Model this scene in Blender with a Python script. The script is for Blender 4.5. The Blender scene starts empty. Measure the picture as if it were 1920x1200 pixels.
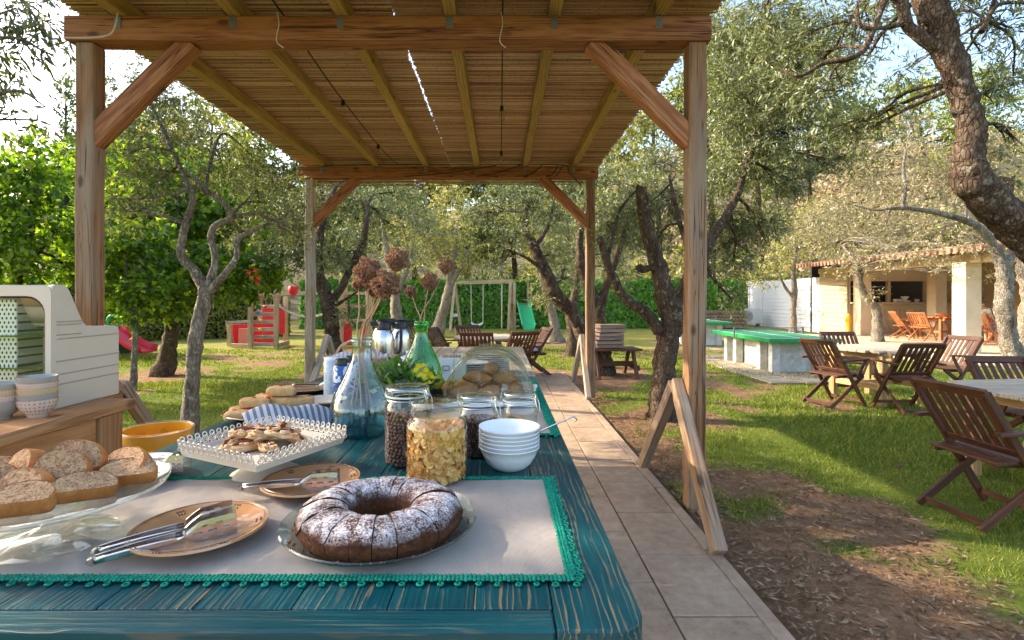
import bpy, math, random
import numpy as np
from mathutils import Vector, Matrix

# ------------------------------------------------------------------ camera, sky, sun, exposure
scene = bpy.context.scene
C = scene.collection
R = math.radians
PI = math.pi
F, EYE, TZ = 980.0, 1.45, 0.98          # focal length in photo pixels, eye height, buffet table height
cam_data = bpy.data.cameras.new('camera')
cam = bpy.data.objects.new('camera', cam_data)
C.objects.link(cam)
scene.camera = cam
cam.location = (0, 0, EYE)
cam.rotation_euler = (R(90), 0, 0)
cam_data.sensor_width = 36
cam_data.lens = F * 36 / 1920
cam_data.shift_x = (960 - 937) / 1920
cam_data.shift_y = -(600 - 558) / 1920
cam_data.clip_start = 0.05
cam_data.clip_end = 3000

SUN_EL, SUN_AZ = R(29), R(-73)           # azimuth clockwise from +Y
world = bpy.data.worlds.new('World')
scene.world = world
world.use_nodes = True
wn = world.node_tree
sky = wn.nodes.new('ShaderNodeTexSky')
sky.sky_type = 'NISHITA'
sky.sun_disc = False
sky.sun_elevation = SUN_EL
sky.sun_rotation = SUN_AZ
sky.air_density = 1.0
sky.dust_density = 2.8
sky.ozone_density = 0.7
wn.links.new(sky.outputs[0], wn.nodes['Background'].inputs[0])
wn.nodes['Background'].inputs[1].default_value = 0.15
sun_data = bpy.data.lights.new('sun', 'SUN')
sun_data.energy = 2.7
sun_data.angle = R(0.5)
sun_data.color = (1.0, 0.87, 0.68)
sun = bpy.data.objects.new('sun', sun_data)
C.objects.link(sun)
SUN_DIR = Vector((math.sin(SUN_AZ) * math.cos(SUN_EL), math.cos(SUN_AZ) * math.cos(SUN_EL), math.sin(SUN_EL)))
sun.rotation_euler = SUN_DIR.to_track_quat('Z', 'Y').to_euler()
sun.location = (-20, 8, 20)

vs = scene.view_settings
vs.view_transform = 'Standard'
vs.look = 'None'
vs.exposure = 2.05
vs.gamma = 1
vs.use_curve_mapping = False
cy = scene.cycles
cy.max_bounces = 8
cy.diffuse_bounces = 4
cy.glossy_bounces = 4
cy.transmission_bounces = 6
cy.transparent_max_bounces = 24
cy.caustics_reflective = False
cy.caustics_refractive = False
cy.sample_clamp_indirect = 6
cy.use_denoising = True
cy.use_adaptive_sampling = True
cy.adaptive_threshold = 0.02

rnd = random.Random(11)
nr = np.random.default_rng(11)
V = Vector


def at(px, py, d):
    """world point seen at a photo pixel, at distance d along the view"""
    return V(((px - 937) / F * d, d, EYE - (py - 558) / F * d))


def gnd(px, py):
    return at(px, py, F * EYE / (py - 558))


# ------------------------------------------------------------------ objects
def tag(o, label=None, cat=None, group=None, kind=None):
    for k, v in (('label', label), ('category', cat), ('group', group), ('kind', kind)):
        if v:
            o[k] = v
    return o


def thing(name, label, cat, loc=(0, 0, 0), rz=0, group=None):
    o = bpy.data.objects.new(name, None)
    C.objects.link(o)
    o.empty_display_size = 0.1
    o.location = loc
    o.rotation_euler = (0, 0, rz)
    return tag(o, label, cat, group)


def link(name, me, mat, parent=None, smooth=False, bevel=0, seg=2):
    o = bpy.data.objects.new(name, me)
    C.objects.link(o)
    if mat is not None and not me.materials:
        me.materials.append(mat)
    if parent is not None:
        o.parent = parent
    if smooth:
        me.shade_smooth()
        if len(me.polygons) < 60000:
            me.set_sharp_from_angle(angle=R(55))
    if bevel:
        m = o.modifiers.new('bevel', 'BEVEL')
        m.width = bevel
        m.segments = seg
        m.limit_method = 'ANGLE'
        m.angle_limit = R(35)
    return o


def copy_tree(o, parent=None):
    c = o.copy()
    C.objects.link(c)
    c.parent = parent
    for ch in list(o.children):
        copy_tree(ch, c)
    return c


def wloc(o):
    l = o.location.copy()
    while o.parent is not None:
        o = o.parent
        l += o.location
    return l


class B:
    """collects shapes, becomes ONE mesh object"""

    def __init__(s):
        s.v, s.f = [], []

    def add(s, vs_, fs):
        n = len(s.v)
        s.v += [tuple(p) for p in vs_]
        s.f += [tuple(i + n for i in f) for f in fs]
        return s

    def box(s, c, d, rot=None):
        x, y, z = d[0] / 2, d[1] / 2, d[2] / 2
        vs_ = [V((a, b, e)) for a in (-x, x) for b in (-y, y) for e in (-z, z)]
        if rot is not None:
            vs_ = [rot @ p for p in vs_]
        c = V(c)
        return s.add([p + c for p in vs_], [(0, 1, 3, 2), (4, 6, 7, 5), (0, 4, 5, 1), (2, 3, 7, 6), (0, 2, 6, 4), (1, 5, 7, 3)])

    def bar(s, p0, p1, w, h, up=(0, 0, 1)):
        p0, p1 = V(p0), V(p1)
        m = frame(p0, p1, up)
        L = (p1 - p0).length
        return s.box((p0 + p1) / 2, (L, w, h), m)

    def tube(s, pts, rad, n=8, cap=True, wob=0.0, rg=None, flute=0.0):
        pts = [V(p) for p in pts]
        if not isinstance(rad, (list, tuple)):
            rad = [rad] * len(pts)
        vs_, fs = [], []
        ref = V((0.13, 0.31, 0.94))
        k = len(pts)
        for i, p in enumerate(pts):
            t = (pts[min(i + 1, k - 1)] - pts[max(i - 1, 0)]).normalized()
            a = ref - t * ref.dot(t)
            if a.length < 0.05:
                a = V((1, 0, 0)) - t * t.x
            a.normalize()
            ref = a
            b = t.cross(a)
            for j in range(n):
                q = 2 * PI * j / n
                r = rad[i]
                if flute:
                    r *= 1 + flute * (math.sin(3 * q + i * 0.35) + 0.6 * math.sin(5 * q - i * 0.27) + 0.5 * math.sin(2 * q + i * 0.9))
                if wob and rg:
                    r *= 1 + wob * (rg.random() * 2 - 1)
                vs_.append(p + (a * math.cos(q) + b * math.sin(q)) * r)
        for i in range(k - 1):
            for j in range(n):
                j2 = (j + 1) % n
                fs.append((i * n + j, i * n + j2, (i + 1) * n + j2, (i + 1) * n + j))
        if cap:
            fs.append(tuple(range(n - 1, -1, -1)))
            fs.append(tuple(range((k - 1) * n, k * n)))
        return s.add(vs_, fs)

    def lathe(s, prof, n=32, c=(0, 0, 0), sx=1, sy=1, wave=None):
        vs_, fs = [], []
        for i, (r, z) in enumerate(prof):
            for j in range(n):
                q = 2 * PI * j / n
                w = wave(q, i) if wave else 1
                vs_.append((c[0] + r * w * math.cos(q) * sx, c[1] + r * w * math.sin(q) * sy, c[2] + z))
        k = len(prof)
        for i in range(k - 1):
            for j in range(n):
                j2 = (j + 1) % n
                fs.append((i * n + j, i * n + j2, (i + 1) * n + j2, (i + 1) * n + j))
        return s.add(vs_, fs)

    def prism(s, poly, z0, z1):
        n = len(poly)
        vs_ = [(x, y, z0) for x, y in poly] + [(x, y, z1) for x, y in poly]
        fs = [tuple(range(n - 1, -1, -1)), tuple(range(n, 2 * n))]
        fs += [(i, (i + 1) % n, n + (i + 1) % n, n + i) for i in range(n)]
        return s.add(vs_, fs)

    def torus(s, c, R_, r, n=14, m=6, rot=None):
        vs_, fs = [], []
        c = V(c)
        for i in range(n):
            a = 2 * PI * i / n
            for j in range(m):
                b = 2 * PI * j / m
                p = V(((R_ + r * math.cos(b)) * math.cos(a), (R_ + r * math.cos(b)) * math.sin(a), r * math.sin(b)))
                if rot is not None:
                    p = rot @ p
                vs_.append(c + p)
        for i in range(n):
            for j in range(m):
                fs.append((i * m + j, ((i + 1) % n) * m + j, ((i + 1) % n) * m + (j + 1) % m, i * m + (j + 1) % m))
        return s.add(vs_, fs)

    def ball(s, c, r, n=10, m=6, sc=(1, 1, 1), jit=0, rg=None):
        vs_, fs = [], []
        for i in range(m + 1):
            t = PI * i / m
            for j in range(n):
                q = 2 * PI * j / n
                k = 1 + (jit * (rg.random() * 2 - 1) if jit else 0)
                vs_.append((c[0] + r * k * sc[0] * math.sin(t) * math.cos(q), c[1] + r * k * sc[1] * math.sin(t) * math.sin(q), c[2] - r * k * sc[2] * math.cos(t)))
        for i in range(m):
            for j in range(n):
                fs.append((i * n + j, i * n + (j + 1) % n, (i + 1) * n + (j + 1) % n, (i + 1) * n + j))
        return s.add(vs_, fs)

    def mesh(s, name='m'):
        me = bpy.data.meshes.new(name)
        me.from_pydata(s.v, [], s.f)
        me.update()
        return me

    def obj(s, name, mat, parent=None, smooth=False, bevel=0, seg=2, world=False):
        if world and parent is not None:
            l = wloc(parent)
            s.v = [(x - l.x, y - l.y, z - l.z) for x, y, z in s.v]
        return link(name, s.mesh(name), mat, parent, smooth, bevel, seg)


def frame(p0, p1, up=(0, 0, 1)):
    x = (V(p1) - V(p0)).normalized()
    up = V(up)
    if abs(x.dot(up)) > 0.98:
        up = V((0, 1, 0)) if abs(x.y) < 0.9 else V((1, 0, 0))
    z = (up - x * up.dot(x)).normalized()
    y = z.cross(x)
    return Matrix((x, y, z)).transposed()


def plank(name, p0, p1, w, h, mat, parent=None, up=(0, 0, 1), bevel=0.004, world=False, seg=1, bend=0):
    """a timber whose grain runs along its own X; w sideways, h along up"""
    p0, p1 = V(p0), V(p1)
    if world and parent is not None:
        p0, p1 = p0 - wloc(parent), p1 - wloc(parent)
    L = (p1 - p0).length
    b = B()
    ns = max(1, int(L / 0.35)) if bend else 1
    vs_, fs = [], []
    for i in range(ns + 1):
        x = -L / 2 + L * i / ns
        oy = bend * (rnd.random() - 0.5) if bend else 0
        oz = bend * (rnd.random() - 0.5) if bend else 0
        vs_ += [(x, -w / 2 + oy, -h / 2 + oz), (x, w / 2 + oy, -h / 2 + oz), (x, w / 2 + oy, h / 2 + oz), (x, -w / 2 + oy, h / 2 + oz)]
    for i in range(ns):
        for j in range(4):
            fs.append((i * 4 + j, (i + 1) * 4 + j, (i + 1) * 4 + (j + 1) % 4, i * 4 + (j + 1) % 4))
    fs.append((0, 1, 2, 3))
    fs.append((ns * 4 + 3, ns * 4 + 2, ns * 4 + 1, ns * 4))
    b.add(vs_, fs)
    o = b.obj(name, mat, parent, bevel=bevel, seg=seg)
    o.matrix_local = Matrix.Translation((p0 + p1) / 2) @ frame(p0, p1, up).to_4x4()
    return o


def np_mesh(name, verts, k):
    """mesh of separate polygons with k corners each, verts already in order"""
    me = bpy.data.meshes.new(name)
    n = len(verts)
    me.vertices.add(n)
    me.vertices.foreach_set('co', np.asarray(verts, np.float32).ravel())
    me.loops.add(n)
    me.loops.foreach_set('vertex_index', np.arange(n, dtype=np.int32))
    me.polygons.add(n // k)
    me.polygons.foreach_set('loop_start', np.arange(0, n, k, dtype=np.int32))
    me.update(calc_edges=True)
    return me


def curve_pts(pts, k=5):
    """Catmull-Rom through points (tuples of any length)"""
    P = [np.array(p, float) for p in pts]
    P = [2 * P[0] - P[1]] + P + [2 * P[-1] - P[-2]]
    out = []
    for i in range(1, len(P) - 2):
        for j in range(k):
            t = j / k
            a, b, c, d = P[i - 1], P[i], P[i + 1], P[i + 2]
            out.append(0.5 * (2 * b + (c - a) * t + (2 * a - 5 * b + 4 * c - d) * t * t + (3 * b - a - 3 * c + d) * t ** 3))
    out.append(P[-2])
    return out


# value noise for laying out the ground
_tab = nr.random((64, 64))


def vnoise(x, y, s=1.0):
    x, y = np.asarray(x, float) * s + 100, np.asarray(y, float) * s + 100
    xi, yi = np.floor(x).astype(int), np.floor(y).astype(int)
    u, w = x - xi, y - yi
    u, w = u * u * (3 - 2 * u), w * w * (3 - 2 * w)
    g = lambda a, b: _tab[a % 64, b % 64]
    return (g(xi, yi) * (1 - u) + g(xi + 1, yi) * u) * (1 - w) + (g(xi, yi + 1) * (1 - u) + g(xi + 1, yi + 1) * u) * w


def sstep(a, b, x):
    t = np.clip((x - a) / (b - a), 0, 1)
    return t * t * (3 - 2 * t)


# ------------------------------------------------------------------ materials
def mk(name):
    m = bpy.data.materials.new(name)
    m.use_nodes = True
    nt = m.node_tree
    return m, nt, nt.nodes['Principled BSDF']


def nd(nt, typ, ins=None, **kw):
    n = nt.nodes.new('ShaderNode' + typ)
    for k, v in kw.items():
        setattr(n, k, v)
    for k, v in (ins or {}).items():
        if hasattr(v, 'is_output') or v.__class__.__name__.startswith('NodeSocket'):
            nt.links.new(v, n.inputs[k])
        else:
            n.inputs[k].default_value = v
    return n


def rgba(c):
    return (c[0], c[1], c[2], 1)


def ramp(nt, fac, stops, interp='LINEAR'):
    r = nt.nodes.new('ShaderNodeValToRGB')
    r.color_ramp.interpolation = interp
    el = r.color_ramp.elements
    while len(el) < len(stops):
        el.new(0.5)
    for e, (p, c) in zip(el, stops):
        e.position = p
        e.color = rgba(c) if not isinstance(c, (int, float)) else (c, c, c, 1)
    nt.links.new(fac, r.inputs[0])
    return r.outputs[0]


def mixc(nt, fac, a, b, typ='MIX'):
    n = nt.nodes.new('ShaderNodeMix')
    n.data_type = 'RGBA'
    n.blend_type = typ
    for i, v in ((0, fac), (6, a), (7, b)):
        if isinstance(v, (int, float)):
            n.inputs[i].default_value = v if i == 0 else (v, v, v, 1)
        elif isinstance(v, tuple):
            n.inputs[i].default_value = rgba(v)
        else:
            nt.links.new(v, n.inputs[i])
    return n.outputs[2]


def math_(nt, op, a, b=0.0, c=None):
    n = nt.nodes.new('ShaderNodeMath')
    n.operation = op
    for i, v in enumerate((a, b) if c is None else (a, b, c)):
        if isinstance(v, (int, float)):
            n.inputs[i].default_value = v
        else:
            nt.links.new(v, n.inputs[i])
    return n.outputs[0]


def coords(nt, scale=(1, 1, 1), shift=True, kind='Object', dist=0.0):
    tc = nd(nt, 'TexCoord').outputs[kind]
    if shift:
        oi = nd(nt, 'ObjectInfo').outputs['Random']
        k = nd(nt, 'VectorMath', operation='SCALE')
        k.inputs[0].default_value = (17.3, 9.1, 5.7)
        nt.links.new(oi, k.inputs['Scale'])
        tc = nd(nt, 'VectorMath', {0: tc, 1: k.outputs[0]}, operation='ADD').outputs[0]
    mp = nd(nt, 'Mapping')
    mp.inputs['Scale'].default_value = scale
    nt.links.new(tc, mp.inputs['Vector'])
    return mp.outputs[0]


def noise(nt, vec, scale, detail=4, rough=0.55, dist=0.0):
    return nd(nt, 'TexNoise', {'Vector': vec, 'Scale': scale, 'Detail': detail, 'Roughness': rough, 'Distortion': dist}).outputs['Fac']


def bump(nt, b, h, strength=0.3, dist=0.01):
    n = nd(nt, 'Bump', {'Height': h, 'Strength': strength, 'Distance': dist})
    nt.links.new(n.outputs[0], b.inputs['Normal'])
    return n


def plain(name, c, rough=0.5, metal=0.0, spec=0.5, sss=0, var=0.12, vs_=30, bmp=0.0, coat=0):
    m, nt, b = mk(name)
    v = coords(nt)
    n = noise(nt, v, vs_, 5, 0.6)
    col = mixc(nt, n, tuple(x * (1 - var) for x in c), tuple(min(1, x * (1 + var)) for x in c))
    nt.links.new(col, b.inputs['Base Color'])
    nt.links.new(ramp(nt, n, [(0.2, max(0.02, rough - 0.1)), (0.8, min(1, rough + 0.1))]), b.inputs['Roughness'])
    b.inputs['Metallic'].default_value = metal
    b.inputs['Specular IOR Level'].default_value = spec
    b.inputs['Coat Weight'].default_value = coat
    if sss:
        b.inputs['Subsurface Weight'].default_value = sss
        b.inputs['Subsurface Radius'].default_value = (0.01, 0.006, 0.004)
        b.inputs['Subsurface Scale'].default_value = 0.5
    if bmp:
        bump(nt, b, n, bmp, 0.004)
    return m


def mottle(name, stops, scale=10, rough=0.8, bmp=0.3, bd=0.01, detail=8, spec=0.3, sc=(1, 1, 1), fine=0.35):
    m, nt, b = mk(name)
    v = coords(nt, sc)
    n1 = noise(nt, v, scale, detail, 0.62, 0.3)
    n2 = noise(nt, v, scale * 6, 4, 0.7)
    n = math_(nt, 'ADD', math_(nt, 'MULTIPLY', n1, 1 - fine), math_(nt, 'MULTIPLY', n2, fine))
    nt.links.new(ramp(nt, n, stops), b.inputs['Base Color'])
    b.inputs['Roughness'].default_value = rough
    b.inputs['Specular IOR Level'].default_value = spec
    if bmp:
        bump(nt, b, n, bmp, bd)
    return m


def wood(name, dark, mid, light, grain=14, rough=0.7, crack=0.6, knots=True, grey=None, bmp=0.35):
    m, nt, b = mk(name)
    v = coords(nt, (0.55, 1, 1))
    w = noise(nt, coords(nt, (0.35, 2.2, 2.2)), 3.0, 3, 0.5, 0.6)
    rings = nd(nt, 'TexWave', {'Vector': coords(nt, (0.14, 1, 1)), 'Scale': grain, 'Distortion': 9, 'Detail': 2, 'Detail Scale': 1.2}, wave_type='BANDS', bands_direction='Y').outputs['Fac']
    fine = noise(nt, coords(nt, (1.2, 45, 45)), 3.5, 5, 0.7)
    g = math_(nt, 'ADD', math_(nt, 'MULTIPLY', rings, 0.2), math_(nt, 'ADD', math_(nt, 'MULTIPLY', fine, 0.55), math_(nt, 'MULTIPLY', w, 0.4)))
    col = ramp(nt, g, [(0.28, dark), (0.55, mid), (0.85, light)])
    oi = nd(nt, 'ObjectInfo').outputs['Random']
    col = mixc(nt, 1.0, col, ramp(nt, oi, [(0, (0.78, 0.78, 0.78)), (1, (1.12, 1.1, 1.06))]), 'MULTIPLY')
    if grey:
        gm = ramp(nt, noise(nt, coords(nt, (0.5, 3, 3)), 1.6, 4, 0.6), [(0.42, 0.0), (0.62, 0.85)])
        col = mixc(nt, gm, col, mixc(nt, fine, tuple(x * 0.6 for x in grey), grey))
    h = g
    if crack:
        cn = noise(nt, coords(nt, (0.16, 9, 9)), 2.6, 3, 0.55, 0.8)
        ck = ramp(nt, cn, [(0.475, 0.0), (0.5, 1.0), (0.525, 0.0)])
        gate = ramp(nt, noise(nt, v, 2.1, 2), [(0.38, 0.0), (0.5, 1.0)])
        ck = math_(nt, 'MULTIPLY', math_(nt, 'MULTIPLY', ck, gate), crack)
        col = mixc(nt, ck, col, tuple(x * 0.18 for x in dark))
        h = math_(nt, 'SUBTRACT', g, math_(nt, 'MULTIPLY', ck, 1.5))
    if knots:
        vo = nd(nt, 'TexVoronoi', {'Vector': coords(nt, (0.5, 1, 1)), 'Scale': 5.2, 'Randomness': 1.0}).outputs['Distance']
        kn = ramp(nt, math_(nt, 'ADD', vo, math_(nt, 'MULTIPLY', fine, 0.05)), [(0.09, 1.0), (0.17, 0.0)])
        col = mixc(nt, math_(nt, 'MULTIPLY', kn, 0.75), col, tuple(x * 0.35 for x in dark))
    nt.links.new(col, b.inputs['Base Color'])
    b.inputs['Roughness'].default_value = rough
    b.inputs['Specular IOR Level'].default_value = 0.3
    bump(nt, b, h, bmp, 0.006)
    return m


def leafmat(name, dark, mid, light, trans=0.35, gloss=0.06, tint=(1.25, 1.3, 0.45)):
    m, nt, b = mk(name)
    nt.nodes.remove(b)
    out = nt.nodes['Material Output']
    r = nd(nt, 'NewGeometry').outputs['Random Per Island']
    cl = noise(nt, nd(nt, 'NewGeometry').outputs['Position'], 1.1, 2)
    f = math_(nt, 'ADD', math_(nt, 'MULTIPLY', r, 0.65), math_(nt, 'MULTIPLY', cl, 0.35))
    col = ramp(nt, f, [(0.15, dark), (0.5, mid), (0.85, light)])
    d = nd(nt, 'BsdfDiffuse', {'Color': col})
    tcol = mixc(nt, 1.0, col, tint, 'MULTIPLY')
    t = nd(nt, 'BsdfTranslucent', {'Color': tcol})
    mx = nd(nt, 'MixShader', {0: trans, 1: d.outputs[0], 2: t.outputs[0]})
    g = nd(nt, 'BsdfGlossy', {'Color': (0.9, 0.95, 1, 1), 'Roughness': 0.5})
    mg = nd(nt, 'MixShader', {0: gloss * 0.6, 1: mx.outputs[0], 2: g.outputs[0]})
    nt.links.new(mg.outputs[0], out.inputs['Surface'])
    return m


def glassmat(name, tint=(0.965, 0.985, 0.975), edge=(0.6, 0.74, 0.7), rough=0.02, body=0.0, bodycol=(1, 1, 1), refl=1.0, pw=2.2):
    """thin clear glass: straight-through light, tinted more at grazing angles, plus Fresnel reflection"""
    m, nt, b = mk(name)
    nt.nodes.remove(b)
    out = nt.nodes['Material Output']
    lw = nd(nt, 'LayerWeight', {'Blend': 0.35}).outputs['Facing']
    k = math_(nt, 'POWER', lw, pw)
    tr = nd(nt, 'BsdfTransparent', {'Color': mixc(nt, k, tint, edge)})
    wob = nd(nt, 'Bump', {'Height': noise(nt, coords(nt), 14, 2), 'Strength': 0.05, 'Distance': 0.02})
    g = nd(nt, 'BsdfGlossy', {'Color': (1, 1, 1, 1), 'Roughness': rough, 'Normal': wob.outputs[0]})
    lw5 = nd(nt, 'LayerWeight', {'Blend': 0.5, 'Normal': wob.outputs[0]}).outputs['Facing']
    fac = math_(nt, 'ADD', math_(nt, 'MULTIPLY', math_(nt, 'POWER', lw5, 3.6), 0.75), 0.055 * refl)
    base = tr.outputs[0]
    if body:
        df = nd(nt, 'BsdfTranslucent', {'Color': rgba(bodycol)})
        base = nd(nt, 'MixShader', {0: body, 1: base, 2: df.outputs[0]}).outputs[0]
    mx = nd(nt, 'MixShader', {0: fac, 1: base, 2: g.outputs[0]})
    nt.links.new(mx.outputs[0], out.inputs['Surface'])
    return m


MT = {}
MT['post'] = wood('weathered_post_wood', (0.15, 0.062, 0.026), (0.30, 0.14, 0.06), (0.44, 0.24, 0.115), 8, 0.75, 0.9, True, (0.36, 0.27, 0.19))
MT['beam'] = wood('reddish_beam_wood', (0.16, 0.05, 0.018), (0.36, 0.138, 0.054), (0.52, 0.245, 0.11), 16, 0.7, 1.0)
MT['rafter'] = wood('olive_rafter_wood', (0.18, 0.11, 0.03), (0.36, 0.24, 0.08), (0.5, 0.35, 0.14), 12, 0.75, 0.3)
MT['greywood'] = wood('grey_weathered_wood', (0.17, 0.12, 0.08), (0.33, 0.25, 0.18), (0.5, 0.42, 0.33), 12, 0.85, 0.8, False, (0.52, 0.47, 0.42))
MT['trestle'] = wood('brown_trestle_wood', (0.17, 0.09, 0.045), (0.34, 0.2, 0.11), (0.48, 0.33, 0.21), 12, 0.8, 0.8, True, (0.42, 0.34, 0.27))
MT['pine'] = wood('pine_counter_wood', (0.27, 0.11, 0.04), (0.46, 0.22, 0.09), (0.58, 0.33, 0.16), 9, 0.6, 0.5)
MT['paleboard'] = wood('pale_grey_board', (0.3, 0.24, 0.16), (0.44, 0.37, 0.27), (0.58, 0.51, 0.4), 12, 0.8, 0.4, False)
MT['tableleg'] = wood('honey_table_leg', (0.3, 0.17, 0.07), (0.45, 0.28, 0.13), (0.58, 0.4, 0.22), 12, 0.7, 0.4)
MT['chair'] = wood('dark_oiled_chair_wood', (0.042, 0.017, 0.01), (0.098, 0.038, 0.02), (0.165, 0.07, 0.038), 12, 0.5, 0.2, False)
MT['teak'] = wood('orange_teak', (0.28, 0.09, 0.03), (0.48, 0.18, 0.07), (0.6, 0.28, 0.12), 12, 0.5, 0.2, False)
MT['play'] = wood('play_frame_wood', (0.28, 0.19, 0.1), (0.45, 0.33, 0.2), (0.58, 0.46, 0.31), 12, 0.8, 0.3, False)
MT['bridge'] = wood('bridge_board_wood', (0.17, 0.11, 0.085), (0.29, 0.2, 0.16), (0.42, 0.32, 0.26), 12, 0.8, 0.3, False)
def reed_mat():
    m, nt, b = mk('dry_reed')
    r = nd(nt, 'NewGeometry').outputs['Random Per Island']
    n1 = noise(nt, coords(nt, (1.3, 14, 14)), 3, 4, 0.6)
    col = ramp(nt, math_(nt, 'ADD', math_(nt, 'MULTIPLY', r, 0.6), math_(nt, 'MULTIPLY', n1, 0.4)), [(0.12, (0.09, 0.042, 0.022)), (0.35, (0.33, 0.19, 0.11)), (0.6, (0.48, 0.31, 0.19)), (0.85, (0.66, 0.5, 0.36))])
    node = ramp(nt, math_(nt, 'FRACT', math_(nt, 'ADD', math_(nt, 'MULTIPLY', nd(nt, 'SeparateXYZ', {0: coords(nt)}).outputs['X'], 3.2), math_(nt, 'MULTIPLY', r, 7.0))), [(0.0, 0.45), (0.02, 0.5), (0.04, 1.0)])
    nt.links.new(mixc(nt, 1.0, col, node, 'MULTIPLY'), b.inputs['Base Color'])
    b.inputs['Roughness'].default_value = 0.6
    b.inputs['Specular IOR Level'].default_value = 0.3
    return m


MT['reed'] = reed_mat()
MT['chrome'] = plain('brushed_steel', (0.62, 0.6, 0.58), 0.2, 1.0, var=0.05)
MT['galv'] = plain('galvanised_plate', (0.2, 0.2, 0.19), 0.5, 0.8, var=0.3)
MT['black'] = plain('black_plastic', (0.012, 0.012, 0.013), 0.4)
MT['cable'] = plain('black_cable', (0.01, 0.01, 0.01), 0.6)
MT['twine'] = plain('pale_twine', (0.55, 0.48, 0.38), 0.9)
MT['white'] = plain('white_porcelain', (0.8, 0.8, 0.78), 0.15, var=0.02, spec=0.6)
MT['whiteplastic'] = plain('white_melamine', (0.76, 0.78, 0.8), 0.3, var=0.02)
MT['clearglass'] = glassmat('clear_jar_glass')
MT['aquaglass'] = glassmat('aqua_demijohn_glass', (0.84, 0.95, 0.94), (0.1, 0.36, 0.38), refl=1.6, pw=1.5)
MT['greenglass'] = glassmat('green_demijohn_glass', (0.16, 0.72, 0.14), (0.005, 0.25, 0.012), 0.02, 0.4, (0.04, 0.62, 0.05), refl=1.5, pw=1.4)
MT['acrylic'] = glassmat('clear_acrylic', (0.94, 0.95, 0.9), (0.55, 0.57, 0.4), 0.03, 0.05, (0.8, 0.8, 0.65), refl=2.0, pw=1.5)
MT['bulbglass'] = glassmat('bulb_glass', (0.95, 0.88, 0.75), (0.6, 0.45, 0.3))
MT['water'] = glassmat('still_water', (0.42, 0.68, 0.73), (0.1, 0.32, 0.4), 0.02)

# ------------------------------------------------------------------ ground
LZ = -0.03                                 # lawn level, just under the paving
BARE = []                                  # bare earth round trunks: x, y, radius


def dirt_at(x, y):
    xb = np.interp(y, [0, 2.2, 2.8, 3.2, 3.9, 4.4, 4.9, 6.0, 8.0, 10.5, 11.5], [2.7, 2.45, 2.3, 2.05, 1.9, 1.85, 1.8, 1.68, 1.7, 1.6, 0.9])
    n = vnoise(x, y, 1.9) * 0.6 + vnoise(x, y, 5.3) * 0.4 - 0.5
    d = sstep(0.5, -0.9, x - xb + n * 2.6) * sstep(-1.5, -0.9, x) * sstep(12, 10.5, y)
    d = d * (0.25 + 0.75 * sstep(0.25, 0.6, vnoise(x, y, 2.3) * 0.7 + vnoise(x, y, 6.1) * 0.3 + 0.4 * sstep(2.4, 1.6, x)))
    for bx, by, br in BARE:
        q = np.hypot(x - bx, (y - by)) + n * br * 0.7
        d = np.maximum(d, 0.9 * sstep(br, br * 0.45, q))
    d = np.maximum(d, 0.8 * sstep(0.62, 0.8, vnoise(x + 7, y, 0.55)) * sstep(0.3, 0.7, vnoise(x, y, 2.2)))
    return np.clip(d, 0, 1)


for px_, py_, r_ in ((352, 825, 0.8), (305, 700, 1.3), (248, 730, 0.5), (632, 700, 0.9), (1125, 700, 1.3), (1243, 780, 0.9), (1150, 692, 1.1), (1073, 663, 0.6), (1041, 639, 0.7)):
    g_ = gnd(px_, py_)
    BARE.append((g_.x, g_.y, r_))


def grass_material():
    m, nt, b = mk('lawn_and_bare_earth')
    v = coords(nt, shift=False)
    a = nd(nt, 'Attribute', attribute_name='dirt').outputs['Fac']
    n1 = noise(nt, v, 1.3, 5)
    n2 = noise(nt, v, 38, 6, 0.75)
    n3 = noise(nt, v, 7, 6, 0.7)
    g = ramp(nt, math_(nt, 'ADD', math_(nt, 'MULTIPLY', n1, 0.5), math_(nt, 'MULTIPLY', n2, 0.5)), [(0.3, (0.055, 0.085, 0.01)), (0.5, (0.12, 0.16, 0.02)), (0.7, (0.22, 0.22, 0.045))])
    e = ramp(nt, math_(nt, 'ADD', math_(nt, 'MULTIPLY', n3, 0.6), math_(nt, 'MULTIPLY', n2, 0.4)), [(0.3, (0.12, 0.062, 0.032)), (0.52, (0.26, 0.15, 0.082)), (0.75, (0.42, 0.28, 0.17))])
    yy = nd(nt, 'SeparateXYZ', {0: v}).outputs['Y']
    dry = ramp(nt, math_(nt, 'ADD', math_(nt, 'DIVIDE', yy, 30.0), math_(nt, 'MULTIPLY', math_(nt, 'SUBTRACT', n1, 0.5), 0.3)), [(0.3, 0.0), (0.5, 0.75)])
    g = mixc(nt, dry, g, mixc(nt, n2, (0.16, 0.17, 0.03), (0.4, 0.34, 0.1)))
    f = ramp(nt, math_(nt, 'ADD', a, math_(nt, 'MULTIPLY', math_(nt, 'SUBTRACT', n3, 0.5), 0.7)), [(0.32, 0.0), (0.62, 1.0)])
    nt.links.new(mixc(nt, f, g, e), b.inputs['Base Color'])
    b.inputs['Roughness'].default_value = 0.95
    b.inputs['Specular IOR Level'].default_value = 0.1
    bump(nt, b, math_(nt, 'ADD', n2, n3), 0.7, 0.03)
    return m


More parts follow.
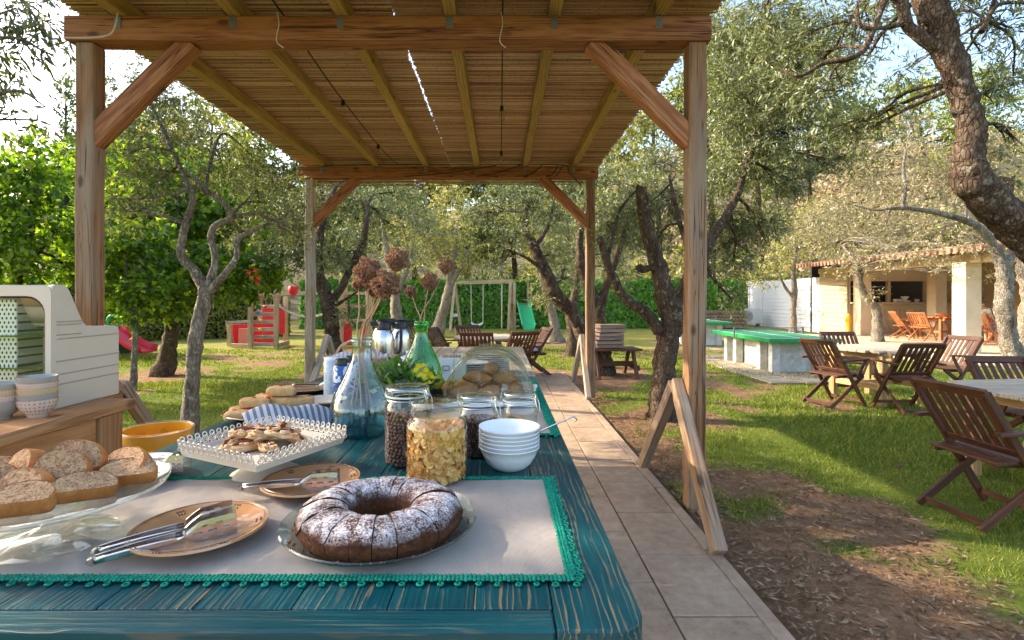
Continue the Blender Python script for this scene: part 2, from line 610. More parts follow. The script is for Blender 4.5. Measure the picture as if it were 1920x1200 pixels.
xs = np.concatenate([[-900, -300, -90, -40], np.arange(-24, 20.01, 0.16), [26, 40, 90, 300, 900]])
ys = np.concatenate([[-300, -60, -12], np.arange(-4, 30.01, 0.16), [34, 40, 60, 120, 300, 1200]])
gx, gy = np.meshgrid(xs, ys)
dd = dirt_at(gx, gy)
gz = LZ + (vnoise(gx, gy, 0.8) - 0.5) * 0.03 + (vnoise(gx, gy, 4.1) - 0.5) * 0.035 * dd * (gx > 1.35)
inside = (np.abs(gx) < 25) & (gy < 31)
gz = np.where(inside, gz, LZ)
gz = np.where((gx > -1.7) & (gx < 1.5) & (gy < 11.0), np.minimum(gz, LZ - 0.022), gz)
nx, ny = len(xs), len(ys)
idx = np.arange(nx * ny).reshape(ny, nx)
quads = np.stack([idx[:-1, :-1], idx[:-1, 1:], idx[1:, 1:], idx[1:, :-1]], -1).reshape(-1, 4)
me = bpy.data.meshes.new('ground')
me.from_pydata(np.stack([gx, gy, gz], -1).reshape(-1, 3).tolist(), [], quads.tolist())
at_ = me.attributes.new('dirt', 'FLOAT', 'POINT')
at_.data.foreach_set('value', dd.ravel().astype(np.float32))
ground = link('ground', me, grass_material(), smooth=True)
tag(ground, 'flat garden ground of lawn and bare brown earth', kind='structure')

# grass blades standing on the lawn
n = 330000
u = nr.random(n)
d = 2.6 * (15 / 2.6) ** (u ** 0.9)
x = (nr.random(n) * 2.5 - 1.22) * d
k = (dirt_at(x, d) < 0.16 + 1.25 * nr.random(n) ** 1.6 * vnoise(x, d, 5.0) * sstep(2.4, 3.4, d)) & ~((x > -1.75) & (x < 1.33) & (d < 10.6)) & ~((x > 9.6) & (d > 11.3)) & (x > -16) & (x < 14) & ~((np.abs(x - 5.8) < 0.9) & (np.abs(d - 11.3) < 1.2))
x, d = x[k], d[k]
n = len(x)
hh = (0.018 + 0.032 * nr.random(n) ** 1.5) * (0.45 + 1.0 * vnoise(x, d, 1.3)) * (0.7 + 0.7 * vnoise(x, d, 4.7)) * (1 + np.clip(d - 6, 0, 20) * 0.03)
ww = (0.0028 + 0.002 * nr.random(n)) * np.clip(d / 4.2, 0.8, 5)
q = nr.random(n) * 2 * PI
ln = hh * (0.3 + 0.9 * nr.random(n))
q2 = nr.random(n) * 2 * PI
base = np.stack([x, d, np.full(n, LZ - 0.012)], -1)
side = np.stack([np.cos(q) * ww, np.sin(q) * ww, np.zeros(n)], -1)
tip = base + np.stack([np.cos(q2) * ln, np.sin(q2) * ln, hh + 0.012], -1)
o = link('grass', np_mesh('grass', np.stack([base - side, base + side, tip], 1).reshape(-1, 3), 3),
         leafmat('grass_blade', (0.065, 0.11, 0.01), (0.17, 0.215, 0.02), (0.38, 0.35, 0.085), 0.35, 0.03, (1.15, 1.2, 0.5)))
tag(o, 'short green grass of the lawn round the pergola', 'grass', kind='stuff')


n = 26000
x = 1.4 + nr.random(n) ** 1.2 * 4.4
d = 2.0 + nr.random(n) * 6.5
k = (dirt_at(x, d) > 0.12) & (dirt_at(x, d) < 0.55) & (vnoise(x, d, 3.0) > 0.35)
x, d = x[k], d[k]
n = len(x)
q, q2 = nr.random(n) * 2 * PI, nr.random(n) * 2 * PI
base = np.stack([x, d, np.full(n, LZ - 0.005)], -1)
side = np.stack([np.cos(q), np.sin(q), np.zeros(n)], -1) * 0.0028
ln = 0.03 + 0.04 * nr.random(n)
tip = base + np.stack([np.cos(q2) * ln, np.sin(q2) * ln, 0.012 + 0.022 * nr.random(n)], -1)
o = link('dry_grass', np_mesh('dry_grass', np.stack([base - side, base + side, tip], 1).reshape(-1, 3), 3), leafmat('straw_blade', (0.2, 0.17, 0.05), (0.38, 0.32, 0.12), (0.55, 0.47, 0.22), 0.3, 0.03, (1, 1, 0.7)))
tag(o, 'dry yellow grass straws between lawn and bare earth', 'grass', kind='stuff')


def scatter_leaves(name, label, cat, n, xf, df, L, W, mat, keep, z0=LZ + 0.012):
    x_, d_ = xf(n), df(n)
    kk = keep(x_, d_)
    x_, d_ = x_[kk], d_[kk]
    n = len(x_)
    a = nr.random(n) * 2 * PI
    l_, w_ = L * (0.5 + nr.random(n)), W * (0.6 + 0.8 * nr.random(n))
    t = np.stack([np.cos(a), np.sin(a), (nr.random(n) - 0.5) * 0.5], -1) * l_[:, None] * 0.5
    s = np.stack([-np.sin(a), np.cos(a), (nr.random(n) - 0.5) * 0.9], -1) * w_[:, None] * 0.5
    c = np.stack([x_, d_, z0 + nr.random(n) * 0.012], -1)
    vv = np.stack([c - t, c - s, c + t, c + s], 1).reshape(-1, 3)
    o = link(name, np_mesh(name, vv, 4), mat)
    return tag(o, label, cat, kind='stuff')


litter = leafmat('dry_litter', (0.09, 0.05, 0.025), (0.2, 0.12, 0.06), (0.38, 0.28, 0.17), 0.1, 0.03, (1, 1, 1))
scatter_leaves('leaf_litter', 'dry brown olive leaves scattered over the bare earth', 'leaf litter', 26000,
               lambda n: 1.3 + nr.random(n) ** 1.3 * 4.2, lambda n: 1.6 + nr.random(n) ** 1.4 * 7, 0.045, 0.011, litter,
               lambda a, b: dirt_at(a, b) > 0.22)
scatter_leaves('fallen_leaves', 'scattered pale fallen leaves lying on the grass', 'leaves', 260,
               lambda n: -9 + nr.random(n) * 17, lambda n: 3.5 + nr.random(n) * 10, 0.06, 0.04, litter,
               lambda a, b: ~((a > -1.8) & (a < 1.3)), LZ + 0.03)

# ------------------------------------------------------------------ paved path
MT['slab'] = mottle('sandy_paving_slab', [(0.28, (0.19, 0.125, 0.08)), (0.5, (0.38, 0.265, 0.175)), (0.75, (0.54, 0.41, 0.29))], 2.4, 0.85, 0.35, 0.004, fine=0.45)
path = B().box((-0.17, 3.6, -0.045), (2.85, 13.2, 0.05)).obj('path', plain('path_mortar', (0.38, 0.31, 0.24), 0.95, var=0.3, bmp=0.3))
tag(path, 'straight path of sandy rectangular slabs running beside the buffet table', kind='structure')
cols = [(-1.55, -1.17), (-1.165, -0.78), (-0.775, -0.39), (-0.385, 0.005), (0.01, 0.395), (0.4, 0.785), (0.79, 1.178)]
for ci, (x0, x1) in enumerate(cols):
    y0 = -2.8 - (0.29 if ci % 2 else 0)
    while y0 < 10.0:
        y1 = min(y0 + 0.572, 10.16)
        b = B().box((0, 0, 0), (y1 - y0 - 0.007, x1 - x0 - 0.003, 0.05))
        o = b.obj('slab', MT['slab'], path, bevel=0.004, seg=1)
        o.location = ((x0 + x1) / 2, (y0 + y1) / 2, -0.0255 + (rnd.random() - 0.5) * 0.004)
        o.rotation_euler = ((rnd.random() - 0.5) * 0.004, (rnd.random() - 0.5) * 0.006, PI / 2)
        y0 += 0.576
y0 = -2.9
while y0 < 10:
    y1 = min(y0 + 0.98, 10.16)
    o = B().box((0, 0, 0), (y1 - y0 - 0.008, 0.082, 0.07)).obj('kerb', MT['slab'], path, bevel=0.006, seg=1)
    o.location = (1.223 + (rnd.random() - 0.5) * 0.008, (y0 + y1) / 2, -0.036)
    o.rotation_euler = (0, 0, PI / 2 + (rnd.random() - 0.5) * 0.006)
    y0 += 0.985

# ------------------------------------------------------------------ pergola
pg = thing('pergola', 'timber pergola with reed roof over the buffet table', 'pergola', (-0.76, 5.7, 0))
PX0, PX1, PY0, PY1 = -2.88, 1.367, 3.67, 7.8
PW = 0.128
for x_, y_ in ((PX0, PY0), (PX1, PY0), (PX0 + 0.05, PY1), (PX1 - 0.02, PY1)):
    o = plank('post', (x_, y_, LZ - 0.01), (x_ + 0.005, y_, 3.22), PW, PW, MT['greywood' if x_ < 0 and y_ > 5 else 'post'], pg, up=(1, 0, 0), bevel=0.017, world=True, seg=2, bend=0.013)
    s_ = 1 if x_ < 0 else -1
    plank('brace', (x_ + s_ * 0.02, y_, 2.54), (x_ + s_ * 0.72, y_, 3.24), 0.1, 0.135, MT['beam'], pg, up=(-s_, 0, 1), bevel=0.006, world=True)
for y_ in (PY0, PY1):
    plank('beam', (-3.0, y_, 3.305), (1.46, y_, 3.305), 0.16, 0.17, MT['beam'], pg, bevel=0.01, world=True, seg=2, bend=0.006)
RX = (-2.62, -1.83, -1.09, -0.34, 0.38, 1.1)
for x_ in RX:
    plank('rafter', (x_, 2.35, 3.452), (x_, 8.12, 3.452), 0.088, 0.122, MT['rafter'], pg, bevel=0.005, world=True, bend=0.006)
    for y_ in (PY0 - 0.085, PY1 - 0.085):
        b = B().box((x_ - 0.005, y_ + 0.004, 3.342), (0.045, 0.004, 0.085)).box((x_ - 0.046, y_ - 0.03, 3.42), (0.003, 0.07, 0.07))
        b.obj('bracket', MT['galv'], pg, world=True)
# reed mats, two panels with a ragged seam
for name_, xa, xb in (('reed_mat', -3.07, -0.772), ('reed_mat', -0.766, 1.55)):
    b = B()
    y_ = 2.4
    while y_ < 8.42:
        r_ = 0.0065 + rnd.random() * 0.0045
        j0, j1 = (rnd.random() - 0.5) * 0.05, (rnd.random() - 0.5) * 0.022
        if xa < -1:
            e0, e1 = xa + j0, xb + j1 - (0.012 if 4.4 < y_ < 6.0 else 0)
        else:
            e0, e1 = xa + j1 + (0.006 if 4.4 < y_ < 6.0 else 0), xb + j0
        z_ = 3.522 + rnd.random() * 0.006
        nsg = 4
        pts = [(e0 + (e1 - e0) * i / nsg, y_ + (rnd.random() - 0.5) * 0.008, z_ + (rnd.random() - 0.5) * 0.006) for i in range(nsg + 1)]
        b.tube(pts, [r_ * (0.85 + 0.3 * rnd.random()) for _ in pts], 5)
        y_ += r_ * 1.86 + rnd.random() * 0.002
    y_ = 2.4
    while y_ < 8.4:                        # second layer lying on the first
        b.tube([(xa + rnd.random() * 0.03, y_, 3.541), (xb - 0.01 - rnd.random() * 0.02 if xa < -1 else xb, y_ + 0.01, 3.541)] if xa < -1 else [(xa + 0.012 + rnd.random() * 0.02, y_, 3.541), (xb, y_ + 0.01, 3.541)], 0.0085, 4)
        y_ += 0.0165
    o = b.obj(name_, MT['reed'], pg, smooth=True, world=True)
    o['kind'] = 'stuff'
    o['label'] = 'mat of thin brown reeds laid across the rafters'
for z_, x0, x1 in ((3.185, -2.75, 1.25), (3.16, -2.75, 1.25), (3.135, -2.75, -0.72), (3.205, -2.75, 1.25)):
    b = B().tube([(x0 + (x1 - x0) * i / 6, 7.86, z_ + (rnd.random() - 0.5) * 0.008) for i in range(7)], 0.01, 6)
    b.obj('cane', MT['reed'], pg, smooth=True, world=True)
# cables and twine on the beams
for i, (x0, x1) in enumerate(((-1.4, -0.05), (-0.35, 0.3), (0.35, 0.62), (0.72, 0.86), (0.82, 0.93))):
    b = B().tube(curve_pts([(x0, 7.7, 3.235), ((x0 + x1) / 2, 7.705, 3.28 + 0.02 * rnd.random()), (x1, 7.7, 3.4)], 4), 0.007, 5)
    b.obj('cable', MT['cable'], pg, smooth=True, world=True)
b = B().tube(curve_pts([(-2.6, 7.7, 3.4), (-1.5, 7.7, 3.41), (-0.6, 7.7, 3.405), (0.4, 7.7, 3.41), (0.95, 7.7, 3.4), (1.02, 7.69, 3.3), (1.2, 7.7, 3.1)], 5), 0.008, 5)
b.obj('cable', MT['cable'], pg, smooth=True, world=True)
for x0, z0 in ((0.01, 3.19), (-1.52, 3.19)):
    b = B().tube(curve_pts([(x0, 3.57, 3.4), (x0 + 0.01, 3.575, 3.32), (x0 - 0.01, 3.58, z0 + 0.02), (x0 + 0.03, 3.6, z0 - 0.02)], 4), 0.004, 5)
    b.obj('twine', MT['twine'], pg, smooth=True, world=True)
b = B().tube(curve_pts([(-2.6, 3.56, 3.4), (-2.61, 3.55, 3.3), (-2.66, 3.56, 3.24), (-2.8, 3.56, 3.22), (-2.98, 3.57, 3.225)], 5), 0.006, 5)
b.obj('twine', MT['twine'], pg, smooth=True, world=True)
b = B().tube([(-2.95, 3.545, 3.285)] + [(-2.9 + i * 0.34, 3.582, 3.285 + 0.012 * math.sin(i * 2.1)) for i in range(12)], 0.004, 5)

# string lights
for x0, lab in ((0.02, 'black light string with clear bulbs hanging near the middle of the roof'), (-1.5, 'black light string with clear bulbs nearer the left post')):
    sl = thing('string_light', lab, 'string light', (x0, 5.6, 3.3), group='light strings under the reed roof')
    B().tube(curve_pts([(x0, 2.4, 3.42), (x0, 3.6, 3.41), (x0, 4.6, 3.345), (x0, 5.6, 3.33), (x0, 6.8, 3.34), (x0 + 0.01, 7.72, 3.41)], 5), 0.006, 6).obj('cable', MT['cable'], sl, smooth=True, world=True)
    for y_ in (5.15, 6.75) if x0 > -1 else (5.0, 6.45):
        s = B().lathe([(0.0, 0.0), (0.016, 0), (0.017, -0.02), (0.019, -0.055), (0.0, -0.056)], 12, (x0, y_, 3.34)).obj('socket', MT['black'], sl, True, world=True)
        B().lathe([(0.012, -0.056), (0.014, -0.065), (0.026, -0.095), (0.03, -0.118), (0.024, -0.142), (0.01, -0.154), (0, -0.156)], 14, (x0, y_, 3.34)).obj('bulb', MT['bulbglass'], s, True, world=True)

# timber A-frames leaning beside each post
for x0, ya, lab, mt in ((1.25, 3.73, 'brown timber A-frame standing against the near right pergola post', 'trestle'), (1.275, 8.2, 'grey timber A-frame at the far right pergola post', 'greywood'),
                        (-2.76, 3.73, 'timber A-frame behind the pine counter at the near left post', 'trestle'), (-2.72, 8.2, 'grey timber A-frame at the far left pergola post', 'greywood')):
    af = thing('timber_brace', lab, 'A-frame', (x0, ya, 0), group='A-frames at the pergola posts')
    zz = 0.0 if abs(x0) < 1.6 else LZ - 0.01
    plank('leg', (x0 - 0.015, ya - 0.79, zz + 0.01), (x0 + 0.012, ya + 0.01, 0.85), 0.075, 0.095, MT[mt], af, up=(0, -1, 1), bevel=0.006, world=True)
    plank('leg', (x0 - 0.01, ya + 0.79, zz + 0.01), (x0 + 0.015, ya + 0.05, 0.82), 0.07, 0.095, MT[mt], af, up=(0, 1, 1), bevel=0.006, world=True)

# ------------------------------------------------------------------ foliage and trees
def bark(name, dark, mid, light, lichen=0.3):
    m, nt, b = mk(name)
    v = coords(nt, (1, 1, 0.45))
    n1 = noise(nt, v, 9, 6, 0.65, 0.8)
    vo = nd(nt, 'TexVoronoi', {'Vector': coords(nt, (1, 1, 0.4)), 'Scale': 34.0}, feature='DISTANCE_TO_EDGE').outputs['Distance']
    crk = ramp(nt, math_(nt, 'ADD', vo, math_(nt, 'MULTIPLY', noise(nt, v, 40, 4, 0.7), 0.25)), [(0.05, 0.0), (0.3, 1.0)])
    col = ramp(nt, n1, [(0.3, dark), (0.52, mid), (0.75, light)])
    col = mixc(nt, math_(nt, 'MULTIPLY', math_(nt, 'SUBTRACT', 1.0, crk), 0.5), col, tuple(x * 0.4 for x in dark))
    li = ramp(nt, noise(nt, coords(nt), 16, 4, 0.6), [(0.58, 0.0), (0.66, lichen)])
    col = mixc(nt, li, col, (0.44, 0.42, 0.33))
    nt.links.new(col, b.inputs['Base Color'])
    b.inputs['Roughness'].default_value = 0.95
    b.inputs['Specular IOR Level'].default_value = 0.1
    bump(nt, b, math_(nt, 'ADD', math_(nt, 'MULTIPLY', crk, 0.6), n1), 0.9, 0.03)
    return m


MT['bark'] = bark('dark_olive_bark', (0.045, 0.028, 0.018), (0.115, 0.078, 0.053), (0.21, 0.16, 0.115), 0.35)
MT['barkpale'] = bark('pale_olive_bark', (0.15, 0.12, 0.09), (0.3, 0.25, 0.19), (0.45, 0.38, 0.3), 0.5)
MT['barkgrey'] = bark('grey_lichen_bark', (0.1, 0.08, 0.06), (0.25, 0.21, 0.165), (0.42, 0.37, 0.3), 0.8)
LF = {
    'olive': leafmat('olive_leaf', (0.05, 0.072, 0.024), (0.145, 0.175, 0.062), (0.32, 0.34, 0.15), 0.3, 0.08, (1.2, 1.2, 0.6)),
    'olivesunlit': leafmat('sunny_olive_leaf', (0.1, 0.115, 0.03), (0.29, 0.29, 0.085), (0.52, 0.49, 0.2), 0.42, 0.06, (1.2, 1.15, 0.55)),  # olive leaf with sunlight put into its colour
    'olivepale': leafmat('dry_pale_olive_leaf', (0.15, 0.14, 0.07), (0.31, 0.275, 0.155), (0.48, 0.42, 0.27), 0.4, 0.04, (1.1, 1.05, 0.7)),
    'maple': leafmat('broad_green_leaf', (0.035, 0.09, 0.01), (0.13, 0.24, 0.018), (0.38, 0.46, 0.04), 0.58, 0.05, (1.3, 1.35, 0.4)),
    'ivy': leafmat('ivy_leaf', (0.06, 0.16, 0.012), (0.13, 0.33, 0.022), (0.25, 0.48, 0.05), 0.45, 0.06),
    'yellow': leafmat('yellow_hedge_leaf', (0.1, 0.12, 0.012), (0.2, 0.215, 0.03), (0.34, 0.34, 0.06), 0.4, 0.04),
    'scrub': leafmat('dry_scrub_leaf', (0.2, 0.16, 0.095), (0.4, 0.32, 0.2), (0.6, 0.5, 0.34), 0.3, 0.02, (1.1, 1, 0.8)),
    'pine': leafmat('bright_pine_needles', (0.1, 0.13, 0.015), (0.22, 0.26, 0.03), (0.4, 0.4, 0.05), 0.3, 0.03),
    'cypress': leafmat('cypress_green', (0.03, 0.06, 0.025), (0.07, 0.12, 0.05), (0.13, 0.18, 0.08), 0.2, 0.03),
    'wood': leafmat('far_wood_leaf', (0.05, 0.08, 0.026), (0.19, 0.22, 0.065), (0.44, 0.42, 0.14), 0.3, 0.03),
    'grape': leafmat('potted_leaf', (0.03, 0.09, 0.012), (0.085, 0.19, 0.022), (0.19, 0.31, 0.04), 0.35, 0.1),
}


def unit(a):
    return a / (np.linalg.norm(a, axis=-1, keepdims=True) + 1e-9)


def leaf_verts(n, clumps, L, W, spray=8, droop=0.25, shell=0.5, fold=0.25):
    """leaves set in sprays along twigs inside ellipsoid clumps; returns leaf corners and twig ends"""
    cl = np.array([c[:6] for c in clumps], float)
    w = (cl[:, 3] * cl[:, 4] * cl[:, 5]) ** (2 / 3)
    T = max(1, n // spray)
    ci = nr.choice(len(cl), T, p=w / w.sum())
    dr = unit(nr.normal(size=(T, 3)))
    rad = nr.random(T) ** shell
    o_ = cl[ci, :3] + dr * cl[ci, 3:] * rad[:, None]
    td = unit(dr * 0.7 + nr.normal(size=(T, 3)) * 0.6 + np.array([0, 0, 0.15 - droop]))
    tl = L * spray * 0.3 * (0.7 + 0.6 * nr.random(T))
    t = (np.arange(spray) + 0.3) / spray
    p = o_[:, None] + td[:, None] * (tl[:, None] * t)[..., None]
    perp = unit(np.cross(td[:, None], nr.normal(size=(T, spray, 3))))
    ld = unit(td[:, None] * 0.75 + perp * 0.8 + np.array([0, 0, -droop * 0.6]))
    ll = L * (0.65 + 0.7 * nr.random((T, spray, 1)))
    sd = unit(np.cross(ld, nr.normal(size=(T, spray, 3))))
    nn = np.cross(ld, sd)
    hw = W * 0.5 * (0.75 + 0.5 * nr.random((T, spray, 1)))
    mid = p + ld * ll * 0.45
    q = np.stack([p, mid + sd * hw + nn * hw * fold, p + ld * ll, mid - sd * hw + nn * hw * fold], 2)
    return q.reshape(-1, 3), o_, o_ + td * tl[:, None]


def crown(name, parent, n, clumps, L, W, mat, twig=0.0, twigmat=None, **kw):
    vv, a, b_ = leaf_verts(n, clumps, L, W, **kw)
    l = np.array(parent.location)
    o = link(name, np_mesh(name, vv - l, 4), mat, parent)
    if twig:
        s = unit(np.cross(b_ - a, nr.normal(size=a.shape))) * twig
        s2 = unit(np.cross(b_ - a, s)) * twig
        a0 = a - (b_ - a) * 0.5
        q = np.concatenate([np.stack([a0 - s, a0 + s, b_ + s * 0.3, b_ - s * 0.3], 1), np.stack([a0 - s2, a0 + s2, b_ + s2 * 0.3, b_ - s2 * 0.3], 1)]).reshape(-1, 3)
        link('twig', np_mesh('twig', q - l, 4), twigmat, parent)['kind'] = 'stuff'
    return o


def tree(name, label, limbs, clumps, n, L, W, leaf='olive', bk='bark', group=None, sub=3, twig=0.0, cat='tree', wob=0.1, nseg=9, **kw):
    """limbs: lists of (px, py, distance, radius); clumps: (px, py, distance, radius[, flatten])"""
    rg = random.Random(sum(ord(c_) for c_ in label))
    W_ = [[(*at(p[0], p[1], p[2]), p[3]) for p in lb] for lb in limbs]
    base = W_[0][0]
    t = thing(name, label, cat, (base[0], base[1], LZ), group=group)
    W_[0][0] = (base[0], base[1], LZ - 0.08, base[3] * 1.35)
    tips = []
    b = B()
    for i, lb in enumerate(W_):
        big = lb[0][3] > 0.09 and base[1] < 12
        cp = curve_pts(lb, 9 if big else 5)
        for j, p in enumerate(cp):
            a = rg.random() - 0.5
            p[0] += a * p[3] * 0.22
            p[1] += (rg.random() - 0.5) * p[3] * 0.22
        tips += [np.array(p) for p in cp]
        b.tube([p[:3] for p in cp], [max(0.004, p[3]) for p in cp], (nseg + 8 if big else nseg) if i == 0 else max(6, nseg - 2), wob=wob * (0.6 if big else 1), rg=rg, flute=0.055 if big else 0)
    b.obj('trunk', MT[bk], t, smooth=True, world=True)
    cl = []
    b = B()
    for c in clumps:
        p = at(c[0], c[1], c[2])
        r = c[3]
        fz = c[4] if len(c) > 4 else 0.75
        cl.append((p.x, p.y, p.z, r, r, r * fz))
        if sub:
            near = min(tips, key=lambda q: (V(q[:3]) - p).length + (0.3 if q[3] < 0.02 else 0))
            s = V(near[:3])
            m = (s + p) / 2 + V((rg.random() - 0.5, rg.random() - 0.5, rg.random() * 0.6)) * (p - s).length * 0.25
            r0 = min(near[3] * 0.6, 0.012 + 0.035 * r)
            cp = curve_pts([(*s, r0), (*m, r0 * 0.8), (*p, r0 * 0.5)], 4)
            b.tube([q[:3] for q in cp], [q[3] for q in cp], 6, wob=0.1, rg=rg)
            for _ in range(sub):
                e = p + V((rg.gauss(0, 1), rg.gauss(0, 1), rg.gauss(0, 0.8))).normalized() * r * 0.9
                s2 = V(cp[rg.randrange(3, len(cp))][:3])
                b.tube([s2, (s2 + e) / 2 + V((rg.random() - 0.5, rg.random() - 0.5, rg.random())) * r * 0.2, e], [r0 * 0.45, r0 * 0.3, r0 * 0.12], 5)
    if b.v:
        b.obj('branch', MT[bk], t, smooth=True, world=True)['kind'] = 'stuff'
    crown('crown', t, n, cl, L, W, LF[leaf], twig, MT[bk], **kw)
    return t


def auto(px, py, d, rx, ry, k, r, seed=0, dd=None):
    """clumps spread over an ellipse in the picture (rx, ry in metres) round one point"""
    rg = random.Random(seed + int(px * 7 + py))
    out = []
    for _ in range(k):
        a, q = rg.random() * 2 * PI, math.sqrt(rg.random())
        dz = (rg.random() - 0.5) * 2 * (dd or rx * 0.8)
        D = d + dz
        out.append((937 + (px - 937) * d / D + math.cos(a) * q * rx * F / D, py + math.sin(a) * q * ry * F / D, D, r * (0.7 + 0.6 * rg.random())))
    return out


# --- twisted olive by the left side of the pergola
tree('olive_tree', 'twisted grey olive with a three-way fork between the orange bin and the playset',
     [[(352, 840, 5.3, 0.0817), (358, 740, 5.3, 0.0719), (368, 640, 5.3, 0.06863), (383, 560, 5.3, 0.06863), (388, 530, 5.3, 0.06536)],
      [(386, 545, 5.3, 0.05882), (365, 508, 5.28, 0.04575), (342, 485, 5.25, 0.04314), (340, 455, 5.25, 0.03922), (352, 410, 5.3, 0.03595), (362, 370, 5.3, 0.03268), (345, 330, 5.35, 0.02288), (318, 270, 5.4, 0.01961), (290, 210, 5.5, 0.01438), (270, 160, 5.5, 0.007843)],
      [(390, 535, 5.32, 0.04902), (404, 490, 5.4, 0.03595), (396, 440, 5.45, 0.03595), (408, 420, 5.45, 0.03268), (430, 410, 5.45, 0.03268), (424, 385, 5.4, 0.02941), (395, 362, 5.4, 0.02614), (365, 350, 5.35, 0.01961), (330, 362, 5.2, 0.01307), (270, 372, 5.0, 0.009804), (200, 372, 4.9, 0.005229)],
      [(395, 545, 5.3, 0.04575), (425, 510, 5.2, 0.03268), (444, 480, 5.2, 0.02941), (445, 450, 5.2, 0.02614), (475, 432, 5.25, 0.01961), (505, 420, 5.3, 0.01438), (540, 422, 5.4, 0.007843)],
      [(385, 365, 5.4, 0.01961), (360, 330, 5.5, 0.01634), (310, 320, 5.5, 0.01176), (265, 318, 5.4, 0.006536)],
      [(385, 360, 5.4, 0.01961), (395, 300, 5.7, 0.01634), (420, 250, 6.0, 0.01176), (470, 290, 6.3, 0.007843)]],
     [(250, 170, 5.6, 0.5), (330, 190, 5.7, 0.4), (230, 290, 5.2, 0.4), (300, 260, 5.9, 0.4), (420, 320, 6.1, 0.35), (500, 380, 6.2, 0.34), (550, 440, 6.3, 0.26), (480, 320, 6.5, 0.3), (235, 395, 5.3, 0.3), (370, 255, 6.2, 0.35), (450, 440, 5.8, 0.22), (290, 340, 5.4, 0.3), (540, 350, 6.8, 0.3)],
     11000, 0.06, 0.014, 'olive', 'barkgrey', sub=6, twig=0.0016, nseg=12)

# --- narrow-leaved tree outside the left edge, its branches reach in at the top left
tree('oleander_tree', 'narrow-leaved branches reaching in against the sky at the top left',
     [[(-560, 900, 3.9, 0.12), (-520, 500, 3.9, 0.1), (-420, 250, 3.9, 0.08), (-250, 60, 3.9, 0.06), (-80, -60, 4.0, 0.03), (40, -120, 4.1, 0.015)],
      [(-420, 250, 3.9, 0.06), (-250, 180, 3.8, 0.04), (-80, 100, 3.7, 0.02), (20, 70, 3.7, 0.012), (90, 100, 3.7, 0.006)],
      [(-400, 230, 3.9, 0.05), (-200, 260, 3.7, 0.03), (-60, 200, 3.6, 0.016), (30, 170, 3.6, 0.01), (85, 200, 3.6, 0.005)]],
     [(30, 15, 3.8, 0.3), (100, 10, 4.2, 0.25), (20, 90, 3.6, 0.2), (95, 75, 4.3, 0.18), (-60, 60, 3.7, 0.4), (25, 175, 3.6, 0.16), (70, 225, 3.9, 0.1), (15, 215, 3.7, 0.13), (-120, 190, 3.6, 0.4), (-300, 100, 3.9, 0.7), (-250, -60, 4, 0.7), (-450, -50, 4.2, 0.9), (-500, 250, 4, 0.6), (-100, -150, 4.2, 0.7), (60, -120, 4.4, 0.5)],
     8000, 0.1, 0.02, 'olive', 'barkgrey', sub=5, twig=0.002, spray=9, droop=0.5)

# --- broad-leaved trees on the left
tree('broadleaf_tree', 'dark-trunked tree with broad green leaves behind the twisted olive',
     [[(305, 704, 10, 0.1632), (318, 640, 10, 0.1292), (322, 580, 10, 0.1156), (318, 520, 10, 0.0884), (330, 430, 10.2, 0.0612), (340, 330, 10.5, 0.034)],
      [(322, 580, 10, 0.068), (270, 540, 9.8, 0.0476), (235, 480, 9.6, 0.034), (215, 420, 9.5, 0.0204)],
      [(322, 570, 10, 0.0612), (370, 520, 10.2, 0.0408), (430, 500, 10.3, 0.0204)]],
     [(300, 540, 9.6, 0.75), (225, 500, 9.2, 0.7), (400, 510, 10.2, 0.75), (455, 540, 10, 0.4), (490, 510, 10.4, 0.5), (350, 430, 11, 1.1), (240, 420, 10, 0.9), (300, 350, 11, 1.2), (270, 570, 9.4, 0.35), (430, 420, 11.5, 0.9), (230, 320, 12, 1.1)],
     19000, 0.13, 0.09, 'maple', 'bark', sub=5, spray=5, shell=0.4)
tree('sapling', 'slender grey-stemmed sapling beside the red slide',
     [[(248, 735, 8.4, 0.05), (252, 660, 8.4, 0.045), (254, 590, 8.4, 0.04), (243, 530, 8.4, 0.035), (232, 470, 8.4, 0.025), (240, 420, 8.5, 0.015)],
      [(250, 570, 8.4, 0.025), (262, 520, 8.4, 0.02), (270, 460, 8.5, 0.012)]],
     [(250, 590, 8.4, 0.22), (225, 550, 8.5, 0.3), (275, 540, 8.4, 0.35), (235, 470, 8.5, 0.45), (280, 450, 8.6, 0.4)],
     2400, 0.11, 0.07, 'maple', 'barkgrey', sub=3, spray=5)
tree('leafy_tree', 'bright green leafy tree behind the cream display case at the left edge',
     [[(25, 640, 8, 0.12), (35, 560, 8, 0.1), (45, 480, 8, 0.08), (60, 400, 8, 0.05), (70, 320, 8.2, 0.03)], [(40, 500, 8, 0.05), (90, 450, 8.2, 0.035), (120, 390, 8.4, 0.02)], [(40, 520, 8, 0.05), (-20, 430, 7.8, 0.03)]],
     [(60, 330, 7.8, 0.4), (10, 440, 7.3, 0.42), (100, 420, 8.2, 0.42), (110, 320, 9, 0.45), (15, 320, 8, 0.4), (60, 490, 7.8, 0.38), (120, 500, 8.6, 0.4), (60, 270, 8.4, 0.3), (15, 380, 7.6, 0.3), (-50, 380, 7.6, 0.8), (-60, 480, 7.5, 0.7), (150, 440, 9, 0.6)],
     8000, 0.1, 0.062, 'maple', 'bark', sub=7, spray=6, shell=0.7)
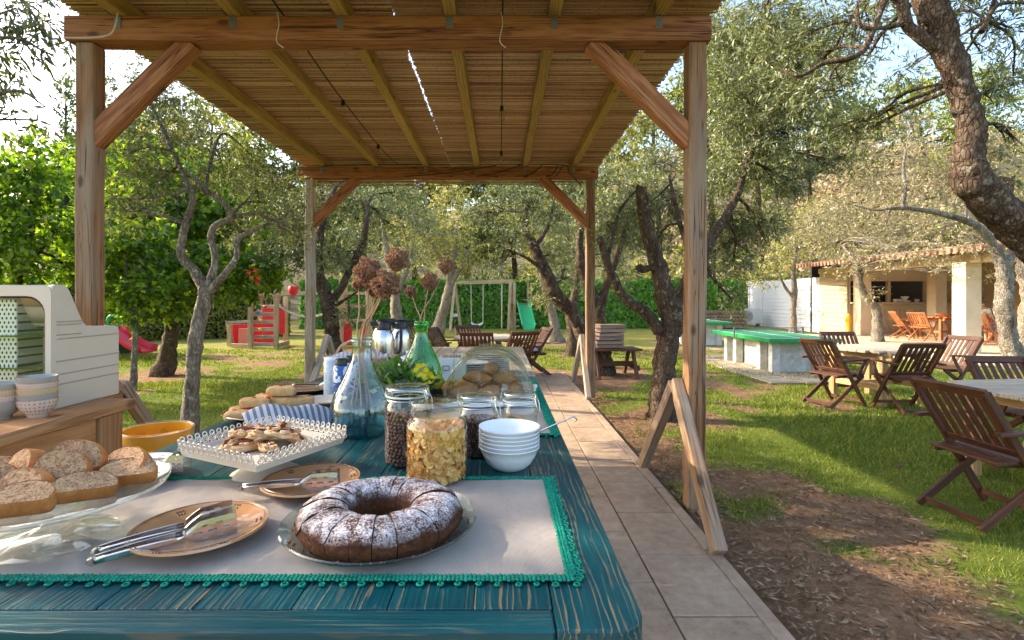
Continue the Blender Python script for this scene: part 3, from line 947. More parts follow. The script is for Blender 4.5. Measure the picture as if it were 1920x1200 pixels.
tree('cypress_tree', 'tall dark cypress against the sky left of the near pergola post',
     [[(122, 610, 26, 0.2), (122, 400, 26, 0.15), (123, 240, 26, 0.06), (124, 160, 26, 0.02)]],
     [(122 + (i % 2) * 5 - 2, 560 - i * 28, 26, 0.75 - i * 0.034, 1.5) for i in range(15)],
     5000, 0.25, 0.09, 'cypress', 'bark', sub=0, spray=5, droop=-0.4)

# --- olives round the pergola
tree('olive_tree', 'dark forked olive behind the far left pergola post',
     [[(640, 705, 9.8, 0.17), (625, 650, 9.8, 0.1445), (622, 600, 9.8, 0.136), (612, 560, 9.8, 0.1275), (598, 510, 9.8, 0.0935), (598, 450, 9.9, 0.0765), (612, 390, 10, 0.0595), (630, 350, 10, 0.034)],
      [(618, 570, 9.8, 0.085), (640, 540, 9.8, 0.07225), (655, 510, 9.9, 0.068), (680, 460, 10, 0.06375), (686, 420, 10, 0.0595), (690, 385, 10.1, 0.0425)],
      [(625, 575, 9.8, 0.0425), (650, 560, 9.7, 0.0255), (680, 540, 9.6, 0.0153)]],
     [(620, 480, 9.6, 0.4), (660, 470, 10, 0.45), (570, 480, 10.2, 0.5), (680, 390, 10.6, 0.6), (600, 370, 10.4, 0.55), (730, 420, 11, 0.55), (545, 400, 10.5, 0.6), (640, 340, 11, 0.6), (740, 360, 11.5, 0.6), (520, 470, 10.2, 0.45), (655, 590, 9.6, 0.25)],
     10000, 0.085, 0.022, 'olive', 'bark', sub=5, twig=0.002)
tree('olive_tree', 'pale-trunked golden olive leaning in the middle of the lawn',
     [[(815, 632, 19.5, 0.24), (828, 590, 19.5, 0.2), (840, 550, 19.5, 0.18), (845, 510, 19.6, 0.14), (855, 470, 19.8, 0.1)], [(842, 540, 19.5, 0.12), (862, 505, 19.5, 0.09), (880, 470, 19.6, 0.06)], [(845, 520, 19.5, 0.1), (825, 480, 19.5, 0.07), (800, 440, 19.5, 0.05)]],
     auto(830, 440, 19.8, 1.7, 1.6, 16, 0.75), 8500, 0.13, 0.038, 'olivesunlit', 'barkpale', sub=4)
tree('olive_tree', 'old olive with a pale gnarled stump-like trunk behind the clear demijohn',
     [[(747, 648, 15.8, 0.24), (745, 610, 15.8, 0.2), (742, 570, 15.8, 0.16), (738, 530, 15.9, 0.12), (725, 470, 16, 0.09), (715, 400, 16, 0.05)], [(742, 560, 15.8, 0.09), (765, 500, 16, 0.06), (780, 430, 16.2, 0.04)]],
     auto(740, 420, 16.5, 1.3, 1.3, 12, 0.65), 7000, 0.11, 0.03, 'olive', 'barkpale', sub=4)
tree('olive_tree', 'olive leaning far to the left behind the far right pergola post',
     [[(1115, 690, 11.2, 0.2), (1098, 640, 11.2, 0.17), (1075, 590, 11.2, 0.16), (1045, 555, 11.2, 0.15), (1022, 510, 11.2, 0.13), (1003, 465, 11.2, 0.11), (985, 430, 11.3, 0.07), (990, 380, 11.4, 0.04)],
      [(1020, 505, 11.2, 0.05), (980, 480, 11, 0.03), (945, 465, 11, 0.015)], [(1003, 465, 11.2, 0.05), (1030, 420, 11.5, 0.035), (1040, 370, 11.8, 0.02)]],
     [(960, 440, 11, 0.45), (1000, 390, 11.4, 0.55), (1050, 410, 11.8, 0.5), (930, 500, 11, 0.3), (1040, 480, 11.5, 0.4), (960, 360, 12, 0.6), (1060, 350, 12, 0.5), (1020, 560, 11, 0.2), (1070, 520, 11.5, 0.25), (900, 400, 12, 0.5)],
     9500, 0.085, 0.021, 'olive', 'bark', sub=5, twig=0.002)
tree('olive_tree', 'upright pale olive trunk farthest of the three by the lawn table',
     [[(1041, 642, 17.2, 0.26), (1040, 610, 17.2, 0.17), (1028, 560, 17.2, 0.15), (1018, 520, 17.2, 0.13), (1015, 460, 17.4, 0.09)], [(1028, 560, 17.2, 0.09), (1050, 510, 17.3, 0.06)]],
     auto(1030, 500, 17.6, 1.0, 1.0, 9, 0.5) + auto(1000, 430, 18, 1.6, 1.0, 9, 0.7), 8000, 0.11, 0.03, 'olivesunlit', 'barkpale', sub=4)
tree('olive_tree', 'short straight olive trunk between the leaning olive and the path end',
     [[(1074, 664, 13.3, 0.17), (1073, 630, 13.3, 0.14), (1070, 590, 13.3, 0.13), (1078, 550, 13.4, 0.1), (1085, 490, 13.6, 0.07)]],
     [(1080, 480, 13.6, 0.6), (1060, 430, 14, 0.6), (1110, 430, 14, 0.6), (1090, 540, 13.8, 0.35), (1140, 480, 14, 0.5), (1160, 520, 14, 0.4)],
     5500, 0.095, 0.025, 'olive', 'bark', sub=4)
tree('olive_tree', 'dark multi-stemmed olive beside the picnic bench',
     [[(1132, 702, 10.0, 0.2), (1128, 650, 10.0, 0.14), (1124, 600, 10.0, 0.13), (1115, 560, 10.0, 0.11), (1090, 500, 10, 0.09), (1088, 440, 10, 0.06), (1095, 380, 10.1, 0.04)], [(1124, 590, 10, 0.09), (1135, 540, 10, 0.08), (1160, 470, 10.1, 0.07), (1175, 420, 10.2, 0.04)]],
     [(1120, 400, 10, 0.5), (1170, 400, 10.4, 0.5), (1190, 450, 10.4, 0.4), (1140, 340, 10.5, 0.5), (1150, 500, 10.4, 0.3), (1210, 360, 10.6, 0.5)],
     6500, 0.08, 0.02, 'olive', 'bark', sub=5, twig=0.002)
tree('olive_tree', 'big dark olive with a sawn-off limb just right of the path',
     [[(1243, 790, 6.35, 0.16), (1243, 720, 6.35, 0.138), (1252, 640, 6.35, 0.135), (1258, 590, 6.35, 0.14), (1245, 545, 6.35, 0.115), (1228, 480, 6.35, 0.09), (1212, 420, 6.35, 0.085), (1204, 372, 6.35, 0.07), (1203, 350, 6.35, 0.058)],
      [(1255, 610, 6.4, 0.11), (1275, 560, 6.5, 0.08), (1300, 500, 6.6, 0.07), (1340, 440, 6.7, 0.06), (1380, 370, 6.8, 0.045), (1410, 280, 6.8, 0.035), (1440, 180, 6.8, 0.02)],
      [(1236, 622, 6.3, 0.075), (1210, 585, 6.25, 0.065), (1172, 560, 6.2, 0.058), (1150, 520, 6.2, 0.05), (1138, 490, 6.25, 0.046), (1124, 445, 6.3, 0.04)],
      [(1138, 490, 6.25, 0.03), (1150, 440, 6.4, 0.022), (1165, 390, 6.6, 0.018), (1200, 350, 6.8, 0.012)],
      [(1232, 500, 6.35, 0.04), (1202, 505, 6.3, 0.045), (1197, 497, 6.3, 0.04)],
      [(1300, 500, 6.6, 0.04), (1270, 400, 6.8, 0.03), (1255, 330, 7, 0.018)]],
     [(1400, 190, 6.6, 0.5), (1460, 130, 6.8, 0.5), (1390, 310, 7, 0.45), (1470, 250, 6.6, 0.42), (1360, 420, 7.4, 0.42), (1260, 380, 7.4, 0.34), (1190, 400, 7.6, 0.3), (1150, 440, 7.4, 0.25), (1400, 80, 7, 0.5), (1510, 190, 6.2, 0.35), (1375, 490, 7.5, 0.34), (1430, 420, 7.2, 0.35), (1240, 300, 8.2, 0.32), (1340, 60, 7.4, 0.4), (1480, 340, 7, 0.3), (1230, 450, 7.2, 0.22), (1370, 560, 7.4, 0.18), (1360, 150, 7.0, 0.4), (1440, 40, 7.0, 0.45), (1360, 240, 7.2, 0.35), (1530, 80, 6.6, 0.4), (1420, 260, 7.4, 0.4), (1350, 340, 7.6, 0.35), (1560, 300, 7, 0.25)],
     42000, 0.064, 0.015, 'olive', 'bark', sub=7, twig=0.0016, nseg=14)
tree('olive_tree', 'thick lichen-spotted olive trunk leaning in from the right edge',
     [[(2230, 900, 4.25, 0.2028), (2130, 660, 4.22, 0.1716), (1990, 500, 4.2, 0.1482), (1890, 410, 4.2, 0.1404), (1828, 345, 4.2, 0.1287), (1815, 290, 4.2, 0.1053), (1822, 240, 4.2, 0.09204), (1800, 160, 4.2, 0.09204), (1768, 70, 4.2, 0.1014), (1740, -20, 4.2, 0.1092), (1700, -220, 4.3, 0.078), (1660, -420, 4.5, 0.0468)],
      [(1765, 95, 4.2, 0.0546), (1728, 70, 4.2, 0.0468), (1700, 45, 4.2, 0.0429), (1690, 5, 4.2, 0.0429), (1650, -40, 4.2, 0.039), (1560, -160, 4.3, 0.0234)],
      [(1668, -30, 4.2, 0.0273), (1640, 50, 4.2, 0.0234), (1618, 95, 4.2, 0.0234), (1585, 112, 4.2, 0.02184), (1545, 118, 4.25, 0.01716), (1500, 142, 4.3, 0.0156), (1460, 128, 4.4, 0.0078)],
      [(1690, 45, 4.2, 0.0195), (1660, 52, 4.2, 0.0156), (1615, 50, 4.2, 0.0156), (1606, 10, 4.2, 0.0117)],
      [(1840, 60, 4.2, 0.0234), (1870, 10, 4.2, 0.0156), (1930, 5, 4.2, 0.0117)]],
     [(1590, 40, 4.5, 0.32), (1480, 80, 4.8, 0.32), (1550, 170, 4.7, 0.2), (1650, 215, 4.8, 0.16), (1890, 50, 4.3, 0.24), (1870, 170, 4.2, 0.13), (1900, 260, 4.3, 0.13), (1610, 250, 5, 0.2), (1430, 20, 5, 0.35), (1680, -60, 4.6, 0.4), (1850, -80, 4.4, 0.5), (1560, -120, 4.6, 0.5), (1700, -300, 4.6, 0.7), (1950, -120, 4.4, 0.6), (1840, 100, 4.6, 0.16), (1700, 130, 5.2, 0.2), (1790, 20, 5, 0.3), (1560, 240, 5.2, 0.22), (1480, 170, 5.2, 0.26), (1900, 140, 4.8, 0.22), (1640, 40, 5.4, 0.3), (1560, 100, 5.6, 0.3), (1720, 200, 5.8, 0.2), (1870, 330, 4.9, 0.16), (1620, 120, 5.2, 0.22)],
     19000, 0.066, 0.0155, 'olive', 'bark', sub=6, twig=0.0015, nseg=18, wob=0.07)
tree('olive_tree', 'blue-grey olive trunk at the terrace corner with a long bowed branch',
     [[(1912, 695, 10.6, 0.1872), (1892, 640, 10.6, 0.156), (1882, 580, 10.6, 0.1482), (1884, 520, 10.6, 0.1404), (1868, 470, 10.6, 0.0936), (1832, 425, 10.5, 0.0663), (1782, 405, 10.4, 0.0546), (1722, 393, 10.4, 0.0429), (1672, 390, 10.4, 0.03276), (1642, 394, 10.4, 0.0156), (1582, 380, 10.5, 0.00936), (1542, 372, 10.6, 0.00468)],
      [(1692, 392, 10.4, 0.039), (1696, 350, 10.4, 0.039), (1694, 310, 10.5, 0.0273), (1702, 270, 10.6, 0.0117)],
      [(1887, 500, 10.6, 0.078), (1917, 430, 10.7, 0.0702), (1937, 350, 10.8, 0.0546)]],
     [(1560, 400, 10.4, 0.4), (1640, 340, 10.8, 0.5), (1720, 300, 11, 0.55), (1600, 300, 11.2, 0.5), (1790, 340, 11, 0.5), (1850, 280, 11.4, 0.6), (1900, 380, 11, 0.5), (1660, 430, 10.6, 0.3), (1760, 430, 11, 0.35), (1700, 230, 12, 0.5), (1830, 450, 11, 0.35)],
     10000, 0.08, 0.02, 'olivepale', 'barkgrey', sub=5, twig=0.002, nseg=12)
tree('olive_tree', 'pinkish pale olive trunk at the far right edge beside the blue-grey one',
     [[(1937, 690, 10.8, 0.176), (1927, 620, 10.8, 0.16), (1932, 560, 10.8, 0.152), (1922, 500, 10.9, 0.136), (1937, 420, 11, 0.112), (1962, 330, 11, 0.072)]],
     [(1930, 330, 11.2, 0.6), (1990, 380, 11, 0.7), (1960, 270, 11.5, 0.7), (1890, 480, 11.2, 0.25)], 3500, 0.08, 0.02, 'olivesunlit', 'barkpale', sub=4, nseg=12)
tree('olive_tree', 'small curved olive in front of the bar counter',
     [[(1646, 645, 16.4, 0.1615), (1645, 610, 16.4, 0.1403), (1642, 580, 16.4, 0.1318), (1625, 560, 16.4, 0.119), (1612, 530, 16.4, 0.102), (1610, 500, 16.4, 0.0935), (1600, 480, 16.5, 0.068), (1570, 460, 16.5, 0.0425)], [(1612, 505, 16.4, 0.068), (1640, 480, 16.5, 0.0425), (1680, 450, 16.6, 0.0255)]],
     [(1560, 455, 16.4, 0.7), (1620, 440, 16.8, 0.8), (1690, 440, 16.6, 0.7), (1640, 500, 16, 0.35), (1580, 500, 16.2, 0.4), (1530, 420, 17, 0.8), (1600, 390, 17.5, 0.9), (1720, 400, 17, 0.8), (1640, 550, 16, 0.2), (1670, 360, 18, 0.9), (1800, 470, 14, 0.4), (1830, 510, 13, 0.3), (1700, 475, 13, 0.45), (1760, 480, 12.5, 0.4), (1600, 485, 15, 0.5), (1660, 465, 14, 0.45)],
     9500, 0.11, 0.03, 'olivepale', 'barkgrey', sub=5)
tree('olive_tree', 'thin olive standing before the white boarded wall',
     [[(1487, 622, 20, 0.13), (1487, 580, 20, 0.11), (1490, 545, 20, 0.1), (1487, 510, 20, 0.09), (1492, 470, 20, 0.06)], [(1488, 560, 20, 0.07), (1470, 535, 20, 0.05), (1455, 500, 20, 0.03)]],
     [(1490, 470, 20, 0.8), (1450, 480, 20, 0.7), (1530, 450, 20.5, 0.8), (1430, 520, 20, 0.5), (1470, 420, 21, 1.0), (1540, 400, 21, 0.9)],
     5500, 0.13, 0.035, 'olivesunlit', 'barkgrey', sub=5)

# --- unseen olives added left of the frame to shade buffet and garden
for x_, y_, z_, r_, nl_, lab in ((-7.0, 3.6, 4.7, 1.4, 10000, 'unseen wide olive crown added to shade the buffet from the left'), (-9.6, -0.4, 4.6, 1.2, 6000, 'unseen olive added for shade left of the pine counter'), (-12.5, 6.5, 5.2, 1.1, 5000, 'unseen olive added for shade beyond the leafy tree on the left')):
    t = thing('olive_tree', lab, 'tree', (x_, y_, LZ))
    B().tube([(x_, y_, LZ - 0.1), (x_ + 0.1, y_, 1.2), (x_ - 0.1, y_ + 0.1, 2.4), (x_, y_, z_)], [0.2, 0.16, 0.14, 0.05], 9).obj('trunk', MT['bark'], t, True, world=True)
    rg = random.Random(int(y_ * 10))
    crown('crown', t, nl_, [(x_ + rg.gauss(0, 0.8), y_ + rg.gauss(0, r_), z_ + rg.gauss(0, 0.6), 0.85, 0.85, 0.65) for _ in range(18)], 0.13, 0.045, LF['olive'])

# --- hill and wood behind
hx, hy = np.meshgrid(np.arange(-120, 141, 4.0), np.concatenate([np.arange(30, 80, 2.5), np.arange(80, 240, 10)]))


def hill_z(x, y):
    return LZ - 0.4 + sstep(29, 62, y) * (12 + 6.5 * sstep(4, 34, x + 0.12 * (y - 40))) + (vnoise(x, y, 0.13) - 0.5) * 3 * sstep(32, 45, y) + 9 * sstep(70, 200, y) * sstep(-30, 30, x)


hz = hill_z(hx, hy)
idx = np.arange(hx.size).reshape(hx.shape)
me = bpy.data.meshes.new('hill')
me.from_pydata(np.stack([hx, hy, hz], -1).reshape(-1, 3).tolist(), [], np.stack([idx[:-1, :-1], idx[:-1, 1:], idx[1:, 1:], idx[1:, :-1]], -1).reshape(-1, 4).tolist())
hill = link('hill', me, mottle('dry_hillside', [(0.3, (0.05, 0.06, 0.02)), (0.5, (0.14, 0.12, 0.06)), (0.7, (0.3, 0.24, 0.15))], 0.35, 0.95, 0.3, 0.4), smooth=True)
tag(hill, 'scrubby hillside rising behind the garden', kind='structure')


def scrub(name, label, n, x0, x1, y0, y1, mat, r, L, W):
    m_ = 260
    xx, yy = x0 + nr.random(m_) * (x1 - x0), y0 + nr.random(m_) ** 1.3 * (y1 - y0)
    zz = hill_z(xx, yy)
    cl = [(a, b_, c + r * 0.4, r * (0.6 + 0.8 * nr.random()), r, r * 0.8) for a, b_, c in zip(xx, yy, zz)]
    vv, _, _ = leaf_verts(n, cl, L, W, spray=6)
    return tag(link(name, np_mesh(name, vv, 4), mat), label, 'scrub', kind='stuff')


scrub('dry_scrub', 'pale dry pinkish scrub covering the right hillside', 30000, 12, 70, 33, 66, LF['scrub'], 2.2, 0.42, 0.2)
scrub('green_scrub', 'green scrub mass covering the low hillside', 60000, -60, 40, 31, 66, LF['wood'], 2.6, 0.42, 0.2)

WOODS = [  # px, top py, distance, half width, leaf, words
    (205, 190, 34, 3.0, 'maple', 'bright broad-leaved tree beside the near left post'), (300, 150, 31, 3.4, 'wood', 'rounded tree top left of the twisted olive crown'), (400, 170, 28, 3.0, 'olivesunlit', 'golden olive tree above the climbing frame'),
    (490, 200, 25, 2.8, 'wood', 'mid green tree above the playset bridge'), (590, 280, 28, 2.8, 'olive', 'grey olive behind the far left post'), (680, 290, 29, 2.6, 'wood', 'tree behind the dried flower heads'),
    (770, 280, 32, 2.8, 'olivesunlit', 'golden tree above the swing end'), (870, 270, 30, 2.6, 'wood', 'wood-edge tree above the swing'), (960, 280, 31, 2.8, 'olivesunlit', 'golden olive above the green slide'),
    (1050, 260, 29, 2.8, 'wood', 'tree rising behind the far right brace'), (1140, 230, 27, 2.6, 'olivesunlit', 'golden tree right of the far right post'), (1230, 60, 30, 3.4, 'wood', 'tall tree behind the sawn-off olive limb'),
    (1330, 10, 28, 3.4, 'wood', 'tall tree behind the near right post'), (1420, 30, 29, 3.6, 'olive', 'grey-green tree above the far ping-pong table'), (1520, 90, 31, 3.6, 'wood', 'tall grey-green tree behind the white wall'),
    (1730, 120, 44, 3.2, 'pine', 'bright yellow-green pine on the hillside'), (1850, 130, 46, 3.0, 'pine', 'yellow pine top at the upper right behind the thick trunk'), (1620, 200, 37, 3.6, 'scrub', 'pale dry tree above the bar roof'),
    (60, 320, 36, 2.6, 'wood', 'tree below the sky at the left edge'), (140, 330, 38, 2.6, 'maple', 'green tree behind the near left post')]
for px_, top_, d_, hw_, lf_, words_ in WOODS:
    zt = EYE + (558 - top_) / F * d_
    pb = F * EYE / d_ + 558
    zb = hill_z(np.array([(px_ - 937) / F * d_]), np.array([d_]))[0] if d_ > 30 else LZ
    ch = (zt - zb) * 0.62
    cyp = 558 - (zt - ch / 2 - EYE) * F / d_
    base_py = 558 + (EYE - zb) * F / d_
    tree('wood_tree', words_, [[(px_, base_py, d_, 0.22), (px_ + 6, base_py - (base_py - top_) * 0.3, d_, 0.17), (px_ - 5, base_py - (base_py - top_) * 0.6, d_, 0.1), (px_, top_ + 20, d_, 0.03)]],
         auto(px_, cyp, d_, hw_, ch / 2, 20, hw_ * 0.42, 3), 7500, 0.26, 0.12, lf_, 'bark', group='trees of the wood behind the garden', sub=3, spray=6)
for o_ in [o for o in C.objects if o.name.startswith('wood_tree') and o.parent is None]:
    o_.location.z = o_.location.z                # they stand on lawn or slope

# --- clipped ivy hedge walls
def hedge(name, label, p0, p1, h, t_, leaf, n, L, W, z0=LZ):
    p0, p1 = np.array(p0), np.array(p1)
    o = thing(name, label, 'hedge', ((p0[0] + p1[0]) / 2, (p0[1] + p1[1]) / 2, z0))
    ln = np.linalg.norm(p1 - p0)
    u_ = (p1 - p0) / ln
    nrm = np.array([u_[1], -u_[0]])
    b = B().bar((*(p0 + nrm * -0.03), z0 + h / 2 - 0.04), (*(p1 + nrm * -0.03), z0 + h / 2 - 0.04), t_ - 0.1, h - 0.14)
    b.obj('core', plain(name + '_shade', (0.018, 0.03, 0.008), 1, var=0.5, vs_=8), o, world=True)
    s = nr.random(n) * ln
    face = nr.random(n)
    zz = np.where(face < 0.8, nr.random(n) * h, h + (nr.random(n) - 0.5) * 0.12)
    off = np.where(face < 0.8, t_ / 2 + (nr.random(n) - 0.5) * 0.09, (nr.random(n) - 0.5) * t_)
    off = off + (vnoise(s, zz, 1.4) - 0.5) * 0.22
    zz = zz + (vnoise(s, s, 0.9) - 0.5) * 0.16 * (zz > h * 0.8)
    c = np.stack([p0[0] + u_[0] * s + nrm[0] * off, p0[1] + u_[1] * s + nrm[1] * off, z0 + zz], -1)
    out = np.where((face < 0.8)[:, None], np.array([nrm[0], nrm[1], 0.35]), np.array([nrm[0] * 0.4, nrm[1] * 0.4, 1.0]))
    nn = unit(out + nr.normal(size=(n, 3)) * 0.7)
    dn = unit(np.cross(nn, np.cross(np.array([0, 0, -1.0]) + nr.normal(size=(n, 3)) * 0.4, nn)))
    sd = np.cross(nn, dn)
    l_ = (L * (0.6 + 0.8 * nr.random(n)))[:, None]
    w_ = (W * (0.6 + 0.8 * nr.random(n)))[:, None]
    vv = np.stack([c - dn * l_ * 0.4, c + sd * w_ * 0.5 + nn * 0.01, c + dn * l_ * 0.6, c - sd * w_ * 0.5 + nn * 0.01], 1).reshape(-1, 3)
    lo = np.array(o.location)
    f = link('foliage', np_mesh('foliage', vv - lo, 4), LF[leaf], o)
    f['kind'] = 'stuff'
    return o


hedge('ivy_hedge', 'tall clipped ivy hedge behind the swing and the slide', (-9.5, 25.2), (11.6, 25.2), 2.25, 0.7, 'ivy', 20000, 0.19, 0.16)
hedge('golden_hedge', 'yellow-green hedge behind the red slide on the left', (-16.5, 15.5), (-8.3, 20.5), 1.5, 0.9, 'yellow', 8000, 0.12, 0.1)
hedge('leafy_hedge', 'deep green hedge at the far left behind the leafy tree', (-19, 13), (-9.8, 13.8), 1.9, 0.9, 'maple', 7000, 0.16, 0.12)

# ------------------------------------------------------------------ bar building and terrace
MT['cream'] = mottle('cream_render', [(0.3, (0.58, 0.45, 0.3)), (0.55, (0.68, 0.55, 0.38)), (0.8, (0.75, 0.63, 0.46))], 2.5, 0.85, 0.15, 0.01)
MT['creamboard'] = plain('cream_painted_board', (0.54, 0.42, 0.27), 0.6, var=0.08, vs_=12)  # cream paint, darkened to stand for shade under the eave
MT['whiteboard'] = plain('white_painted_board', (0.78, 0.79, 0.8), 0.6, var=0.04, vs_=12)
MT['terr'] = mottle('pale_terrace_stone', [(0.3, (0.4, 0.32, 0.23)), (0.6, (0.55, 0.45, 0.33)), (0.8, (0.63, 0.54, 0.42))], 4, 0.8, 0.15, 0.004)
MT['rooftile'] = mottle('terracotta_tile', [(0.3, (0.2, 0.1, 0.06)), (0.55, (0.38, 0.2, 0.13)), (0.8, (0.5, 0.34, 0.24))], 6, 0.85, 0.3, 0.01)
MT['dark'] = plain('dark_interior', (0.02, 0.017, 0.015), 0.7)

bar = thing('bar_building', 'cream garden bar with tiled roof, columns and counter', 'building', (14.5, 17, LZ))
# boarded wing walls: each board its own piece
def boards(p0, p1, z0, z1, n_, mat, name='board', th=0.03):
    hgt = (z1 - z0) / n_
    for i in range(n_):
        plank(name, (p0[0], p0[1], z0 + hgt * (i + 0.5)), (p1[0], p1[1], z0 + hgt * (i + 0.5)), th, hgt - 0.012, MT[mat], bar, bevel=0.004, world=True)


B().bar((13.16, 21.35, 1.13), (13.56, 28.3, 1.13), 0.06, 2.3).obj('wall_core', MT['whiteboard'], bar, world=True)
boards((13.1, 21.4), (13.5, 28.3), 0.0, 2.28, 13, 'whiteboard')
plank('corner_post', (13.47, 28.2, 0), (13.47, 28.2, 2.32), 0.1, 0.1, MT['whiteboard'], bar, up=(1, 0, 0), world=True)
plank('panel_strip', (13.37, 26.6, 0), (13.37, 26.6, 2.3), 0.07, 0.07, MT['whiteboard'], bar, up=(1, 0, 0), world=True)
B().bar((13.2, 19.7, 1.3), (13.16, 21.33, 1.3), 0.06, 2.6).obj('wall_core', MT['creamboard'], bar, world=True)
boards((13.12, 19.72), (13.08, 21.36), 0.0, 2.6, 15, 'creamboard')
# bar counter at the back of the terrace
cb_ = B().box((15.6, 20.0, 0.62), (4.9, 0.5, 1.22)).obj('counter_body', MT['cream'], bar, world=True)
for i in range(26):
    x_ = 13.35 + i * 0.185
    sgn = 1 if i % 12 < 6 else -1
    plank('counter_board', (x_ - 0.13 * sgn, 19.735, 0.22), (x_ + 0.13 * sgn, 19.735, 1.0), 0.02, 0.1, MT['creamboard'], cb_, up=(1, 0, 0), bevel=0.003, world=True)
plank('counter_top', (13.2, 19.9, 1.25), (18.1, 19.9, 1.25), 0.7, 0.05, MT['creamboard'], cb_, world=True)
plank('counter_rail', (13.2, 19.72, 1.1), (18.1, 19.72, 1.1), 0.03, 0.14, MT['creamboard'], cb_, world=True)
plank('counter_plinth', (13.2, 19.72, 0.1), (18.1, 19.72, 0.1), 0.035, 0.16, MT['creamboard'], cb_, world=True)
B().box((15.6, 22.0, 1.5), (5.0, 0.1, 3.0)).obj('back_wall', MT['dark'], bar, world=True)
B().box((18.15, 18.6, 1.5), (0.12, 7.0, 3.0)).obj('side_wall', MT['cream'], bar, world=True)
plank('lintel', (13.2, 19.85, 2.35), (18.1, 19.85, 2.35), 0.3, 0.55, MT['cream'], bar, world=True)
for x_ in (14.75,):
    plank('window_post', (x_, 19.85, 1.27), (x_, 19.85, 2.1), 0.12, 0.12, MT['creamboard'], bar, up=(1, 0, 0), world=True)
B().box((17.1, 20.15, 1.7), (1.6, 0.06, 0.85)).obj('alcove_panel', MT['creamboard'], bar, world=True)
for z_ in (1.6, 1.9):
    plank('shelf', (13.5, 21.7, z_), (16.2, 21.7, z_), 0.3, 0.03, MT['creamboard'], bar, world=True)
B().torus((17.0, 20.08, 1.95), 0.14, 0.03, 16, 6, Matrix.Rotation(PI / 2, 3, 'X')).obj('wreath', plain('dry_wreath', (0.16, 0.07, 0.04), 0.9), bar, True, world=True)
for x_, y_ in ((13.35, 19.25), (11.7, 13.1), (15.55, 18.6), (14.3, 12.5)):
    B().box((x_, y_, 1.17), (0.4, 0.4, 2.32)).obj('column', MT['cream'], bar, bevel=0.015, world=True)
plank('eave_beam', (11.75, 12.3, 2.42), (13.2, 21.4, 2.52), 0.3, 0.2, MT['cream'], bar, world=True)
plank('front_beam', (11.6, 12.75, 2.4), (18.3, 12.2, 2.5), 0.3, 0.18, MT['cream'], bar, world=True)
# tiled roof: rounded tiles in rows, the eave row seen from the lawn
b = B()
rows = 44
e0, e1 = V((11.0, 11.9, 2.6)), V((11.9, 22.0, 2.72))
up_ = V((7.0, -1.0, 0.75))
for i in range(rows):
    p = e0.lerp(e1, (i + 0.5) / rows)
    w_ = (e1 - e0).length / rows
    b.tube([p + up_ * (j / 7) + V((0, 0, 0.012 * (j % 2))) for j in range(8)], w_ * 0.36, 8)
b.obj('roof_tiles', MT['rooftile'], bar, True, world=True)['kind'] = 'stuff'
b = B()
b.add([e0 + V((0.05, 0, -0.08)), e1 + V((0.05, 0, -0.08)), e1 + up_ + V((0, 0, -0.08)), e0 + up_ + V((0, 0, -0.08)), e0 + V((0.05, 0, -0.02)), e1 + V((0.05, 0, -0.02)), e1 + up_ + V((0, 0, -0.02)), e0 + up_ + V((0, 0, -0.02))],
      [(0, 1, 2, 3), (7, 6, 5, 4), (0, 4, 5, 1), (1, 5, 6, 2), (2, 6, 7, 3), (3, 7, 4, 0)])
b.obj('roof_deck', MT['rooftile'], bar, world=True)
ter = B().box((14.3, 15.8, -0.03), (8.0, 8.2, 0.2)).obj('terrace', MT['terr'], None, bevel=0.02)
tag(ter, 'pale stone terrace floor in front of the bar', kind='structure')
B().box((13.9, 11.45, -0.06), (7.4, 0.55, 0.12)).obj('step', MT['terr'], ter, bevel=0.015)
B().box((9.95, 14.9, -0.06), (0.5, 6.4, 0.12)).obj('step', MT['terr'], ter, bevel=0.015)

# things on the bar counter
for x_, kind_ in ((14.95, 'cup'), (15.1, 'cup'), (15.3, 'plates'), (15.75, 'cup'), (17.25, 'napkin')):
    if kind_ == 'cup':
        t = thing('cup', 'white cup on the bar counter, ' + {14.95: 'nearest the window post', 15.1: 'between the post and the plates', 15.75: 'right of the stacked plates'}[x_], 'cup', (x_, 19.75, 1.276), group='cups on the bar')
        B().lathe([(0, 0.005), (0.05, 0.0), (0.08, 0.09), (0.085, 0.12), (0.078, 0.12), (0.045, 0.012), (0, 0.012)], 14).obj('bowl', MT['white'], t, True)
        B().torus((0.1, 0, 0.06), 0.03, 0.01, 10, 5, Matrix.Rotation(PI / 2, 3, 'X')).obj('handle', MT['white'], t, True)
    elif kind_ == 'plates':
        t = thing('plate_stack', 'white plates and bowl stacked on the bar counter', 'plates', (x_, 19.75, 1.276))
        for k_ in range(3):
            B().lathe([(0, 0), (0.12, 0.0), (0.19, 0.025), (0.19, 0.032), (0.11, 0.012), (0, 0.012)], 18, (0, 0, k_ * 0.02)).obj('plate', MT['white'], t, True)
        B().lathe([(0, 0.07), (0.06, 0.07), (0.13, 0.19), (0.14, 0.22), (0.0, 0.23)], 16).obj('bowl', MT['white'], t, True)
    else:
        t = thing('napkin_holder', 'small white napkin block on the right of the bar counter', 'napkin holder', (x_, 19.75, 1.276))
        B().box((0, 0, 0.09), (0.14, 0.1, 0.18)).obj('holder', MT['chrome'], t, bevel=0.01)
        B().box((0, 0, 0.125), (0.11, 0.106, 0.16)).obj('napkins', MT['white'], t)
hy = thing('hydrant', 'small yellow standpipe at the corner of the boarded wall', 'hydrant', (12.75, 19.1, 0.07))
B().lathe([(0, 0), (0.11, 0), (0.11, 0.05), (0.085, 0.08), (0.085, 0.6), (0.1, 0.62), (0.1, 0.66), (0.085, 0.7), (0.06, 0.78), (0, 0.82)], 14).obj('body', plain('yellow_paint', (0.7, 0.42, 0.02), 0.4), hy, True)
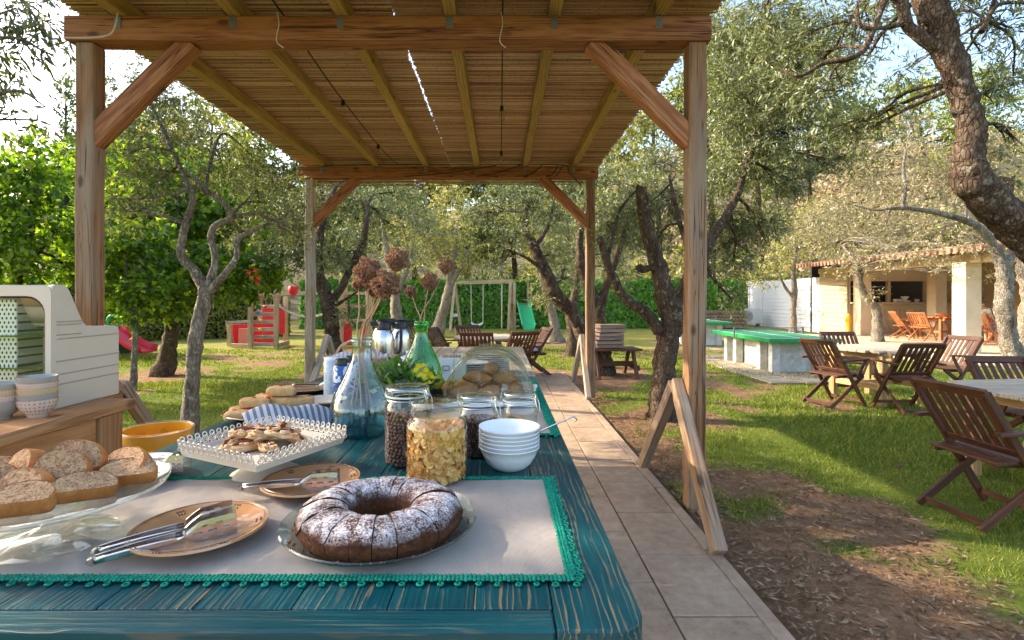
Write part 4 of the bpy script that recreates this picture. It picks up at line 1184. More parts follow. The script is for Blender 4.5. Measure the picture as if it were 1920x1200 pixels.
B().tube([(-0.12, 0, 0.55), (0.12, 0, 0.55)], 0.04, 10).obj('outlet', bpy.data.materials['yellow_paint'], hy, True)
ac = thing('air_conditioner', 'white air conditioner unit at the left end of the white wall', 'air conditioner', (12.6, 26.3, LZ), rz=R(-8))
ac_ = B().box((0, 0, 0.55), (0.95, 0.4, 0.75)).obj('casing', MT['whiteplastic'], ac, bevel=0.03)
b = B()
for k_ in range(6):
    b.torus((-0.2, -0.21, 0.55), 0.04 + k_ * 0.045, 0.007, 20, 5, Matrix.Rotation(PI / 2, 3, 'X'))
b.obj('fan_grille', MT['galv'], ac_, True)
for x_ in (-0.35, 0.35):
    B().box((x_, 0, 0.09), (0.08, 0.4, 0.18)).obj('foot', MT['galv'], ac)
sw = B()
for i in range(20):
    for k_ in range(5):
        sw.box((8.3 + i * 0.17 + 0.08 * (k_ % 2), 24.75 - rnd.random() * 0.05, LZ + 0.11 + k_ * 0.17), (0.155 + rnd.random() * 0.01, 0.22, 0.155))
o = thing('stone_wall', 'low rough stone wall under the hedge left of the white building', 'wall', (11, 24.8, LZ))
s = sw.obj('stones', mottle('rough_stone', [(0.3, (0.12, 0.09, 0.06)), (0.55, (0.26, 0.2, 0.14)), (0.8, (0.4, 0.33, 0.25))], 3, 0.95, 0.5, 0.03), o, bevel=0.03, world=True)
s['kind'] = 'stuff'

# ------------------------------------------------------------------ ping-pong tables
MT['pptop'] = mottle('green_pingpong_paint', [(0.3, (0.02, 0.2, 0.09)), (0.6, (0.035, 0.3, 0.14)), (0.8, (0.06, 0.38, 0.2))], 6, 0.45, 0.05, 0.002)
MT['ppedge'] = mottle('green_edge_paint', [(0.3, (0.005, 0.2, 0.04)), (0.6, (0.01, 0.32, 0.07)), (0.8, (0.02, 0.4, 0.1))], 12, 0.5, 0.2, 0.003)
MT['ppbase'] = mottle('stained_white_concrete', [(0.3, (0.1, 0.085, 0.06)), (0.42, (0.42, 0.4, 0.36)), (0.6, (0.66, 0.66, 0.63)), (0.85, (0.74, 0.74, 0.72))], 2.2, 0.9, 0.4, 0.008)


def pingpong(x0, x1, y0, y1, z, label):
    cx, cy_ = (x0 + x1) / 2, (y0 + y1) / 2
    t = thing('ping_pong_table', label, 'ping-pong table', (cx, cy_, LZ), group='concrete ping-pong tables')
    w, l = x1 - x0, y1 - y0
    z -= LZ
    s = B().box((0, 0, z - 0.036), (w, l, 0.07)).obj('slab', MT['ppedge'], t, bevel=0.01)
    B().box((0, 0, z + 0.003), (w - 0.015, l - 0.015, 0.006)).obj('playing_surface', MT['pptop'], s)
    lw = 0.02
    for xx in (-w / 2 + 0.03, 0, w / 2 - 0.03):
        B().box((xx, 0, z + 0.009), (lw, l - 0.04, 0.002)).obj('line', MT['whiteboard'], s)
    for yy in (-l / 2 + 0.03, l / 2 - 0.03):
        B().box((0, yy, z + 0.0115), (w - 0.04, lw, 0.002)).obj('line', MT['whiteboard'], s)
    nt_ = B()
    nt_.box((0, 0, z + 0.14), (w + 0.12, 0.012, 0.014))
    for k_ in range(41):
        nt_.box((-w / 2 + w * k_ / 40, 0, z + 0.075), (0.003, 0.003, 0.12))
    for k_ in range(5):
        nt_.box((0, 0, z + 0.02 + k_ * 0.025), (w, 0.003, 0.003))
    nt_.obj('net', MT['galv'], t)
    for sx in (-1, 1):
        B().box((sx * (w / 2 + 0.05), 0, z + 0.05), (0.03, 0.03, 0.21)).obj('net_post', MT['galv'], t)
        for yy in (-l / 2 + 0.36, -0.55, 0.55, l / 2 - 0.36):
            B().box((sx * (w / 2 - 0.28), yy, (z - 0.075) / 2), (0.17, 0.15, z - 0.075)).obj('leg', MT['ppbase'], t, bevel=0.015)
    for sx in (-1, 1):
        B().box((sx * (w / 2 - 0.43), 0, (z - 0.08) / 2), (0.1, l - 0.95, z - 0.08)).obj('side_panel', MT['ppbase'], t, bevel=0.01)
    for sy in (-1, 1):
        B().box((0, sy * (l / 2 - 0.41), (z - 0.08) / 2), (w - 0.68, 0.1, z - 0.085)).obj('end_panel', MT['ppbase'], t, bevel=0.01)


pingpong(5.12, 6.5, 9.92, 12.68, 0.66, 'green-topped concrete ping-pong table nearest the lawn chairs')
pingpong(5.55, 7.05, 15.8, 18.5, 0.7, 'green-topped ping-pong table farther back behind the post')
MT['flag'] = mottle('grey_flagstone', [(0.3, (0.2, 0.15, 0.1)), (0.55, (0.34, 0.28, 0.21)), (0.8, (0.45, 0.39, 0.31))], 4, 0.9, 0.3, 0.006)
pv = B().box((5.85, 11.2, LZ - 0.018), (2.5, 4.6, 0.02)).obj('paving', plain('paving_sand', (0.2, 0.15, 0.1), 1, var=0.4))
tag(pv, 'worn flagstones under the nearest ping-pong table', kind='structure')
for i in range(4):
    for j in range(7):
        o = B().box((0, 0, 0), (0.58, 0.6, 0.03)).obj('flagstone', MT['flag'], pv, bevel=0.012, seg=1)
        o.location = (4.93 + i * 0.61 + (rnd.random() - 0.5) * 0.02, 9.25 + j * 0.64 + (rnd.random() - 0.5) * 0.02, LZ + 0.003 + rnd.random() * 0.008)
        o.rotation_euler = ((rnd.random() - 0.5) * 0.02, (rnd.random() - 0.5) * 0.02, (rnd.random() - 0.5) * 0.05)
pv2 = B().box((6.3, 17.1, LZ - 0.016), (2.6, 4.4, 0.02)).obj('paving', MT['flag'])
tag(pv2, 'flagstones under the farther ping-pong table', kind='structure')

# ------------------------------------------------------------------ folding chairs and garden tables
def make_chair(mat):
    t = thing('folding_chair', 'x', 'chair')
    m = MT[mat]
    W2 = 0.26
    for s in (-1, 1):
        plank('stile', (s * W2, 0.24, 0.015), (s * W2, -0.30, 0.885), 0.028, 0.052, m, t, up=(0, 1, 0.6))
        plank('leg', (s * (W2 - 0.034), -0.30, 0.015), (s * (W2 - 0.034), 0.24, 0.43), 0.026, 0.05, m, t, up=(0, -1, 1))
        plank('arm', (s * (W2 + 0.035), -0.26, 0.635), (s * (W2 + 0.035), 0.25, 0.655), 0.05, 0.024, m, t)
        plank('arm_support', (s * (W2 + 0.028), 0.07, 0.40), (s * (W2 + 0.033), 0.2, 0.64), 0.022, 0.045, m, t, up=(0, 1, 0))
    plank('stretcher', (-W2 + 0.04, -0.255, 0.05), (W2 - 0.04, -0.255, 0.05), 0.02, 0.04, m, t)
    plank('stretcher', (-W2 + 0.02, 0.195, 0.088), (W2 - 0.02, 0.195, 0.088), 0.02, 0.04, m, t)
    plank('top_rail', (-W2 - 0.012, -0.298, 0.878), (W2 + 0.012, -0.298, 0.878), 0.026, 0.07, m, t, up=(0, -0.55, 0.85))
    plank('lower_rail', (-W2 + 0.015, -0.062, 0.5), (W2 - 0.015, -0.062, 0.5), 0.022, 0.055, m, t, up=(0, -0.55, 0.85))
    for i in range(7):
        x_ = -0.204 + i * 0.068
        plank('back_slat', (x_, -0.075, 0.52), (x_, -0.282, 0.85), 0.044, 0.012, m, t, up=(0, 1, 0.6), bevel=0.003)
    for i in range(6):
        y_ = -0.17 + i * 0.078
        plank('seat_slat', (-W2 + 0.016, y_, 0.435 + 0.003 * i), (W2 - 0.016, y_, 0.435 + 0.003 * i), 0.071, 0.018, m, t, bevel=0.003)
    for s in (-1, 1):
        plank('seat_rail', (s * (W2 - 0.06), -0.2, 0.415), (s * (W2 - 0.06), 0.25, 0.425), 0.024, 0.03, m, t)
    return t


def facing(dx, dy):
    return math.atan2(-dx, dy)


CH = []


def chair(x, y, dx, dy, label, mat='chair', group='dark folding chairs on the lawn', z=LZ):
    src = [c for c in CH if c[1] == mat]
    c = make_chair(mat) if not src else copy_tree(src[0][0])
    CH.append((c, mat))
    c.location = (x, y, z)
    c.rotation_euler = (0, 0, facing(dx, dy))
    c['label'] = label
    c['group'] = group
    return c


def garden_table(x, y, rz, label, w=1.15, mat='paleboard', leg='tableleg', z=LZ, h=0.74, group='plank-topped garden tables'):
    t = thing('garden_table', label, 'table', (x, y, z), rz, group)
    k = 8
    pw = w / k
    for i in range(k):
        yy = -w / 2 + (i + 0.5) * pw
        cut = 0.2 if i in (0, k - 1) else (0.07 if i in (1, k - 2) else 0)
        plank('top_board', (-w / 2 + cut, yy, h), (w / 2 - cut, yy, h), pw - 0.006, 0.034, MT[mat], t, bevel=0.004)
    for sx in (-1, 1):
        for sy in (-1, 1):
            plank('leg', (sx * 0.36, sy * 0.36, 0.0), (sx * 0.36, sy * 0.36, h - 0.018), 0.085, 0.085, MT[leg], t, up=(1, 0, 0), bevel=0.006)
        plank('apron', (sx * 0.36, -0.5, h - 0.065), (sx * 0.36, 0.5, h - 0.065), 0.035, 0.09, MT[leg], t)
        plank('stretcher', (sx * 0.36, -0.31, 0.26), (sx * 0.36, 0.31, 0.26), 0.04, 0.08, MT[leg], t)
        plank('brace', (sx * 0.33, 0, 0.28), (sx * 0.08, 0, h - 0.03), 0.05, 0.06, MT[leg], t, up=(0, 1, 0))
    plank('stretcher', (-0.34, 0, 0.26), (0.34, 0, 0.26), 0.05, 0.08, MT[leg], t)
    return t


garden_table(5.42, 7.55, R(18), 'pale board table with cut corners between four dark chairs on the lawn', w=1.08)
chair(4.62, 7.22, 1, 0.25, 'dark folding armchair at the left of the lawn table, side on')
chair(5.3, 6.83, 0.0, 1.0, 'dark folding armchair nearest the viewer at the middle lawn table')
chair(6.62, 7.75, -1, -0.1, 'dark folding armchair on the terrace side of the lawn table')
chair(5.6, 8.45, -0.15, -1, 'dark folding armchair behind the lawn table near the ping-pong slab')
garden_table(4.35, 4.05, R(8), 'pale board table cut off by the right edge of the picture')
chair(3.3, 3.52, 1, 0.06, 'large dark folding armchair nearest the camera at the right edge')
chair(4.8, 4.78, -0.05, -1, 'dark folding armchair behind the table at the right edge')
garden_table(-0.15, 9.75, R(30), 'grey board table behind the stacked plates', w=1.25)
gp = 'dark folding chairs on the lawn'
chair(-1.02, 9.9, 1, -0.35, 'dark chair left of the far table beside the green bottle')
chair(-0.55, 10.6, 0.5, -1, 'dark chair behind the far table, half hidden by its top')
chair(-0.35, 8.85, 0.1, 1, 'dark chair with its back to us in front of the far table')
chair(0.28, 9.0, -0.5, 0.9, 'dark chair turned in at the right of the far table')
cc = chair(0.62, 9.95, -1, -0.25, 'dark chair with a pale blue cushion at the path end')
cu = thing('cushion', 'pale blue seat cushion on the chair at the path end', 'cushion', (0.62, 9.95, LZ + 0.452), facing(-1, -0.25))
b = B()
b.ball((0, 0.03, 0.035), 1, 16, 8, (0.21, 0.2, 0.035))
b.obj('pad', plain('pale_blue_fabric', (0.5, 0.56, 0.66), 0.9, var=0.2, vs_=60), cu, True)
chair(-1.75, 11.2, 0.6, -0.5, 'dark chair glimpsed between the flasks and the green bottle')

tg = garden_table(14.6, 17.3, R(5), 'orange teak table on the bar terrace', 1.1, 'teak', 'teak', 0.07, 0.74, None)
gt = 'teak folding chairs on the terrace'
chair(13.5, 16.7, 1, 0.35, 'sunlit teak folding chair left of the terrace table', 'teak', gt, 0.07)
chair(13.65, 17.7, 1, -0.3, 'teak folding chair half hidden behind the sunlit one', 'teak', gt, 0.07)
chair(14.9, 16.45, -0.3, 1, 'teak folding chair in front of the terrace table', 'teak', gt, 0.07)
chair(14.2, 15.4, 1, 0.3, 'teak folding chair the seated person uses', 'teak', gt, 0.07)
tg2 = garden_table(15.4, 15.7, R(5), 'orange teak table the seated person faces', 1.0, 'teak', 'teak', 0.07, 0.74, None)
bw = thing('bowl', 'terracotta bowl on the terrace table', 'bowl', (14.5, 17.1, 0.83))
B().lathe([(0, 0.0), (0.1, 0), (0.2, 0.09), (0.21, 0.1), (0.19, 0.095), (0.09, 0.012), (0, 0.012)], 18).obj('dish', plain('orange_clay', (0.6, 0.3, 0.15), 0.6), bw, True)

# ------------------------------------------------------------------ seated person on the terrace
def skin_body(name, verts, edges, radii, mat, parent, sub=2):
    me = bpy.data.meshes.new(name)
    me.from_pydata(verts, edges, [])
    o = link(name, me, mat, parent)
    mod = o.modifiers.new('skin', 'SKIN')
    for i, r in enumerate(radii):
        sv = me.skin_vertices[0].data[i]
        sv.radius = (r, r) if not isinstance(r, tuple) else r
        sv.use_root = (i == 0)
    mod.use_smooth_shade = True
    ss = o.modifiers.new('sub', 'SUBSURF')
    ss.levels = ss.render_levels = sub
    return o


MT['skin'] = plain('skin', (0.55, 0.3, 0.2), 0.5, sss=0.1, var=0.05)
pe = thing('person', 'seated person in a pale top with reddish tied-back hair on the terrace', 'person', (14.2, 15.4, 0.07), facing(1, 0.3))
# local: +y is forward, seat at z 0.45
vb = [(0, -0.05, 0.55), (0, -0.10, 0.72), (0, -0.10, 0.92), (0, -0.06, 1.05), (0, -0.02, 1.14), (0, 0.01, 1.22), (0, 0.02, 1.32),
      (0.18, -0.06, 1.02), (0.22, 0.02, 0.84), (0.18, 0.2, 0.7), (0.12, 0.34, 0.72),
      (-0.18, -0.06, 1.02), (-0.22, 0.02, 0.84), (-0.18, 0.2, 0.7), (-0.12, 0.34, 0.72),
      (0.1, 0.05, 0.54), (0.12, 0.4, 0.54), (0.13, 0.42, 0.28), (0.13, 0.4, 0.06), (0.13, 0.52, 0.04),
      (-0.1, 0.05, 0.54), (-0.12, 0.4, 0.54), (-0.13, 0.42, 0.28), (-0.13, 0.4, 0.06), (-0.13, 0.52, 0.04)]
eb = [(0, 1), (1, 2), (2, 3), (3, 4), (4, 5), (5, 6), (3, 7), (7, 8), (8, 9), (9, 10), (3, 11), (11, 12), (12, 13), (13, 14), (0, 15), (15, 16), (16, 17), (17, 18), (18, 19), (0, 20), (20, 21), (21, 22), (22, 23), (23, 24)]
rb = [0.13, 0.125, 0.135, 0.12, 0.055, 0.085, 0.075, 0.06, 0.045, 0.036, 0.028, 0.06, 0.045, 0.036, 0.028, 0.085, 0.065, 0.055, 0.04, 0.03, 0.085, 0.065, 0.055, 0.04, 0.03]
skin_body('body', vb, eb, rb, MT['skin'], pe)
skin_body('shirt', [(0, -0.05, 0.52), (0, -0.10, 0.72), (0, -0.10, 0.92), (0, -0.06, 1.06), (0.18, -0.06, 1.02), (0.21, 0.0, 0.9), (-0.18, -0.06, 1.02), (-0.21, 0.0, 0.9)],
          [(0, 1), (1, 2), (2, 3), (3, 4), (4, 5), (3, 6), (6, 7)], [0.15, 0.145, 0.155, 0.125, 0.078, 0.064, 0.078, 0.064], plain('ivory_cotton', (0.68, 0.62, 0.52), 0.9, var=0.1), pe)
skin_body('shorts', [(0, -0.02, 0.53), (0.1, 0.08, 0.535), (0.115, 0.28, 0.54), (-0.1, 0.08, 0.535), (-0.115, 0.28, 0.54)], [(0, 1), (1, 2), (0, 3), (3, 4)], [0.14, 0.1, 0.085, 0.1, 0.085], plain('grey_denim', (0.2, 0.23, 0.3), 0.9), pe)
b = B()
b.ball((0, -0.01, 1.29), 0.105, 14, 10, (0.95, 1.05, 1.08))
b.ball((0, -0.13, 1.27), 0.045, 10, 7)
b.obj('hair', plain('auburn_hair', (0.14, 0.05, 0.025), 0.6, var=0.3, vs_=60), pe, True)

# ------------------------------------------------------------------ picnic bench with boxes
pb = thing('picnic_bench', 'brown slatted picnic bench beside the dark olive', 'bench', (2.05, 9.75, LZ), R(4))
for i in range(5):
    plank('seat_board', (-0.35, -0.18 + i * 0.12, 0.52), (0.55, -0.18 + i * 0.12, 0.52), 0.11, 0.04, MT['chair'], pb)
for x_ in (-0.3, 0.4):
    for s in (-1, 1):
        plank('leg', (x_, s * 0.4, 0.0), (x_, s * 0.12, 0.5), 0.05, 0.09, MT['chair'], pb, up=(0, 1, 1))
    plank('cross_bar', (x_ + 0.05, -0.32, 0.2), (x_ + 0.05, 0.32, 0.2), 0.04, 0.09, MT['chair'], pb)
plank('stretcher', (-0.35, 0, 0.25), (0.45, 0, 0.25), 0.05, 0.09, MT['chair'], pb)
for k_, (z_, w_, lab) in enumerate(((0.545, 0.5, 'lowest'), (0.69, 0.47, 'middle'), (0.835, 0.49, 'top'))):
    bx_ = thing('wooden_crate', lab + ' of three brown crates stacked on the picnic bench', 'crate', (2.03 + 0.01 * k_, 9.78, LZ + z_), R(3 + 4 * k_), 'crates on the picnic bench')
    for s in (-1, 1):
        for j in range(2):
            plank('side_slat', (-w_ / 2, s * 0.17, 0.035 + j * 0.068), (w_ / 2, s * 0.17, 0.035 + j * 0.068), 0.018, 0.058, MT['bridge'], bx_)
            plank('end_slat', (s * (w_ / 2 - 0.01), -0.16, 0.035 + j * 0.068), (s * (w_ / 2 - 0.01), 0.16, 0.035 + j * 0.068), 0.018, 0.058, MT['bridge'], bx_)
    for j in range(3):
        plank('base_slat', (-w_ / 2, -0.11 + j * 0.11, 0.008), (w_ / 2, -0.11 + j * 0.11, 0.008), 0.09, 0.012, MT['bridge'], bx_)
    if k_ == 2:
        for j in range(3):
            plank('lid_slat', (-w_ / 2, -0.11 + j * 0.11, 0.142), (w_ / 2, -0.11 + j * 0.11, 0.142), 0.1, 0.014, MT['tableleg'], bx_)

# ------------------------------------------------------------------ playground
MT['red'] = plain('red_plastic', (0.62, 0.012, 0.03), 0.35, var=0.1, vs_=5)
MT['green'] = plain('green_plastic', (0.03, 0.42, 0.16), 0.35, var=0.1, vs_=5)
ps = thing('climbing_frame', 'wooden climbing frame with red panels and a rope bridge', 'play frame', (-7.2, 15.6, LZ))
D0 = 15.3


def pp(px, py, d_=D0):
    return at(px, py, d_)


def pst(px, y0, y1, d_=D0, w=0.11):
    plank('post', pp(px, y0, d_), pp(px, y1, d_), w, w, MT['play'], ps, up=(1, 0, 0), world=True)


for px_, ya, yb, d_ in ((470, 652, 560, 15.2), (518, 652, 552, 15.2), (488, 648, 545, 16.6), (536, 647, 556, 16.2), (431, 649, 606, 15.6)):
    pst(px_, ya, yb, d_)
for i in range(6):
    y_ = 646 - i * 14.2
    plank('climbing_board', pp(472, y_), pp(518, y_), 0.03, 0.11, MT['greywood'], ps, world=True)
for i, (x_, y_, c_) in enumerate(((497, 575, (0.6, 0.02, 0.04)), (484, 586, (0.02, 0.15, 0.5)), (491, 601, (0.6, 0.25, 0.12)), (488, 617, (0.7, 0.5, 0.02)), (495, 631, (0.02, 0.3, 0.16)))):
    p = pp(x_, y_, 15.22)
    B().ball((p.x, p.y, p.z), 0.05, 10, 7, (1.1, 0.7, 0.9)).obj('climbing_hold', plain('hold_paint_%d' % i, c_, 0.4), ps, True, world=True)
for x0, x1, y0, y1, d_ in ((492, 517, 646, 576, 16.0), (522, 534, 626, 581, 15.7), (435, 468, 645, 608, 15.75), (474, 492, 642, 600, 16.3)):
    a, c_ = pp(x0, y0, d_), pp(x1, y1, d_)
    B().box((a + c_) / 2, (c_.x - a.x, 0.03, c_.z - a.z)).obj('red_panel', MT['red'], ps, bevel=0.01, world=True)
a, c_ = pp(447, 646, 15.6), pp(466, 616, 15.6)
B().box((a + c_) / 2, (c_.x - a.x, 0.03, c_.z - a.z)).obj('bow_panel', plain('pale_red', (0.66, 0.2, 0.16), 0.5), ps, bevel=0.06, world=True)  # lighter red panel set over the red one behind
plank('bow_rail', pp(424, 605, 15.5), pp(468, 603, 15.4), 0.06, 0.08, MT['greywood'], ps, world=True)
plank('bow_stem', pp(427, 606, 15.6), pp(436, 647, 15.6), 0.05, 0.12, MT['greywood'], ps, up=(1, 0, 0), world=True)
plank('sill', pp(434, 647, 15.3), pp(470, 648, 15.2), 0.08, 0.09, MT['play'], ps, world=True)
plank('sill', pp(520, 648, 15.2), pp(540, 642, 16), 0.1, 0.14, MT['play'], ps, world=True)
plank('deck_rail', pp(472, 575, 15.25), pp(518, 575, 15.25), 0.05, 0.1, MT['play'], ps, world=True)
for i in range(9):
    px_ = 476 + i * 8
    plank('railing_slat', pp(px_, 572, 16.5), pp(px_, 545 + (i % 3), 16.5), 0.07, 0.03, MT['bridge'], ps, up=(1, 0, 0), world=True)
plank('top_rail', pp(470, 551, 16.4), pp(640, 549, 16.4), 0.05, 0.11, MT['play'], ps, world=True)
for i in range(14):
    s_ = i / 13
    px_ = 524 + s_ * 110
    y_ = 573 + 20 * (1 - (2 * s_ - 1) ** 2)
    plank('bridge_board', pp(px_, y_, 15.4), pp(px_, y_ - 1, 16.4), 0.1, 0.03, MT['bridge'], ps, world=True)
for d_ in (15.4, 16.4):
    B().tube([pp(524 + s_ / 10 * 110, 573 + 20 * (1 - (s_ / 5 - 1) ** 2) + 1.5, d_) for s_ in range(11)], 0.025, 6).obj('bridge_rope', MT['twine'], ps, True, world=True)
for px_, d_ in ((640, 15.4), (690, 15.4), (648, 16.6), (694, 16.6)):
    pst(px_, 650, 520, d_)
for y_, d_ in ((574, 15.35), (601, 15.35), (532, 16.5), (550, 16.5)):
    plank('tower_rail', pp(636, y_, d_), pp(695, y_, d_), 0.06, 0.09, MT['play'], ps, world=True)
for x0, x1 in ((641, 660), (678, 690)):
    a, c_ = pp(x0, 648, 15.6), pp(x1, 606, 15.6)
    B().box((a + c_) / 2, (c_.x - a.x, 0.03, c_.z - a.z)).obj('red_panel', MT['red'], ps, bevel=0.01, world=True)
p = pp(550, 545, 15.3)
b = B().lathe([(0, 0), (0.07, 0.02), (0.13, 0.1), (0.15, 0.2), (0.12, 0.28), (0, 0.3)], 12, (p.x, p.y, p.z - 0.15)).obj('red_cap', MT['red'], ps, True, world=True)
# trumpet-vine blossoms glowing red in the leaves above the frame
for i, (px_, py_, d_) in enumerate(((468, 510, 9.6), (474, 520, 9.6), (480, 506, 9.7), (486, 520, 9.6), (484, 530, 9.7))):
    p = at(px_, py_, d_)
    t = thing('blossom', 'small red-orange blossom in the leaves above the climbing frame', 'flower', p, group='red blossoms in the broadleaf tree')
    b = B()
    for k_ in range(5):
        q = k_ * 2 * PI / 5
        b.add([(0, 0, 0), (0.03 * math.cos(q - 0.5), -0.02, 0.03 * math.sin(q - 0.5)), (0.065 * math.cos(q), -0.05, 0.065 * math.sin(q)), (0.03 * math.cos(q + 0.5), -0.02, 0.03 * math.sin(q + 0.5))], [(0, 1, 2, 3)])
    b.obj('petals', MT['blossom'] if 'blossom' in MT else MT.setdefault('blossom', plain('red_blossom', (0.7, 0.08, 0.03), 0.6)), t)

sg = thing('swing_set', 'wooden swing set in front of the ivy hedge', 'swing', (0.0, 24.0, LZ))
D1 = 24.0
plank('cross_beam', pp(852, 530, D1), pp(962, 528, D1), 0.14, 0.16, MT['play'], sg, world=True)
for px_, d_ in ((844, 23.2), (864, 24.6)):
    plank('leg', at(px_, 558 + F * (EYE - LZ) / d_, d_), pp(853, 528, D1), 0.12, 0.12, MT['play'], sg, up=(1, 0, 0), world=True)
for px_, d_ in ((953, 23.4), (959, 24.6)):
    plank('leg', at(px_, 558 + F * (EYE - LZ) / d_, d_), pp(957, 528, D1), 0.12, 0.12, MT['play'], sg, up=(1, 0, 0), world=True)
plank('tie', pp(846, 591, 23.6), pp(858, 591, 23.6), 0.05, 0.14, MT['whiteboard'], sg, world=True)
for px_ in (883, 906):
    B().tube([pp(px_, 532, D1), pp(px_ + (1 if px_ < 890 else -0.5), 606, D1)], 0.02, 6).obj('rope', MT['twine'], sg, True, world=True)
B().tube([pp(941, 532, D1), pp(941, 616, D1)], 0.035, 7).obj('climbing_rope', MT['twine'], sg, True, world=True)
B().tube(curve_pts([tuple(pp(884, 605, D1)), tuple(pp(889, 609, D1)), tuple(pp(900, 609, D1)), tuple(pp(905.5, 605, D1))], 4), 0.05, 8).obj('swing_seat', MT['whiteboard'], sg, True, world=True)

gs = thing('green_slide', 'bright green slide with a wooden ladder tower by the hedge', 'slide', (1.1, 23.6, LZ))
for px_, d_ in ((963, 24.6), (990, 24.6), (996, 24.6), (965, 23.6)):
    plank('post', at(px_, 558 + F * (EYE - LZ) / d_, d_), pp(px_, 530, d_), 0.1, 0.1, MT['play'], gs, up=(1, 0, 0), world=True)
for i in range(4):
    plank('rung', pp(958, 612 - i * 12, 24.0), pp(974, 612 - i * 12, 24.0), 0.05, 0.06, MT['play'], gs, world=True)
plank('deck', pp(953, 571, 24.2), pp(1000, 570, 24.2), 0.7, 0.08, MT['play'], gs, world=True)
b = B()
vs_, fs = [], []
for i in range(9):
    s_ = i / 8
    y_ = 24.0 - 2.6 * s_
    z_ = 1.15 - 1.12 * (s_ ** 1.15) + 0.06 * max(0, s_ - 0.85) * 8
    cx = 1.05 + 0.15 * s_
    for xx, dz in ((-0.3, 0.22), (-0.27, 0.22), (-0.22, 0.0), (0.22, 0.0), (0.27, 0.22), (0.3, 0.22)):
        vs_.append((cx + xx, y_, z_ + dz))
for i in range(8):
    for j in range(5):
        fs.append((i * 6 + j, i * 6 + j + 1, i * 6 + j + 7, i * 6 + j + 6))
o = b.add(vs_, fs).obj('chute', MT['green'], gs, True, world=True)
o.modifiers.new('s', 'SOLIDIFY').thickness = 0.03
rs = thing('red_slide', 'red plastic slide with a green hand arch behind the cream display case', 'slide', (-9.6, 13.2, LZ))
b = B()
vs_, fs = [], []
prof = [(210, 618), (222, 625), (235, 638), (250, 650), (265, 657), (280, 661)]
for i, (px_, py_) in enumerate(prof):
    c0 = at(px_, py_, 12.6)
    for yy, dz in ((-0.24, 0.16), (-0.2, 0.0), (0.2, 0.0), (0.24, 0.16)):
        vs_.append((c0.x, 12.6 + yy * 1.4, max(c0.z, 0.02) + dz))
for i in range(len(prof) - 1):
    for j in range(3):
        fs.append((i * 4 + j, i * 4 + j + 1, i * 4 + j + 5, i * 4 + j + 4))
o = b.add(vs_, fs).obj('chute', MT['red'], rs, True, world=True)
o.modifiers.new('s', 'SOLIDIFY').thickness = 0.03
p0 = at(203, 610, 12.6)
plank('ladder_side', (p0.x - 0.1, 12.45, LZ), (p0.x, 12.45, 0.9), 0.05, 0.06, MT['red'], rs, up=(1, 0, 0), world=True)
plank('ladder_side', (p0.x - 0.1, 12.85, LZ), (p0.x, 12.85, 0.9), 0.05, 0.06, MT['red'], rs, up=(1, 0, 0), world=True)
for k_ in range(3):
    plank('rung', (p0.x - 0.08 + k_ * 0.03, 12.47, 0.2 + k_ * 0.22), (p0.x - 0.08 + k_ * 0.03, 12.83, 0.2 + k_ * 0.22), 0.05, 0.04, MT['red'], rs, world=True)
B().tube(curve_pts([tuple(at(201, 615, 12.5)), tuple(at(203, 596, 12.5)), tuple(at(213, 592, 12.5)), tuple(at(222, 598, 12.5)), tuple(at(223, 612, 12.5))], 4), 0.035, 7).obj('hand_arch', MT['green'], rs, True, world=True)

# ------------------------------------------------------------------ pine counter, display case, bin
ct = thing('pine_counter', 'rough pine counter at the left carrying the cream display case', 'counter', (-2.45, 1.9, LZ))
CX = -1.985
for i in range(5):
    x_ = CX - 0.1 - i * 0.2
    plank('top_board', (x_, 0.7, 0.875), (x_, 2.86 + (0.18 if i in (1, 2) else 0.0), 0.875), 0.196, 0.05, MT['pine'], ct, world=True, bevel=0.006)
plank('apron', (CX - 0.06, 0.7, 0.785), (CX - 0.06, 2.62, 0.785), 0.05, 0.13, MT['pine'], ct, world=True, bevel=0.006)
plank('apron', (CX - 0.94, 0.7, 0.785), (CX - 0.94, 2.7, 0.785), 0.05, 0.13, MT['pine'], ct, world=True, bevel=0.006)
for x_ in (CX - 0.1, CX - 0.92):
    for y_ in (2.71, 2.03, 0.85):
        plank('leg', (x_ + 0.005, y_, LZ), (x_ + 0.005, y_, 0.85 if y_ > 2.5 else 0.72), 0.15, 0.15, MT['pine'], ct, up=(1, 0, 0), world=True, bevel=0.008)
plank('end_rail', (CX - 0.9, 2.71, 0.78), (CX - 0.2, 2.71, 0.78), 0.05, 0.12, MT['pine'], ct, world=True)
hk = B().tube(curve_pts([(-1.97, 2.42, 0.72), (-1.965, 2.42, 0.6), (-1.95, 2.4, 0.52), (-1.9, 2.38, 0.5), (-1.875, 2.38, 0.53)], 5), 0.008, 7).obj('rail_hook', MT['chrome'], ct, True, world=True)

dc = thing('display_case', 'cream retro food display case with rounded glass window', 'display case', (-2.48, 2.765, 0.9))
MT['ivory'] = plain('ivory_enamel', (0.62, 0.53, 0.41), 0.35, var=0.03, vs_=6)
prof = [(2.545, 0.0), (2.545, 0.60), (2.56, 0.614), (2.628, 0.613), (2.652, 0.585), (2.69, 0.51), (2.735, 0.425), (2.765, 0.40), (2.96, 0.393), (2.985, 0.385), (2.995, 0.36), (2.995, 0.0)]
b = B()
x0, x1 = -2.82, -2.18
n_ = len(prof)
b.add([(x0, y_, 0.9 + z_) for y_, z_ in prof] + [(x1, y_, 0.9 + z_) for y_, z_ in prof],
      [tuple(range(n_)), tuple(range(2 * n_ - 1, n_ - 1, -1))] + [(i, n_ + i, n_ + (i + 1) % n_, (i + 1) % n_) for i in range(n_)])
